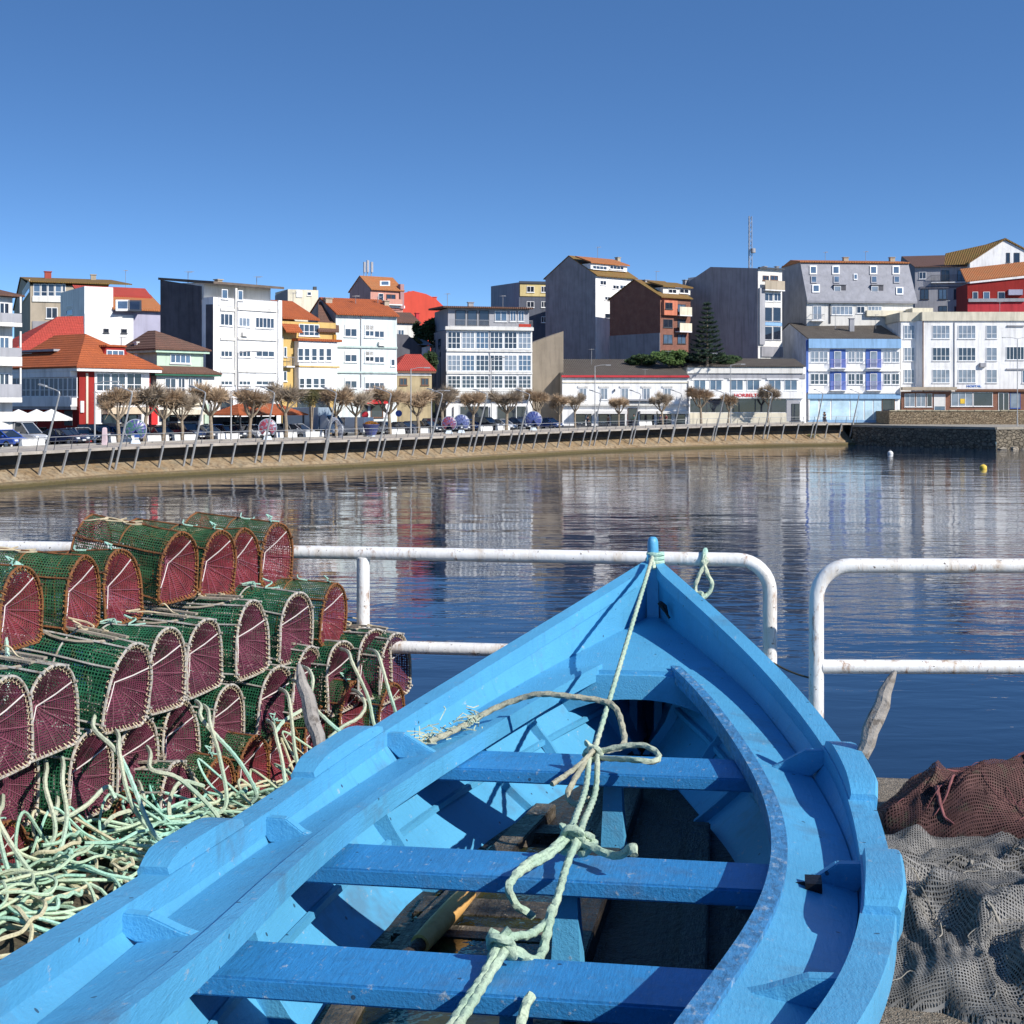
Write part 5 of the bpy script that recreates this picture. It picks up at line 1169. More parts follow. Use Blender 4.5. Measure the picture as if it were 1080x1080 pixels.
# --- glazed white block
b=Bld('glazed_block','white four storey block with long glazed galleries and grey side wall','building',520,945,182,14,GZ,back=445,z='c')
zt=b.zF(700,368); b.body(WHITE,zt); b.hull('side_wall',GREYR,[(u,v,z) for u in (-.05,-.004) for v in (.02,b.d) for z in (-3,zt-.02)])
for x in (468,495): b.hull('side_window',GL[0],[(u,v,z) for u in (-.11,-.052) for v in (b.S(x,400)[0],b.S(x-12,400)[0]) for z in (1.5,zt-1)])
b.slabF('cornice',WHITE2,512,352,948,368,-.5,-.004)
zb=b.zF(700,350); z2=b.zF(700,258); v_=.9
b.hull('attic_wall',GREYL,[(u,v,z) for u in (.4,b.w-.2) for v in (v_,b.d-.5) for z in (zb-.3,z2)])
MB().hull([(u,v,z) for u in (-.4,b.w+.2) for v,z in ((.1,z2),(.1,z2+.22),(b.d,z2+.3),(b.d,z2+.55))]).build('attic_roof',T_BR,b.t)
b.wins(((565,615),(625,672),(682,732)),270,345,nx=1,v=v_-.004,fr=FRD); b.wins(((760,820),(835,865),(875,905)),272,325,nx=2,v=v_-.004,g=3)
b.rail(535,945,318,350,v=-.35,slab=False)
for y0,y1 in ((375,460),(490,570),(592,655)):
    for i in range(6):
        x0=526+i*70; b.win(x0,y0,x0+64,y1,nx=3,ny=3,g=(0,3,2,1)[(i*7+int(y0))%4] if y0<580 else (1,0)[i%2])
    b.slabF('floor_band',WHITE2,520,y1+6,945,y1+14,-.2,-.004)
b.slabF('canopy',WHITE2,530,672,945,700,-.9,-.004); b.slabF('pillar',WHITE,555,745,580,830,-.3,-.004); b.slabF('pillar',WHITE,735,745,762,830,-.3,-.004); b.slabF('pillar',WHITE,920,745,944,830,-.3,-.004)
b.open_(585,742,730,830,PVC); b.open_(768,742,915,830,PVC); b.aerial(525,185,250,b.d*.3)
b.slabF('flower_box',mat('red_geraniums',(.45,.05,.03),.9,.4,12),875,338,935,352,-.45,-.36)
# --- far block in dark blue grey
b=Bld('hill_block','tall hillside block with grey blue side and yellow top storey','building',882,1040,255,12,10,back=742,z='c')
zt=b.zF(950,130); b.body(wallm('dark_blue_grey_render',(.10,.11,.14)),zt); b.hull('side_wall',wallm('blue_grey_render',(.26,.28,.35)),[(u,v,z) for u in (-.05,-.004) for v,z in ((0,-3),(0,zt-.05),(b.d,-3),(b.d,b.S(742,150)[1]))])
b.slabF('top_storey',YELB,884,140,1040,200,-.15,-.004); b.slabF('roof_edge',FRD,880,126,1040,138,-.35,-.004); b.wins(((918,955),(990,1015)),150,180,nx=2,v=-.154,g=1); b.wins(((918,955),(990,1015)),225,255,nx=2,g=1); b.wins(((990,1015),),300,330,nx=2,g=1)
# --- beige retaining wall house
b=Bld('blank_wall_building','blank brown concrete building with sloping top left of the long low house','building',930,1100,196,8,GZ,d=10,z='c')
b.hull('wall',mat('brown_concrete',(.27,.225,.17),.95,.15,.4,.01,4,streak=.5),[(u,v,z) for v in (0,b.d) for u,z in ((0,-3),(b.w,-3),(0,b.zF(935,435)),(b.w,b.zF(1085,372)))])
# --- tall dark gabled block
b=Bld('tall_gable_block','tall block with dark grey gable coloured as shade, mossy roof and half lit white front','building',320,518,236,40,2,back=72,z='d')
zt=b.zF(400,240); zr=b.S(192,142)[1]
b.gable(WHITE,T_MOSS,zt,zr,vr=.52,zeb=b.S(75,250)[1],ov=.5,sidew=GREYR)  # grey skin on the left gable paints in its shade
u0=b.F(290,215,1.5)[0]; u1=b.F(470,215,1.5)[0]; o=b.box('dormer',WHITE,u0,u1,1.2,4.0,b.zF(380,212,1.2),b.zF(380,184,1.2)); MB().hull([(u,v,z) for u in (u0-.3,u1+.3) for v,z in ((.8,b.zF(380,184,1.2)),(.8,b.zF(380,182,1.2)+.15),(4.8,zr-.3),(4.8,zr-.1))]).build('dormer_roof',T_OR2,o)
b.wins(((305,375),(390,460)),190,208,nx=4,v=1.19)
b.win(342,262,372,285,nx=2); b.win(365,342,392,360,nx=2); b.win(405,285,435,305,nx=2); b.win(365,425,390,450,nx=1,g=1); b.win(440,285,470,305,nx=2)
# --- brick gabled block
b=Bld('brick_gable_block','dark brown brick gabled block with mossy roof and salmon corner bay','building',640,790,222,35,0,back=390,z='d')
zt=b.zF(700,345); zr=b.S(515,260)[1]
b.gable(BRICK,T_MOSS,zt,zr,vr=.5,zeb=b.S(395,355)[1],ov=.5)
v0=b.S(560,300)[0]
b.hull('lower_render',GREYR,[(u,v,z) for u in (-.08,-.004) for v in (.02,b.d) for z in (-3,b.S(500,530)[1])])
b.slabF('corner_bay',SALM,648,362,714,435,-.6,-.004); b.win(665,372,700,404,nx=2,v=-.604,fr=FRD)
u0=b.F(650,330,1.2)[0]; u1=b.F(785,330,1.2)[0]; o=b.box('dormer',WHITE2,u0,u1,1.0,3.5,b.zF(710,330,1.0),b.zF(710,298,1.0)); MB().hull([(u,v,z) for u in (u0-.3,u1+.3) for v,z in ((.6,b.zF(710,298,1)),(.6,b.zF(710,294,1)+.1),(4.6,zr-.4),(4.6,zr-.2))]).build('dormer_roof',T_MOSS,o)
b.wins(((680,720),(735,780)),305,326,nx=2,v=.99)
for y in (435,515): b.rail(715,775,y-40,y,v=-1.1,solid=CREAMW)
b.wins(((725,765),),380,425,nx=2,fr=FRD); b.wins(((655,700),(725,765)),455,495,nx=2,fr=FRD); b.wins(((655,700),(725,765)),530,575,nx=2,fr=FRD); b.chimney(568,262,285,b.d*.45,.8,GREYR); b.chimney(765,262,280,b.d*.5,.7,GREYR)
# --- long low white house
b=Bld('long_house','long low white house with grey tile roof, red eave and shop fronts','building',155,782,194,4,GZ,back=72,z='d')
zt=b.zF(450,742); zr=b.S(115,655)[1]
b.gable(WHITE,T_GRY,zt,zr,vr=.5,ov=.35,sidew=wallm('stained_grey_gable',(.36,.34,.31),.2,.7))
b.slabF('red_eave',CRIM,150,732,782,742,-.4,-.02); b.slabF('string_course',CREAMW,158,764,778,770,-.1,-.004)
for x in (258,362,465,572,676):
    b.win(x-18,795,x+18,852,nx=2,fr=PVC,g=2); b.slabF('lintel',WHITE2,x-26,784,x+26,793,-.12,-.004)
b.slabF('balcony',GREYL,440,850,620,858,-.9,-.004); b.slabF('cornice',WHITE2,158,872,780,882,-.5,-.004)
for x0,x1 in ((220,270),(280,300),(335,385),(395,465),(540,610),(625,695),(715,765)): b.open_(x0,925,x1,985,FRD)
b.open_(478,895,530,985,FRB)
for x0,x1 in ((215,305),(325,470),(535,612),(622,770)): b.slabF('awning',mat('white_awning',(.72,.70,.66),.7,.08,3),x0,908,x1,922,-1.3,-.05)
b.slabF('drainpipe',GREYR,776,760,781,985,-.12,-.004); b.aerial(565,700,745,.5); b.swin(100,690,118,720,nx=1,fr=FRD,g=1)
for x in (140,): b.swin(x-16,905,x,950,nx=1,fr=FRD,g=1)
# --- low building with red lettering
b=Bld('low_office','low white building with grey ribbon windows and red lettering','building',118,705,201,4,GZ+.25,d=11,z='e')
zt=b.zF(400,690); b.body(WHITE,zt)
zr=b.zF(300,648,5)
MB().hull([(u,v,z) for u in (-.1,b.w-.3) for v,z in ((-.5,zt+.003),(-.5,zt+.15),(5,zr),(b.d,zt+.01))]).build('roof',T_GRY,b.t)
b.hull('roof_side',DARKS,[(-.14,v,z) for v,z in ((-.3,zt),(4.8,zt),(4.8,zr+.1))]+[(-.22,v,z) for v,z in ((-.3,zt),(4.8,zt),(4.8,zr+.1))])
b.slabF('parapet',WHITE2,116,695,690,722,-.3,-.004); b.slabF('grey_band',GREYL,120,724,700,748,-.1,-.004)
for x0,x1 in ((148,208),(228,288),(330,393),(412,475),(518,580),(598,660)):
    b.win(x0,755,x1,806,nx=2,fr=PVC,g=3); b.slabF('surround',WHITE,x0-9,748,x1+9,754,-.18,-.004)
b.slabF('ribbon_window',GL[1],132,850,605,914,-.06,-.004); 
for x in (210,290,370,450,530): b.slabF('mullion',FRD,x,850,x+5,914,-.1,-.062)
b.slabF('plinth',CREAMW,130,918,620,980,-.1,-.004); b.slabF('fascia',WHITE,128,812,690,846,-.35,-.004); b.slabF('entrance_frame',GREYL,608,855,680,960,-.12,-.004); b.slabF('side_pier',WHITE,672,862,700,960,-.2,-.004)
u0,zz=b.F(642,872); u1,_=b.F(664,872); zl=b.zF(650,955); b._place(u0-.3,-.126,zl,u1-u0+.6,zz-zl,1,1,FRD,0,1,0,'door')
def text(b,s_,x0,x1,y0,y1,m,v,name='lettering'):
    u0,zt_=b.F(x0,y0); u1,_=b.F(x1,y0); zb_=b.zF(x0,y1); c=bpy.data.curves.new('lettering','FONT'); c.body=s_; c.size=(zt_-zb_)*1.38; c.extrude=.03; c.offset=.012
    o=bpy.data.objects.new('tmp',c); COL.objects.link(o); bpy.context.view_layer.update(); dg=bpy.context.evaluated_depsgraph_get(); me=bpy.data.meshes.new_from_object(o.evaluated_get(dg)); wd=o.dimensions.x
    bpy.data.objects.remove(o); me.materials.clear(); me.materials.append(m); r=place(me,name,b.t,(u0,v,zb_)); r.rotation_euler=(R(90),0,0); r.scale=((u1-u0)/wd,1,1); return r
text(b,'HORBELTOS',345,492,822,838,mat('red_sign_paint',(.60,.02,.02),.5),-.37)
# --- dark grey block
b=Bld('grey_block','big dark grey windowless side of a block with small white windowed front','building',468,586,218,30,0,back=120,z='e')
# long left wall folds: near part runs along the street side
zt=b.zF(520,208); ve=b.S(232,200)[0]; b.hull('wall',WHITE2,[(u,v,z) for u in (0,b.w) for v in (0,b.d) for z in (-3,zt)])
zs=b.S(232,195)[1]; GW=wallm('streaked_grey_render',(.33,.31,.325),.12,.55)
b.hull('side_wall',GW,[(u,v,z) for u in (-.08,-.004) for v,z in ((0,-3),(ve,-3),(0,zt+.1),(ve,zs))]); b.hull('side_wall',GREYR,[(u,v,z) for u in (-.05,.3) for v,z in ((ve+.003,-3),(b.d,-3),(ve+.003,zs-.02),(b.d,b.S(130,270)[1]))])
b.slabF('roof_edge',FRD,466,200,590,208,-.5,-.004); b.slabF('pilaster',GREYL,470,300,496,580,-.3,-.004)
b.rail(485,582,265,310,v=-.9,solid=BEIGE); b.wins(((498,540),(545,580)),325,365,nx=2); b.win(490,238,520,262,nx=2,fr=FRB); b.win(528,238,565,262,nx=2,fr=FRB)
b.wins(((498,536),(541,580)),395,465,nx=1,fr=GREYL,g=1); b.wins(((498,536),(541,580)),490,556,nx=1,fr=GREYL,g=1); b.slabF('band',BLUEL,496,470,584,486,-.1,-.004); b.slabF('lower_storey',GREYR,480,590,586,640,-.25,-.004)
b.chimney(500,195,208,3,.5,GREYR); b.chimney(560,195,208,3,.5,GREYR)
# --- slate mansard block
b=Bld('mansard_block','large block with steep grey slate mansard full of roof windows','building',158,905,225,8,2,back=20,z='f') if False else Bld('mansard_block','large block with steep grey slate mansard full of roof windows','building',708,1235,222,6,0,back=586,z='e')
ze=b.zF(900,375); zm=b.zF(900,175,3.0); b.body(WHITE2,ze)
b.hull('side_wall',GREYR,[(u,v,z) for u in (-.05,-.004) for v,z in ((.02,-3),(b.d,-3),(.02,ze),(.9,ze+1.2),(3.0,zm-.1),(b.d*.6,zm+.3),(b.d,b.S(586,190)[1]))])  # shaded left gable, its shade put into the grey colour
vr=3.2
MB().hull([(u,v,z) for u in (-.04,b.w+.5) for v,z in ((-.5,ze+.01),(-.5,ze+.35),(.5,ze+1.1),(vr,zm),(b.d,zm),(b.d,ze+.01))]).build('mansard_roof',SLATE,b.t)
MB().hull([(u,v,z) for u in (-.2,b.w+.6) for v,z in ((vr-.4,zm+.003),(vr-.4,zm+.2),(b.d*.6,zm+.9),(b.d+.2,zm+.1))]).build('top_roof',T_OR2,b.t)
sf=b.slope_front(ze+.35+.5*(zm-ze-.35)/(vr+.5),zm,vr)
for x in (740,852,1038,1150): b.skyl(x-18,192,x+18,235,sf,PVC); b.skyl(x-12,242,x+18,278,sf,GREYL)
b.skyl(940,232,958,262,sf,PVC); b.skyl(735,285,772,325,sf,PVC); b.skyl(1150,298,1185,335,sf,PVC)
for x in (867,1052):
    u0=b.F(x-28,300,1.2)[0];u1=b.F(x+28,300,1.2)[0]; o=b.box('dormer',DARKS,u0,u1,.5,2.6,b.zF(x,328,.5),b.zF(x,285,.5)); MB().box(u0-.1,u1+.1,.35,2.6,b.zF(x,285,.5)+.003,b.zF(x,285,.5)+.12).build('dormer_roof',SLATE,o); b.win(x-24,290,x+10,326,nx=1,v=.49,g=2)
b.rail(725,790,430,460,v=-.8); b.win(738,388,782,455,nx=2,g=2); b.win(832,390,935,432,nx=5,g=2); b.win(955,390,995,425,nx=2); b.win(1010,390,1080,412,nx=4,g=2); b.slabF('pilaster',FRD,818,380,826,475,-.1,-.004); b.slabF('parapet',CREAMW,1000,412,1235,440,-.6,-.004)
# --- blue house
b=Bld('blue_house','white and blue three storey house with recessed blue balconies','building',715,1170,213,3,-.9,back=540,z='e')
zt=b.zF(900,552); zr=b.S(630,475)[1]
b.gable(WHITE,T_GRY,zt,zr,vr=.5,zeb=b.S(545,585)[1]+1.,ov=.15,sidew=wallm('weathered_blue_white_gable',(.46,.48,.55),.2,.6))
b.slabF('blue_fascia',BLUEL,714,552,1170,598,-.55,-.004)
o_=(850-700)/ZS
for y0,y1,yb in ((605,695,708),(715,805,818)):
    for x0,x1 in ((118,196),(296,372)):
        b.slabF('recess',BLUEW,x0+o_,y0-2,x1+o_,y1,-.08,-.004); b.win(x0+22+o_,y0+8,x0+56+o_,y1-2,nx=1,v=-.085,g=2); b.rail(x0+o_,x1+o_,y1-42,y1,v=-.75,m=mat('lilac_railing',(.32,.28,.55),.5))
    for x0,x1 in ((22,64),(66,108),(208,242),(246,284),(384,420),(424,462)): b.win(x0+o_,y0+8,x1+o_,y0+62,nx=2,ny=2,g=2 if y0<700 else 0)
    b.slabF('cornice',WHITE,714,yb-6,1170,yb+4,-.3,-.004)
b.slabF('shop_fascia',BLUEL,712,826,1170,848,-.35,-.004)
SHOP=mat('pale_blue_shop_window',(.50,.68,.78),.25,.25,.5,col2=(.75,.80,.82))
for x0,x1 in ((12,60),(70,120),(128,215),(222,285),(292,330),(336,372)): b.slabF('shop_window',SHOP,x0+o_,850,x1+o_,952,-.06,-.004)
b.open_(376+o_,850,440+o_,945,FRB); b.slabF('corner_pier',WHITE,716,850,722,955,-.2,-.004); b.slabF('base',BLUEL,714,953,1165,975,-.09,-.004)
b.slabF('corner_strip',BLUEW,704,555,716,820,-.12,-.004)
# --- small house behind the blue one
b=Bld('lean_to_house','pale blue walled house with low red roof behind the blue house','building',180,470,228,6,0,d=10,z='f')
b.hull('wall',PALEB,[(u,v,z) for v in (0,b.d) for u,z in ((0,-3),(b.w,-3),(0,b.zF(182,475)),(b.F(285,430)[0],b.zF(285,425)),(b.w,b.zF(470,445)))])
MB().hull([(u,v,z+dz) for v in (-.3,b.d) for u,z in ((b.F(285,420)[0]-.2,b.zF(285,424)),(b.w+.2,b.zF(470,442))) for dz in (.01,.5)]).build('roof',T_RED,b.t); b.chimney(357,458,500,-2.5,.8,wallm('brick_red_chimney',(.35,.08,.06))); b.hull('gable_trim',T_OR,[(b.F(145,470)[0]+a,-.2+c_,b.zF(150,470)+h*1.2) for a in (0,1.4) for c_ in (0,.6) for h in (0,1)])
# --- hotel
b=Bld('hotel','long white three storey hotel with brick ground floor on the retaining wall','building',582,1200,214,0,.5,d=12,z='f')
zt=b.zF(800,462); zc=b.zF(800,418); b.body(WHITE,zt); b.box('parapet',CREAMW,-.25,b.w,-.25,b.d,zt+.003,zc)
# recessed left wing
u0=b.F(470,600,1.0)[0]; uw=b.F(541,600,1.0)[0]; b.box('wing',WHITE,u0,uw,1.0,b.d,-3,zt-.01); b.box('wing_parapet',CREAMW,u0-.2,-.255,.8,b.d,zt-.006,zc-.01); b.hull('return_wall',WHITE,[(u,v,z) for u,v in ((uw+.002,1.001),(-.002,.06),(-.002,3)) for z in (-3,zt-.02)]); b.box('corner_pilaster',wallm('brown_trim',(.20,.12,.08)),-.14,.0,-.12,-.004,.5,zt-.01)
for y0 in (484,594,703):
    b.win(485,y0,538,y0+66,nx=3,ny=2,v=.99,g=2)
    for x0,x1,nx in ((626,712,4),(754,840,4),(893,946,2)): b.win(x0,y0,x1,y0+66,nx=nx,ny=2,g=(2,0,2)[(nx+int(y0))%3] if True else 0)
b.win(992,590,1080,655,nx=5,g=1); b.slabF('slat',GREYL,996,484,1080,490,-.2,-.004); b.slabF('slat',GREYL,992,698,1080,704,-.2,-.004); b.win(1070,705,1100,770,nx=2); b.wins(((1110,1170),),484,550,nx=3)
# ground floor of brick
ug0=b.F(470,900)[0]; b.box('ground_floor',BRICK2,ug0,b.w,-.35,-.004,-2,b.zF(800,812)); b.box('canopy',BEIGE,ug0-.1,b.F(735,800)[0],-1.3,-.355,b.zF(600,806),b.zF(600,790)); b.box('canopy_edge',FRB,b.F(735,800)[0]+.003,b.w,-.7,-.355,b.zF(800,812),b.zF(800,800))
b.wins(((488,540),(546,592)),822,888,nx=2,v=-.355,g=2); b.win(598,822,625,888,nx=1,v=-.355,g=1); b.win(634,826,690,910,nx=1,v=-.355,bl=.72,name='garage_door'); b.win(718,815,825,885,nx=3,v=-.355,g=2); b.win(828,815,925,885,nx=1,v=-.355,g=1); b.win(952,818,1005,905,nx=2,v=-.355,fr=PVC,g=1); b.win(1010,818,1062,895,nx=1,v=-.355,fr=FRBL,g=2)
q=b.slabF('yellow_notice',mat('yellow_paper',(.75,.50,.05),.7),760,848,782,872,-.45,-.43)
text(b,'HOSTAL',795,868,780,790,mat('blue_sign_paint',(.10,.22,.55),.5),-.03)
b.box('roof_house',CREAMW,b.F(528,410,5)[0],b.F(630,410,5)[0],5,9,zc,b.zF(580,398,5))
# --- grey gabled houses above the hotel
b=Bld('grey_house','grey rendered block with brown mossy roof behind the mansard block','building',540,812,262,-14,6,back=435,z='f')
zt=b.zF(640,195); zr=b.S(485,115)[1]; b.gable(GREYL,T_BR,zt,zr,vr=.5,ov=.5,sidew=wallm('dark_grey_blue_render',(.15,.16,.21)))
b.slabF('band',wallm('dark_slate_band',(.16,.16,.18)),565,290,810,300,-.15,-.004)
b.wins(((670,710),(750,788)),212,265,nx=2,fr=FRD); b.wins(((568,608),(658,698),(732,774)),305,355,nx=2,fr=FRD); b.win(560,220,595,255,nx=2); b.wins(((735,770),(658,698)),390,415,nx=2,fr=FRD); b.rail(620,810,235,270,v=-.6,m=FRD)
b=Bld('white_gable_house','white gabled house with brown roof at the top right of the town','building',812,1120,258,0,8,d=11,z='f')
b.hull('wall',WHITE,[(u,v,z) for v in (0,b.d) for u,z in ((0,-3),(b.w,-3),(0,b.zF(815,170)),(b.F(985,65)[0],b.zF(985,62)),(b.w,b.zF(1120,130)))])
MB().hull([(u,v,z+dz) for u,z in ((b.F(985,60)[0],b.zF(985,60)),(-.4,b.zF(812,175)-.2)) for v in (-.3,b.d) for dz in (.01,.3)]).build('roof',T_MOSS,b.t)
MB().hull([(u,v,z+dz) for u,z in ((b.F(985,60)[0]+.003,b.zF(985,60)),(b.w+.3,b.zF(1122,135))) for v in (-.3,b.d) for dz in (.01,.3)]).build('roof',T_MOSS,b.t)
MB().hull([(u,v,z) for (u,v,z) in ((b.F(985,60)[0],.5,b.zF(985,62)),(b.F(985,60)[0],b.d,b.zF(985,62)),(b.F(690,125,4)[0],4,b.zF(690,128,4)),(b.F(690,140,2)[0],2.5,b.zF(690,185,2)),(-.3,.5,b.zF(812,180)))]).build('side_roof',T_MOSS,b.t)
b.wins(((992,1010),(1030,1058)),125,172,nx=1,fr=FRD,g=1)
b=Bld('red_walled_house','deep red house with orange tile roof at the right edge above the hotel','building',800,1180,240,-6,6,d=9,z='f')
zt=b.zF(940,268); b.hull('wall',REDW,[(u,v,z) for v in (0,b.d) for u,z in ((0,-3),(b.w,-3),(0,b.zF(805,278)),(b.w,b.zF(1180,240)))])
MB().hull([(u,v,z+dz) for u,a in ((-.4,(802,272)),(b.w+.3,(1180,228))) for v,z in ((-.5,b.zF(*a)),(4,b.zF(a[0],a[1]-62,4))) for dz in (0,.2)]).build('roof',T_OR2,b.t)
b.wins(((825,852),(878,910),(950,985)),318,360,nx=1); b.slabF('awning',LAV,1000,308,1070,335,-.6,-.004); b.slabF('ledge',GREYL,803,352,1080,368,-.4,-.004); b.slabF('lower_wall',CRIM,800,370,1180,420,-.1,-.004)
# --- downpipes, vents, aerials and air conditioners as parts of their houses
B_={}
for b in BL_: B_.setdefault(b.t['label'].split(' with')[0],b)
def bl(k): return next(b for b in BL_ if k in b.t['label'])
b=bl('dark slate side wall'); b.slabF('drainpipe',GREYL,414,225,417,690,-.3,-.225); b.box('air_conditioner',WHITE2,b.F(440,370)[0],b.F(440,370)[0]+.8,-.4,-.005,b.zF(450,398),b.zF(450,378)); b.aerial(520,100,145,3); b.chimney(330,120,150,3,.6)
b=bl('green trim'); b.slabF('drainpipe',GREYL,1033,295,1037,650,-.12,-.004); b.box('air_conditioner',WHITE2,b.F(1120,430)[0],b.F(1120,430)[0]+.8,-.4,-.005,b.zF(1120,446),b.zF(1120,425)); b.aerial(1010,195,250,3); b.aerial(1120,200,260,3.5); b.chimney(1160,225,270,3,.6)
b=bl('glazed galleries'); b.aerial(800,195,255,4); b.chimney(640,232,255,4,.7,GREYL); b.slabF('drainpipe',GREYL,733,372,737,660,-.14,-.004)
b=bl('grey tile roof, red eave'); b.aerial(300,600,660,5); b.aerial(680,610,660,5); b.slabF('wall_lamp',FRD,412,800,416,812,-.3,-.004)
b=bl('red lettering'); b.aerial(480,590,650,5); b.chimney(250,625,650,5,.6,GREYL)
b=bl('recessed blue balconies'); b.aerial(850,425,485,5); b.aerial(1050,430,485,5); b.chimney(930,452,490,5,.7,GREYL)
b=bl('brick ground floor'); b.aerial(700,360,418,5); b.aerial(960,365,418,6); b.slabF('drainpipe',GREYL,733,470,737,795,-.12,-.004); b.box('air_conditioner',GREYL,b.F(860,670)[0],b.F(860,670)[0]+.9,-.45,-.005,b.zF(860,690),b.zF(860,670))
b=bl('tall block with dark grey gable'); b.aerial(330,95,150,5); b.chimney(430,150,180,6,.7,BEIGE)
b=bl('brown brick gabled'); b.aerial(620,215,265,5)
b=bl('steep grey slate'); b.aerial(800,120,165,6); b.aerial(1000,118,165,6); b.chimney(900,150,170,6,.8,BEIGE); b.chimney(1130,150,170,6,.8,BEIGE)
b=bl('orange hip roof and white'); b.aerial(600,400,470,3)
b=bl('stepped orange roofs'); b.aerial(700,180,240,5); b.slabF('drainpipe',WHITE2,643,400,648,690,-.14,-.004)
# --- mast
p=W(791,282,262); t=thing('radio_mast','tall thin lattice radio mast on the hill behind the dark grey block','mast',(p.x,p.y,p.z-4))
zt=W(791,228,262).z-p.z+4; q=MB()
for k in range(3): a=k*2.094; q.tube([(.42*math.cos(a),.42*math.sin(a),0),(.34*math.cos(a),.34*math.sin(a),zt)],.07,5)
for i in range(16):
    z0=zt*i/16; z1=zt*(i+1)/16
    for k in range(3): a=k*2.094; c=(k+1+i%2)%3*2.094; q.tube([(.4*math.cos(a),.4*math.sin(a),z0),(.4*math.cos(c),.4*math.sin(c),z1)],.035,4)
q.build('lattice',METR,t); MB().lathe([(0,-.5),(.5,-.4),(.5,.4),(0,.5)],12,(.5,-.4,zt*.52)).build('dish',GREYL,t,smooth=True)
# ================================================================ STREET LIFE ALONG THE FAR SHORE
def spot(px,off):
    off=off*.69 if off<9 else 6.2+(off-9)*.36; s=s_at_px(px,off); p,d_,n_=at_s(s); q=p+n_*off; return Vector((q.x,q.y,p.z+(.0 if off<6.2 else -.145))),d_,n_
# pale kerb line between promenade and parking
n=len(sp); rows=[[off(i,6.22,sp[i].z-.2),off(i,6.2,sp[i].z+.14),off(i,6.5,sp[i].z+.14),off(i,6.52,sp[i].z-.2)] for i in range(n)]
tag(MB().grid(rows).build('kerb',mat('pale_kerb',(.30,.28,.25),.85,.2,1)),kind='structure')
# ---------------------------------------------------------------- pollarded trees
m_bark=mat('plane_bark',(.27,.215,.155),.9,.25,6,.01,20,col2=(.40,.34,.25)); m_twig=mat('bare_twigs',(.40,.285,.18),.9,.3,2.5); m_twig2=mat('grey_twigs',(.34,.27,.195),.9,.3,2.5)
def pollard(seed,spread=1.0,tall=1.0):
    rd=random.Random(seed); tr=MB(); cr=MB()
    H0=2.1+rd.uniform(-.2,.3); lean=rd.uniform(-.2,.2)
    tr.tube([(0,0,-.1),(lean*.3,.03,H0*.5),(lean,0,H0)],[.19,.145,.13],7)
    def twig(a,dv,l,r):
        b_=a+dv*l*.5+Vector((rd.gauss(0,.04),rd.gauss(0,.04),.03)); c=a+dv*l+Vector((rd.gauss(0,.08),rd.gauss(0,.08),.05)); cr.tube([a,b_,c],[r,r*.8,r*.35],3,caps=False)
    nl=rd.randint(6,8)
    for i in range(nl):
        a=i*6.283/nl+rd.uniform(-.3,.3); sp_=rd.uniform(.6,1.2)*spread
        k=Vector((lean+math.cos(a)*sp_,math.sin(a)*sp_,H0+rd.uniform(.7,1.35)*tall)); m_=Vector((lean+math.cos(a)*sp_*.55,math.sin(a)*sp_*.55,H0+.35))
        tr.tube([(lean,0,H0-.1),m_,k],[.10,.075,.06],6)
        for j in range(4):
            kk=k+Vector((rd.uniform(-.35,.35),rd.uniform(-.35,.35),rd.uniform(.05,.5)))*1.1; tr.tube([k-Vector((0,0,.05)),kk],[.055,.05],5)
            for q in range(70):
                dv=(Vector((math.cos(a)*.45,math.sin(a)*.45,.55))+Vector((rd.gauss(0,.55),rd.gauss(0,.55),rd.gauss(0,.45)))).normalized(); twig(kk,dv,rd.uniform(.4,1.0),rd.uniform(.018,.03))
    return tr.mesh('trunk',m_bark,smooth=True,fixn=False),cr.mesh('crown',m_twig if seed%2 else m_twig2,fixn=False)
TV=[pollard(s_,1.0,1.0) for s_ in (1,2,3,4,5)]
TREES=[(126,5.4,'beside the red walled corner house'),(152,5.2,'at the right corner of the red walled house'),(174,5.4,'before the mint green house'),(193,5.0,'at the right side of the mint green house'),(224,5.4,'before the dark slate side wall'),(264,5.5,'over the left end of the orange terrace roof'),(302,5.5,'over the right end of the orange terrace roof'),(355,5.6,'behind the grey latticed shell'),(376,5.5,'left of the red awning'),(411,5.3,'right of the red awning'),(441,5.4,'before the red roofed cottage'),(468,5.4,'at the left corner of the glazed block'),(499,5.4,'before the middle of the glazed block'),(534,5.5,'before the right half of the glazed block'),(567,5.2,'before the blank brown building'),(590,4.9,'at the grey gable of the long low house'),(606,4.7,'near the left shop front of the long low house'),(653,4.6,'before the middle of the long low house'),(699,5.0,'before the right end of the long low house'),(740,5.5,'before the left windows of the red lettered building'),(768,4.9,'left of the red lettering'),(810,5.7,'right of the red lettering')]
rt=random.Random(9)
for i,(px,h,nm) in enumerate(TREES):
    p,d_,n_=spot(px,10.6); t=thing('pollard_tree','bare brown pollarded tree '+nm,'tree',p,rt.uniform(0,6.28),'pollarded trees along the promenade')
    k=h/4.75; t.scale=(k*rt.uniform(.85,1.12)*(.8 if px in (590,606,653,768) else 1.0),)*2+(k,)
    for me,nn in zip(TV[i%5],('trunk','crown')): place(me,nn,t)
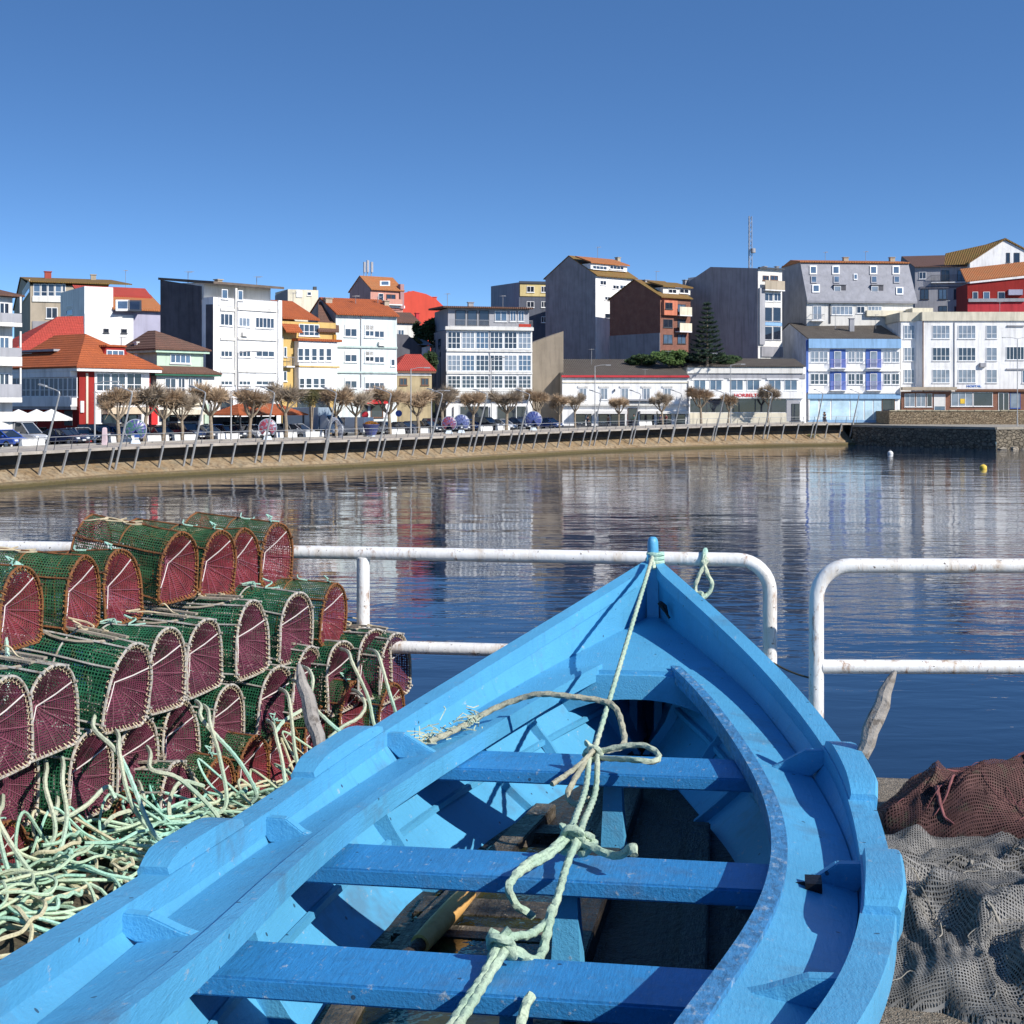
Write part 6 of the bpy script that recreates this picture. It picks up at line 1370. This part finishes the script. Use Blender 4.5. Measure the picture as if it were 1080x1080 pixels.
# ---------------------------------------------------------------- leafy shrubs and the dark conifer
def m_leaf(name,c1,c2):
    m,nt=_nt(name); oi=nt.nodes.new('ShaderNodeTexCoord'); f=noise_n(nt,oi.outputs['Object'],1.6,4,.7); c=mixc(nt,ramp(nt,f,.35,.65),c1,c2); finish(nt,c,.7,0,None,spec=.25); return m
m_l1=m_leaf('dark_leaves',(.020,.040,.016),(.045,.075,.025)); m_l2=m_leaf('bright_leaves',(.04,.085,.022),(.085,.13,.035)); m_l3=m_leaf('olive_leaves',(.05,.05,.02),(.10,.085,.03)); m_l4=m_leaf('conifer_needles',(.012,.026,.016),(.025,.048,.026))
def shrub(name,label,p,rx,rz,m_,seed,cat='shrub',leaf=.22,nn=2600,trunk=0.,group=None):
    rd=random.Random(seed); t=thing(name,label,cat,p,0,group); q=MB()
    cl=[(Vector((rd.gauss(0,.42)*rx,rd.gauss(0,.42)*rx*.7,trunk+rz*rd.uniform(.25,.85))),rd.uniform(.28,.5)) for _ in range(11)]
    for i in range(nn):
        c,r_=cl[i%11]; v=Vector((rd.gauss(0,1),rd.gauss(0,1),rd.gauss(0,1))).normalized()*rd.uniform(.5,1.05); o=c+Vector((v.x*r_*rx,v.y*r_*rx,v.z*r_*rz*.75)); o.z=max(o.z,.05)
        a=Vector((rd.gauss(0,1),rd.gauss(0,1),rd.gauss(0,.6))).normalized()*leaf; b_=a.orthogonal().normalized()*leaf*.45
        q.add([o-a*.5,o+b_*.5,o+a*.5,o-b_*.5],[(0,1,2,3)])
    q.build('foliage',m_,t,fixn=False)
    s_=MB()
    for k in range(4): a=k*1.6; s_.tube([(0,0,-.3),(.15*rx*math.cos(a),.15*rx*math.sin(a),trunk+rz*.3),(.35*rx*math.cos(a),.35*rx*math.sin(a),trunk+rz*.6)],[.09,.06,.03],5)
    s_.build('stem',m_bark,t); return t
p,_,_=spot(329,13); shrub('evergreen_tree','small olive green evergreen tree between the bare trees before the yellow house',p,1.3,1.6,m_l3,3,'tree',.18,1500,3.2)
for i,(px,py,Y,rx,rz,m_,lab) in enumerate(((453,388,180,1.1,2.6,m_l1,'dark green climber filling the gap left of the glazed block'),(676,379,203,2.6,1.3,m_l1,'dark shrub at the foot of the brick gabled block, left of the bright one'),(706,379,201,2.4,1.9,m_l2,'bright green shrub behind the ridge of the long low house'),(727,379,204,2.8,1.7,m_l1,'dark shrub between the bright shrub and the conifer'),(768,379,204,2.6,1.3,m_l1,'dark shrub right of the conifer behind the low red lettered building'),(448,360,191,1.7,3.6,m_l1,'dark green hillside tree above the red roofed cottage'),(456,352,193,1.6,2.8,m_l2,'light green hillside tree against the glazed block'),(436,366,189,1.5,1.8,m_l3,'olive shrub beside the dark slate gable'))):
    pp=W(px,py,Y); shrub('shrub',lab,pp-Vector((0,0,.8)),rx,rz,m_,20+i,'shrub',.5,3200)
pp=W(746,379,201); t=thing('conifer','dark tiered conifer standing before the big grey windowless wall','tree',pp-Vector((0,0,1.)))
H=W(746,319,201).z-pp.z+1; rd=random.Random(2); q=MB(); tr=MB().tube([(0,0,0),(0,0,H)],[.22,.03],6)
for k in range(13):
    f=k/12; z=lerp(1.0,H*.97,f); r_=lerp(2.9,.35,f**.9)
    for j in range(9):
        a=j*.698+k*.4+rd.uniform(-.15,.15); l=r_*rd.uniform(.8,1.1); tip=Vector((math.cos(a)*l,math.sin(a)*l,z-.10*l+.16*l)); tr.tube([(0,0,z),(tip.x*.5,tip.y*.5,z-.12*l),tip],[.04,.03,.012],4,caps=False)
        for i in range(int(12+20*l)):
            u=rd.uniform(.15,1.05); c=Vector((tip.x*u,tip.y*u,z-.48*l*u*(1-u)+(tip.z-z)*u)); v=Vector((math.cos(a)*.5+rd.gauss(0,.5),math.sin(a)*.5+rd.gauss(0,.5),rd.gauss(.25,.25))).normalized()*rd.uniform(.3,.55); w_=v.orthogonal().normalized()*.11
            q.add([c-w_,c+w_,c+v],[(0,1,2)])
tr.build('trunk',m_bark,t); q.build('foliage',m_l4,t,fixn=False)
p=at_s(s_at_px(856,1.8)); c=p[0]+p[2]*1.9; tag(shrub('weed_clump','green weed clump growing on the stone slope near the dark pier',Vector((c.x,c.y,-3.4)),.8,.7,m_l2,50,'plant',.14,400))
# ---------------------------------------------------------------- cars
TYRE=mat('tyre_rubber',(.02,.02,.02),.85,.1,8); RIM=mat('alloy_rim',(.45,.46,.48),.35,.1,8,metal=.8); CGL=mat('car_glass',(.02,.027,.037),.05,.1,2,spec=.9); HLT=mat('headlight_lens',(.75,.77,.8),.1,.05,4); TLT=mat('tail_light_lens',(.35,.01,.01),.25,.1,4); PLAST=mat('black_bumper_plastic',(.03,.03,.032),.6,.1,6); PLATE=mat('number_plate',(.7,.7,.68),.5)
CARS={'sedan':dict(L=4.4,pr=[(-2.2,.36),(-2.2,.72),(-2.08,.93),(-1.45,.97),(.95,.95),(1.95,.80),(2.18,.62),(2.2,.34)],gl=[(-1.6,.95),(-.95,1.40),(.35,1.42),(1.15,.94)]),
 'hatch':dict(L=4.0,pr=[(-1.95,.36),(-2.0,.75),(-1.9,.98),(.95,.97),(1.75,.84),(1.98,.62),(2.0,.34)],gl=[(-1.88,.97),(-1.5,1.44),(.35,1.47),(1.2,.96)]),
 'suv':dict(L=4.6,pr=[(-2.25,.45),(-2.28,.9),(-2.18,1.12),(1.0,1.10),(2.05,1.0),(2.25,.8),(2.28,.42)],gl=[(-2.12,1.10),(-1.85,1.66),(.35,1.70),(1.15,1.09)]),
 'van':dict(L=5.0,pr=[(-2.5,.42),(-2.5,1.15),(1.4,1.15),(2.2,1.0),(2.45,.8),(2.5,.40)],gl=[(-2.48,1.15),(-2.40,2.0),(.9,2.0),(1.75,1.13)])}
_cm={}
def car(label,px,offs,kind,col,ang=0.,flip=1,dz=0,sc_=1.,rack=False):
    K=CARS[kind]; p,d_,n_=spot(px,offs); fw=-n_*flip; rz=math.atan2(fw.y,fw.x)+R(ang)
    t=thing('van' if kind=='van' else 'parked_car',label,'van' if kind=='van' else 'car',p+Vector((0,0,dz)),rz,'cars parked along the harbour street'); t.scale=(sc_,)*3
    m_=mat('car_paint_'+'_'.join('%02d'%int(c*99) for c in col),col,.25,.05,1,0,spec=.6,coat=.6)
    wd=.86; pr=K['pr']; gl=K['gl']
    q=MB()
    lo=[(x,-wd,z) for x,z in pr]; n=len(pr)
    q.extrude(pr,-wd,wd,1); body=q.build('body',m_,t,bevel=.07,smooth=40)
    g=MB().hull([(x,s_*(wd-.03 if i in (0,3) else wd-.20),z) for i,(x,z) in enumerate(gl) for s_ in (-1,1)]); g.build('window',m_ if kind=='van' and False else CGL,t)
    (x0,z0),(x1,z1),(x2,z2),(x3,z3)=gl
    r_=MB().hull([(x,s_*(wd-.19),z+dz_) for x,z in ((x1-.05,z1),(x2+.08,z2)) for s_ in (-1,1) for dz_ in (.0,.05)])
    for s_ in (-1,1):
        for xa,za,xb,zb_ in ((x0,z0,x1,z1),(x3,z3,x2,z2),((x0*.4+x3*.6),(z0+z3)/2,(x1*.42+x2*.58),(z1+z2)/2)): r_.beam((xa,s_*(wd-.035),za),(xb,s_*(wd-.19),zb_),.07,.06,(1,0,0))
    if kind=='van': r_.hull([(x,s_*(wd-(.02 if z<1.3 else .12)),z) for x,z in ((x0-.02,1.1),(x1-.03,z1+.03),(.25,z1+.03),(.25,1.1)) for s_ in (-1,1)])
    r_.build('roof',m_,t)
    wr=.33 if kind in('sedan','hatch') else .37
    for x in (pr[-1][0]-.85,pr[0][0]+.78):
        for s_ in (-1,1):
            key=(wr,s_)
            if key not in _cm:
                tq=MB().lathe([(wr*.62,-.11),(wr*.93,-.11),(wr,-.06),(wr,.06),(wr*.93,.11),(wr*.62,.11)],18); rq=MB().lathe([(0,-.07),(wr*.2,-.10),(wr*.62,-.085),(wr*.62,.085),(wr*.2,.10),(0,.07)],10)
                for mm in (tq,rq): mm.V=[(a,c,b_) for a,b_,c in mm.V]
                _cm[key]=(tq.mesh('wheel',TYRE,smooth=True),rq.mesh('rim',RIM))
            w_=place(_cm[key][0],'wheel',t,(x,s_*(wd-.07),wr)); place(_cm[key][1],'rim',w_)
    zl=pr[-2][1]
    for s_ in (-1,1):
        MB().box(pr[-2][0]-.16,pr[-2][0]+.025,s_*.62-.17,s_*.62+.17,zl-.02,zl+.13).build('headlight',HLT,t,bevel=.02); MB().box(pr[1][0]-.025,pr[1][0]+.12,s_*.68-.12,s_*.68+.12,pr[1][1]-.0,pr[1][1]+.2).build('tail_light',TLT,t,bevel=.02)
        MB().box(.72,.9,s_*(wd+.08)-.09,s_*(wd+.08)+.09,gl[3][1]+.0,gl[3][1]+.13).build('mirror',m_,t,bevel=.03)
    MB().box(pr[-1][0]-.06,pr[-1][0]+.035,-.7,.7,pr[-1][1]+.02,pr[-1][1]+.2).box(pr[0][0]-.035,pr[0][0]+.06,-.7,.7,pr[0][1]+.02,pr[0][1]+.2).build('bumper',PLAST,t,bevel=.02)
    MB().box(pr[-1][0]+.036,pr[-1][0]+.045,-.26,.26,.46,.57).box(pr[0][0]-.045,pr[0][0]-.036,-.26,.26,.5,.61).build('number_plate',PLATE,t)
    if rack: q=MB(); [q.box(x,x+.06,-.75,.75,z1+.08,z1+.14) for x in (-1.6,-.8,0)]; q.box(-1.8,.4,-.75,-.69,z1+.14,z1+.19).box(-1.8,.4,.69,.75,z1+.14,z1+.19).build('roof_rack',METR,t)
    return t
NB=(.02,.03,.075);BK=(.022,.024,.03);SV=(.42,.43,.45);WT=(.72,.72,.71);DG=(.09,.10,.115);BL=(.03,.07,.24);LB=(.20,.28,.40)
car('grey van with dark windows and a roof rack at the left edge of the parking',18,25,'van',SV,8,rack=True)
car('bright blue hatchback nosing in before the grey van',3,19,'hatch',(.04,.10,.42),0)
car('dark blue sedan parked right of the grey van',66,21,'sedan',NB,10)
car('black off roader behind the dark blue sedan at the red corner house',104,26,'suv',BK)
car('mid blue hatchback behind the pale bollard',128,22,'hatch',BL)
car('black sedan parked before the red banner',168,21,'sedan',BK,-5)
car('tall dark blue off roader before the mint green house',196,23,'suv',NB)
car('dark grey hatchback right of the tall dark blue off roader',216,20,'hatch',DG,6)
car('dark sedan left of the white taxi',238,22,'sedan',(.03,.035,.045))
car('white taxi with a teal door before the orange terrace',262,21,'hatch',WT,12)
car('black hatchback half hidden by the red and grey shell',283,22,'hatch',BK)
car('silver hatchback with bright headlights before the grey box truck',312,20,'hatch',SV,10)
car('pale blue hatchback behind the silver one',296,27,'hatch',LB)
car('dark blue sedan right of the bucket planter',425,21,'sedan',NB)
car('black hatchback before the red roofed cottage',449,22,'hatch',BK)
car('navy off roader left of the blue round shell',463,26,'suv',NB)
car('black off roader before the glazed block entrance',512,23,'suv',BK)
car('silver hatchback before the right end of the glazed block',528,20,'hatch',SV)
car('dark blue hatchback before the middle of the glazed block',492,27,'hatch',BL)
car('white van with red rear lights right of the latticed shell',371,24,'van',WT,175)
for px,offs,kind,col,lab in ((40,29,'hatch',BK,'black hatchback behind the gap between the grey van and the dark sedan'),(84,28,'sedan',SV,'silver sedan close to the red wall of the corner house'),(146,27,'suv',NB,'navy off roader behind the violet painted shell'),(182,29,'hatch',(.16,.02,.02),'dark red hatchback close to the mint green house'),(207,28,'sedan',BK,'black sedan close to the mint green corner pillar'),(228,28,'hatch',BL,'blue hatchback before the foot of the dark slate wall'),(252,27,'suv',BK,'black off roader behind the white taxi'),(404,27,'hatch',SV,'silver hatchback before the red awning'),(437,27,'sedan',BK,'black sedan close to the tan cottage wall'),(478,22,'hatch',(.05,.06,.10),'slate blue hatchback behind the pair of painted shells'),(545,27,'hatch',NB,'navy hatchback at the right corner of the glazed block'),(577,22,'hatch',BL,'blue hatchback right of the fan shaped shell')): car(lab,px,offs,kind,col,rt.uniform(-8,8))
p,d_,n_=spot(334,26); rz=math.atan2(-n_.y,-n_.x)
t=thing('box_truck','pale grey blue box truck parked behind the silver hatchback','truck',p,rz,'cars parked along the harbour street'); mbx=mat('truck_box_blue',(.25,.32,.40),.5,.1,1,0)
MB().box(-3.4,1.2,-1.15,1.15,.85,3.1).build('cargo_box',mbx,t,bevel=.04); MB().hull([(x,s_*1.05,z) for x,z in ((1.3,.5),(1.3,2.3),(2.0,2.35),(2.75,1.4),(2.85,.5)) for s_ in (-1,1)]).build('cab',mat('truck_cab_white',(.6,.62,.64),.4,.05,1),t,bevel=.06)
MB().hull([(x,s_*.95,z) for x,z in ((2.12,2.22),(2.78,1.42),(2.84,1.45),(2.18,2.26)) for s_ in (-1,1)]).build('windscreen',CGL,t); MB().box(-3.3,2.6,-.5,.5,.5,.849).build('chassis',PLAST,t)
for x in (-2.3,2.0):
    for s_ in (-1,1):
        tq=MB().lathe([(0,-.13),(.3,-.14),(.45,-.12),(.45,.12),(.3,.14),(0,.13)],16); tq.V=[(a,c,b_) for a,b_,c in tq.V]; tq.build('wheel',TYRE,t,(x,s_*.98,.45),smooth=True)
# ---------------------------------------------------------------- shell sculptures, planter, lattice arch
def shell_sculpture(label,px,offs,r_,c1,c2,c3,seed):
    p,d_,n_=spot(px,offs); vd=Vector((p.x,p.y,0)).normalized(); t=thing('shell_sculpture',label,'sculpture',p,math.atan2(vd.y,vd.x)-math.pi/2,'painted scallop shells along the promenade')
    m,nt=_nt('shell_paint_%d'%seed); v=coord(nt); f=noise_n(nt,v,2.2/r_,3,.5,1.2); c=mixc(nt,ramp(nt,f,.46,.50),c1,c2); g=noise_n(nt,coord(nt,(1,1,1)),4.5/r_,2,.5,.8); c=mixc(nt,ramp(nt,g,.56,.60),c,c3); finish(nt,c,.35,0,None,spec=.5)
    rows=[]
    for i in range(9):
        f=i/8; row=[]
        for k in range(49):
            a=lerp(-1.0,math.pi+1.0,k/48); rib=1+.035*abs(math.sin(k*math.pi/4)); rad=r_*f*rib*(.98 if f==1 else 1)
            row.append((math.cos(a)*rad,-.28*r_*(1-f*f)-.03*abs(math.sin(k*math.pi/4))*f,r_*1.02+.32+math.sin(a)*rad*.98))
        rows.append(row)
    back=[[(x,y+.07,z) for x,y,z in r] for r in reversed(rows)]
    MB().grid(rows+back).build('shell',m,t,smooth=50)
    a=[lerp(-1.0,math.pi+1.0,k/30) for k in range(31)]
    MB().tube([(math.cos(q)*r_*1.03,.02,r_*1.02+.32+math.sin(q)*r_*1.01) for q in a],.05,6).build('rim',mat('shell_rim',(.30,.34,.40),.5),t,smooth=True)
    MB().hull([(s_*.42,y,0) for s_ in (-1,1) for y in (-.28,.28)]+[(s_*.3,y,.36) for s_ in (-1,1) for y in (-.18,.18)]).build('base',mat('shell_base',(.62,.70,.76),.5),t,bevel=.03); return t
shell_sculpture('round painted shell with violet sky over green fields before the red corner house',144,8.2,.86,(.07,.05,.25),(.04,.12,.10),(.12,.15,.22),1)
shell_sculpture('grey painted shell with a red emblem before the orange terrace',283,8.2,.80,(.20,.22,.30),(.26,.03,.05),(.18,.20,.26),2)
shell_sculpture('dark red and blue painted shell before the glazed block, left of the pale blue one',474,8.2,.78,(.10,.05,.14),(.22,.05,.07),(.10,.13,.32),3)
shell_sculpture('blue painted shell with a pale rim before the glazed block',487,8.4,.86,(.07,.09,.24),(.12,.15,.32),(.03,.04,.10),4)
shell_sculpture('fan shaped deep blue shell before the blank brown building',563,8.2,.98,(.03,.04,.17),(.06,.09,.26),(.12,.15,.26),5)
p,d_,n_=spot(392,8.2); t=thing('bucket_planter','dark blue bucket planter filled with orange brown flowers','planter',p)
MB().lathe([(0,.18),(.48,.18),(.62,.5),(.80,1.1),(.88,1.18),(.88,1.25),(.74,1.22),(.70,1.1),(0,1.08)],20).build('bucket',mat('planter_blue',(.05,.07,.20),.45,.4,1.5,col2=(.13,.12,.28)),t,smooth=40)
MB().hull([(s_*.42,y,0) for s_ in (-1,1) for y in (-.35,.35)]+[(s_*.32,y,.19) for s_ in (-1,1) for y in (-.25,.25)]).build('base',mat('shell_base',(.62,.70,.76),.5),t)
rd=random.Random(6); q=MB()
for i in range(420):
    a=rd.uniform(0,6.28); r_=rd.uniform(0,.78)**.7*.9; o=Vector((math.cos(a)*r_,math.sin(a)*r_,1.15+.42*(1-(r_/.95)**2)*rd.uniform(.4,1))); v=Vector((rd.gauss(0,1),rd.gauss(0,1),rd.gauss(.5,.7))).normalized()*.10; w_=v.orthogonal().normalized()*.06; q.add([o-v,o+w_,o+v,o-w_],[(0,1,2,3)])
q.build('flowers',m_leaf('rust_flowers',(.16,.075,.02),(.32,.13,.02)),t,fixn=False)
p,d_,n_=spot(352,8.2); t=thing('lattice_arch','grey steel lattice shell arch standing before the white van','sculpture',p,.5); q=MB()
for k in range(6):
    y=-.5+.2*k; s_=1-.12*abs(k-2.5)/2.5; q.tube([(math.cos(a)*.85*s_*(1.0 if math.sin(a)>.3 else .95),y,max(0,math.sin(a))*2.05*s_) for a in [i*math.pi/14 for i in range(15)]],.045,5)
for i in range(1,14,2): a=i*math.pi/14; q.tube([(math.cos(a)*.85*(1-.12*abs(k-2.5)/2.5),-.5+.2*k,math.sin(a)*2.05*(1-.12*abs(k-2.5)/2.5)) for k in range(6)],.03,4)
q.build('lattice',mat('lattice_grey',(.24,.26,.31),.55,.15,2),t)
p,d_,n_=spot(110,7.8); t=thing('bollard_post','pale pink square post on the promenade before the black off roader','post',p); MB().hull([(x*k,y*k,z) for x in (-.17,.17) for y in (-.17,.17) for z,k in ((0,1.2),(.12,1.2),(.121,1),(1.35,.95),(1.45,.6))]).build('post',mat('pale_pink_paint',(.62,.48,.50),.6),t,bevel=.02)
# low white blocks along the parking
MWB=mat('white_barrier',(.70,.69,.66),.7,.1,2)
wb=MB().hull([(x,y*k,z) for x in (-1.25,1.25) for y in (-.26,.26) for z,k in ((0,1),(.25,.95),(.75,.6))]).box(-1.28,1.28,-.19,.19,.752,.80).mesh('block',MWB,bevel=.03); WBN=['before the grey van','left of the violet painted shell','right of the violet painted shell','before the tall dark blue off roader','before the white taxi','right of the red emblem shell','left of the latticed arch','right of the bucket planter','before the black hatchback near the cottage','before the middle of the glazed block','before the right end of the glazed block','before the middle of the long low house']
for px,nm in zip((33,128,166,196,240,302,330,418,444,512,530,680),WBN):
    p,d_,n_=spot(px,11.6); tag(place(wb,'barrier_block',None,p,math.atan2(d_.y,d_.x)),'low white barrier block '+nm,'barrier','white barrier blocks along the parking')
# ---------------------------------------------------------------- parasols, terrace, street lamps
MCN=mat('white_parasol_cloth',(.76,.75,.72),.8,.05,2)
for i,px in enumerate((2,19,37,55)):
    p,d_,n_=spot(px,28); t=thing('parasol',('far left white parasol over the grey van','second white parasol from the left over the grey van','third white parasol from the left beside the red house','rightmost of the white parasols beside the red house')[i],'parasol',p,.4*i,'white terrace parasols')
    MB().tube([(0,0,0),(0,0,3.05)],.03,6).build('pole',METR,t); q=MB(); E=[(1.75*math.cos(a),1.75*math.sin(a),2.3) for a in [k*math.pi/4 for k in range(8)]]; q.add(E+[(0,0,3.1)]+[(x,y,2.1) for x,y,z in E],[(k,(k+1)%8,8) for k in range(8)]+[(k,9+k,9+(k+1)%8,(k+1)%8) for k in range(8)]); q.build('canopy',MCN,t,fixn=False)
    MB().lathe([(0,.1),(.3,.1),(.34,0)],12).build('base',METR,t)
p,d_,n_=spot(273,27); t=thing('terrace_pavilion','open terrace pavilion with an orange tiled roof before the white block','pavilion',p,math.atan2(d_.y,d_.x))
MB().hull([(x,y,z) for x in (-4.4,4.4) for y in (-2.4,2.4) for z in (2.35,2.45)]+[(x,0,3.5) for x in (-2.6,2.6)]).build('roof',T_OR,t)
for x in (-4,-1.4,1.4,4):
    for y in (-2.1,2.1): MB().box(x-.07,x+.07,y-.07,y+.07,0,2.349).build('post',FRD,t)
MB().box(-4.1,4.1,2.2,2.3,0,2.2).build('back_wall',DARKS,t); MB().box(-4.1,4.1,-2.2,-2.12,.0,.9).build('parapet',WHITE2,t)
def street_lamp(px,offs,ytop,label,arm=0,double=False,z0=None):
    if z0 is None: p,d_,n_=spot(px,offs)
    else: p=W(px,440,offs); p.z=z0
    h=EYE-(ytop-HYP)/FPX*p.y-p.z; t=thing('street_lamp',label,'street lamp',p,0,'upright street lamps')
    MB().tube([(0,0,0),(0,0,.8),(0,0,.81),(0,0,h)],[.10,.10,.075,.05],8).build('post',msteel,t,smooth=True)
    q=MB(); hd_=MB()
    for s_ in ((1,-1) if double else (arm or 1,)):
        l=1.5 if (arm or double) else .25; q.tube([(0,0,h-.05),(s_*l*.5,0,h+.12),(s_*l,0,h+.15)],.035,5); hd_.hull([(s_*l+x,y,h+z) for x in (-.1,.55*s_) for y in (-.13,.13) for z in (.06,.18)])
    q.build('arm',msteel,t); hd_.build('lamp_head',msteel,t); return t
street_lamp(101,10,404,'slim upright lamp before the red walled corner house',1)
street_lamp(243,9,412,'slim upright lamp left of the orange terrace pavilion',1)
street_lamp(250,30,372,'tall lamp with a right hand arm before the white block',1)
street_lamp(434,10,389,'slim upright lamp before the red roofed cottage',1)
street_lamp(455,10,413,'short upright lamp left of the glazed block',1)
street_lamp(518,26,378,'tall thin lamp before the right half of the glazed block',1)
street_lamp(628,10,386,'tall lamp with a right hand arm before the long low house',1)
street_lamp(770,10,385,'tall lamp before the low red lettered building',1)
street_lamp(1073,188,357,'tall double headed lamp on the pier before the hotel',0,True,z0=-1.45)
# traffic signs
def road_sign(px,offs,h,label,col):
    p,d_,n_=spot(px,offs); vd=Vector((p.x,p.y,0)).normalized(); t=thing('road_sign',label,'sign',p,math.atan2(vd.y,vd.x)-math.pi/2); MB().tube([(0,0,0),(0,0,h)],.035,6).build('post',METR,t); q=MB().lathe([(0,-.02),(.36,-.02),(.36,.02),(0,.02)],20); q.V=[(a,c-.06,b_+h-.3) for a,b_,c in q.V]; q.build('plate',mat('sign_face_'+str(px),col,.4),t)
road_sign(420,19,2.7,'round blue road sign before the red roofed cottage',(.05,.12,.45)); road_sign(385,19,2.6,'round red road sign beside the white van',(.5,.03,.04))
# cafe tables on the terrace of the long house
def cafe_table(px,offs,label):
    p,d_,n_=spot(px,offs); t=thing('cafe_table',label,'table',p,.2); MB().lathe([(0,.74),(.36,.74),(.36,.71),(0,.71)],14).build('tabletop',PVC,t); MB().tube([(0,0,.02),(0,0,.705)],.03,6).lathe([(0,.03),(.24,.02),(.25,0)],12).build('pedestal',METR,t)
for px,nm in ((612,'left of the first awning'),(636,'under the second awning'),(681,'right of the doorway'),(708,'at the right end')): cafe_table(px,17,'white round cafe table outside the long low house, '+nm)
# ---------------------------------------------------------------- people
SKIN=mat('skin',(.42,.24,.16),.6,.05,4); HAIR=mat('dark_hair',(.03,.02,.015),.7)
def skinned(name,J,E,rad,m_,parent):
    me=bpy.data.meshes.new(name); me.from_pydata(J,E,[]); o=bpy.data.objects.new(name,me); COL.objects.link(o); o.parent=parent; me.materials.append(m_)
    sk=o.modifiers.new('skin','SKIN'); sv=me.skin_vertices[0].data
    for i,r_ in enumerate(rad): sv[i].radius=(r_,r_*.85)
    sv[0].use_root=True; sb=o.modifiers.new('sub','SUBSURF'); sb.levels=1; sb.render_levels=1; return o
def person(label,pos,rz,top,leg,stride=.22,h=1.7,bag=None):
    t=thing('person',label,'person',pos,rz); k=h/1.72; s_=stride
    J=[(0,0,.95),(0,0,1.15),(0,0,1.38),(0,.0,1.50),(0,.02,1.60),(0,.025,1.68),  # spine, neck, head
       (.10,0,.90),(.11,.06+s_*.5,.50),(.11,s_,.08),(.11,s_+.12,.03),(-.10,0,.90),(-.11,.03-s_*.3,.50),(-.11,-s_,.10),(-.11,-s_+.12,.03),
       (.19,0,1.40),(.24,-.06-s_*.3,1.15),(.25,.05-s_*.5,.90),(-.19,0,1.40),(-.24,.0+s_*.3,1.15),(-.25,.12+s_*.5,.92)]
    E=[(0,1),(1,2),(2,3),(3,4),(4,5),(0,6),(6,7),(7,8),(8,9),(0,10),(10,11),(11,12),(12,13),(2,14),(14,15),(15,16),(2,17),(17,18),(18,19)]
    r_=[.13,.13,.14,.055,.095,.085,.085,.06,.045,.04,.085,.06,.045,.04,.06,.045,.035,.06,.045,.035]
    J=[tuple(c*k for c in v) for v in J]
    skinned('body',J,E,[x*k for x in r_],SKIN,t)
    a=[0,1,2,14,15,17,18]; ix={v:i for i,v in enumerate(a)}; skinned('jacket',[J[v] for v in a],[(ix[p],ix[q]) for p,q in E if p in ix and q in ix],[x*k for x in (.155,.155,.165,.078,.06,.078,.06)],mat('jacket_%d%d%d'%tuple(int(c*99) for c in top),top,.85,.1,4),t)
    a=[0,6,7,8,10,11,12]; ix={v:i for i,v in enumerate(a)}; skinned('trousers',[J[v] for v in a],[(ix[p],ix[q]) for p,q in E if p in ix and q in ix],[x*k for x in (.15,.105,.078,.062,.105,.078,.062)],mat('trousers_%d%d%d'%tuple(int(c*99) for c in leg),leg,.9,.1,4),t)
    MB().lathe([(0,.11),(.06,.095),(.095,.05),(.10,0),(.08,-.05)],12,(0,.0,1.665*k)).build('hair',HAIR,t,smooth=True); return t
for px,offs,rz,top,leg,lab,s_ in ((876,9.6,1.2,(.03,.03,.04),(.03,.03,.05),'person in dark clothes walking before the blue house',.2),(885,9.8,-1.2,(.10,.16,.22),(.06,.07,.10),'person in a grey blue jacket walking right of the dark clothed one',.24),(869,10.2,0,(.25,.45,.55),(.10,.12,.2),'person in a light blue top standing before the blue shop windows',.05),
   (620,14,1.5,(.04,.04,.06),(.03,.03,.04),'person in black standing at the left terrace of the long low house',.05),(668,8,1.4,(.12,.30,.22),(.05,.06,.09),'person in a green jacket walking before the long low house',.22),(702,13,-1.3,(.25,.05,.06),(.04,.04,.06),'person in a dark red jacket at the right terrace of the long low house',.1),(697,12.5,.4,(.16,.17,.28),(.04,.04,.05),'person in a slate blue jacket beside the dark red jacket',.08),(642,15,2.,(.30,.16,.08),(.05,.05,.07),'person in an ochre brown jacket under the second awning',.05)):
    p,d_,n_=spot(px,offs); person(lab,p,math.atan2(d_.y,d_.x)-math.pi/2+rz*.0+(0 if rz>0 else math.pi),top,leg,s_)
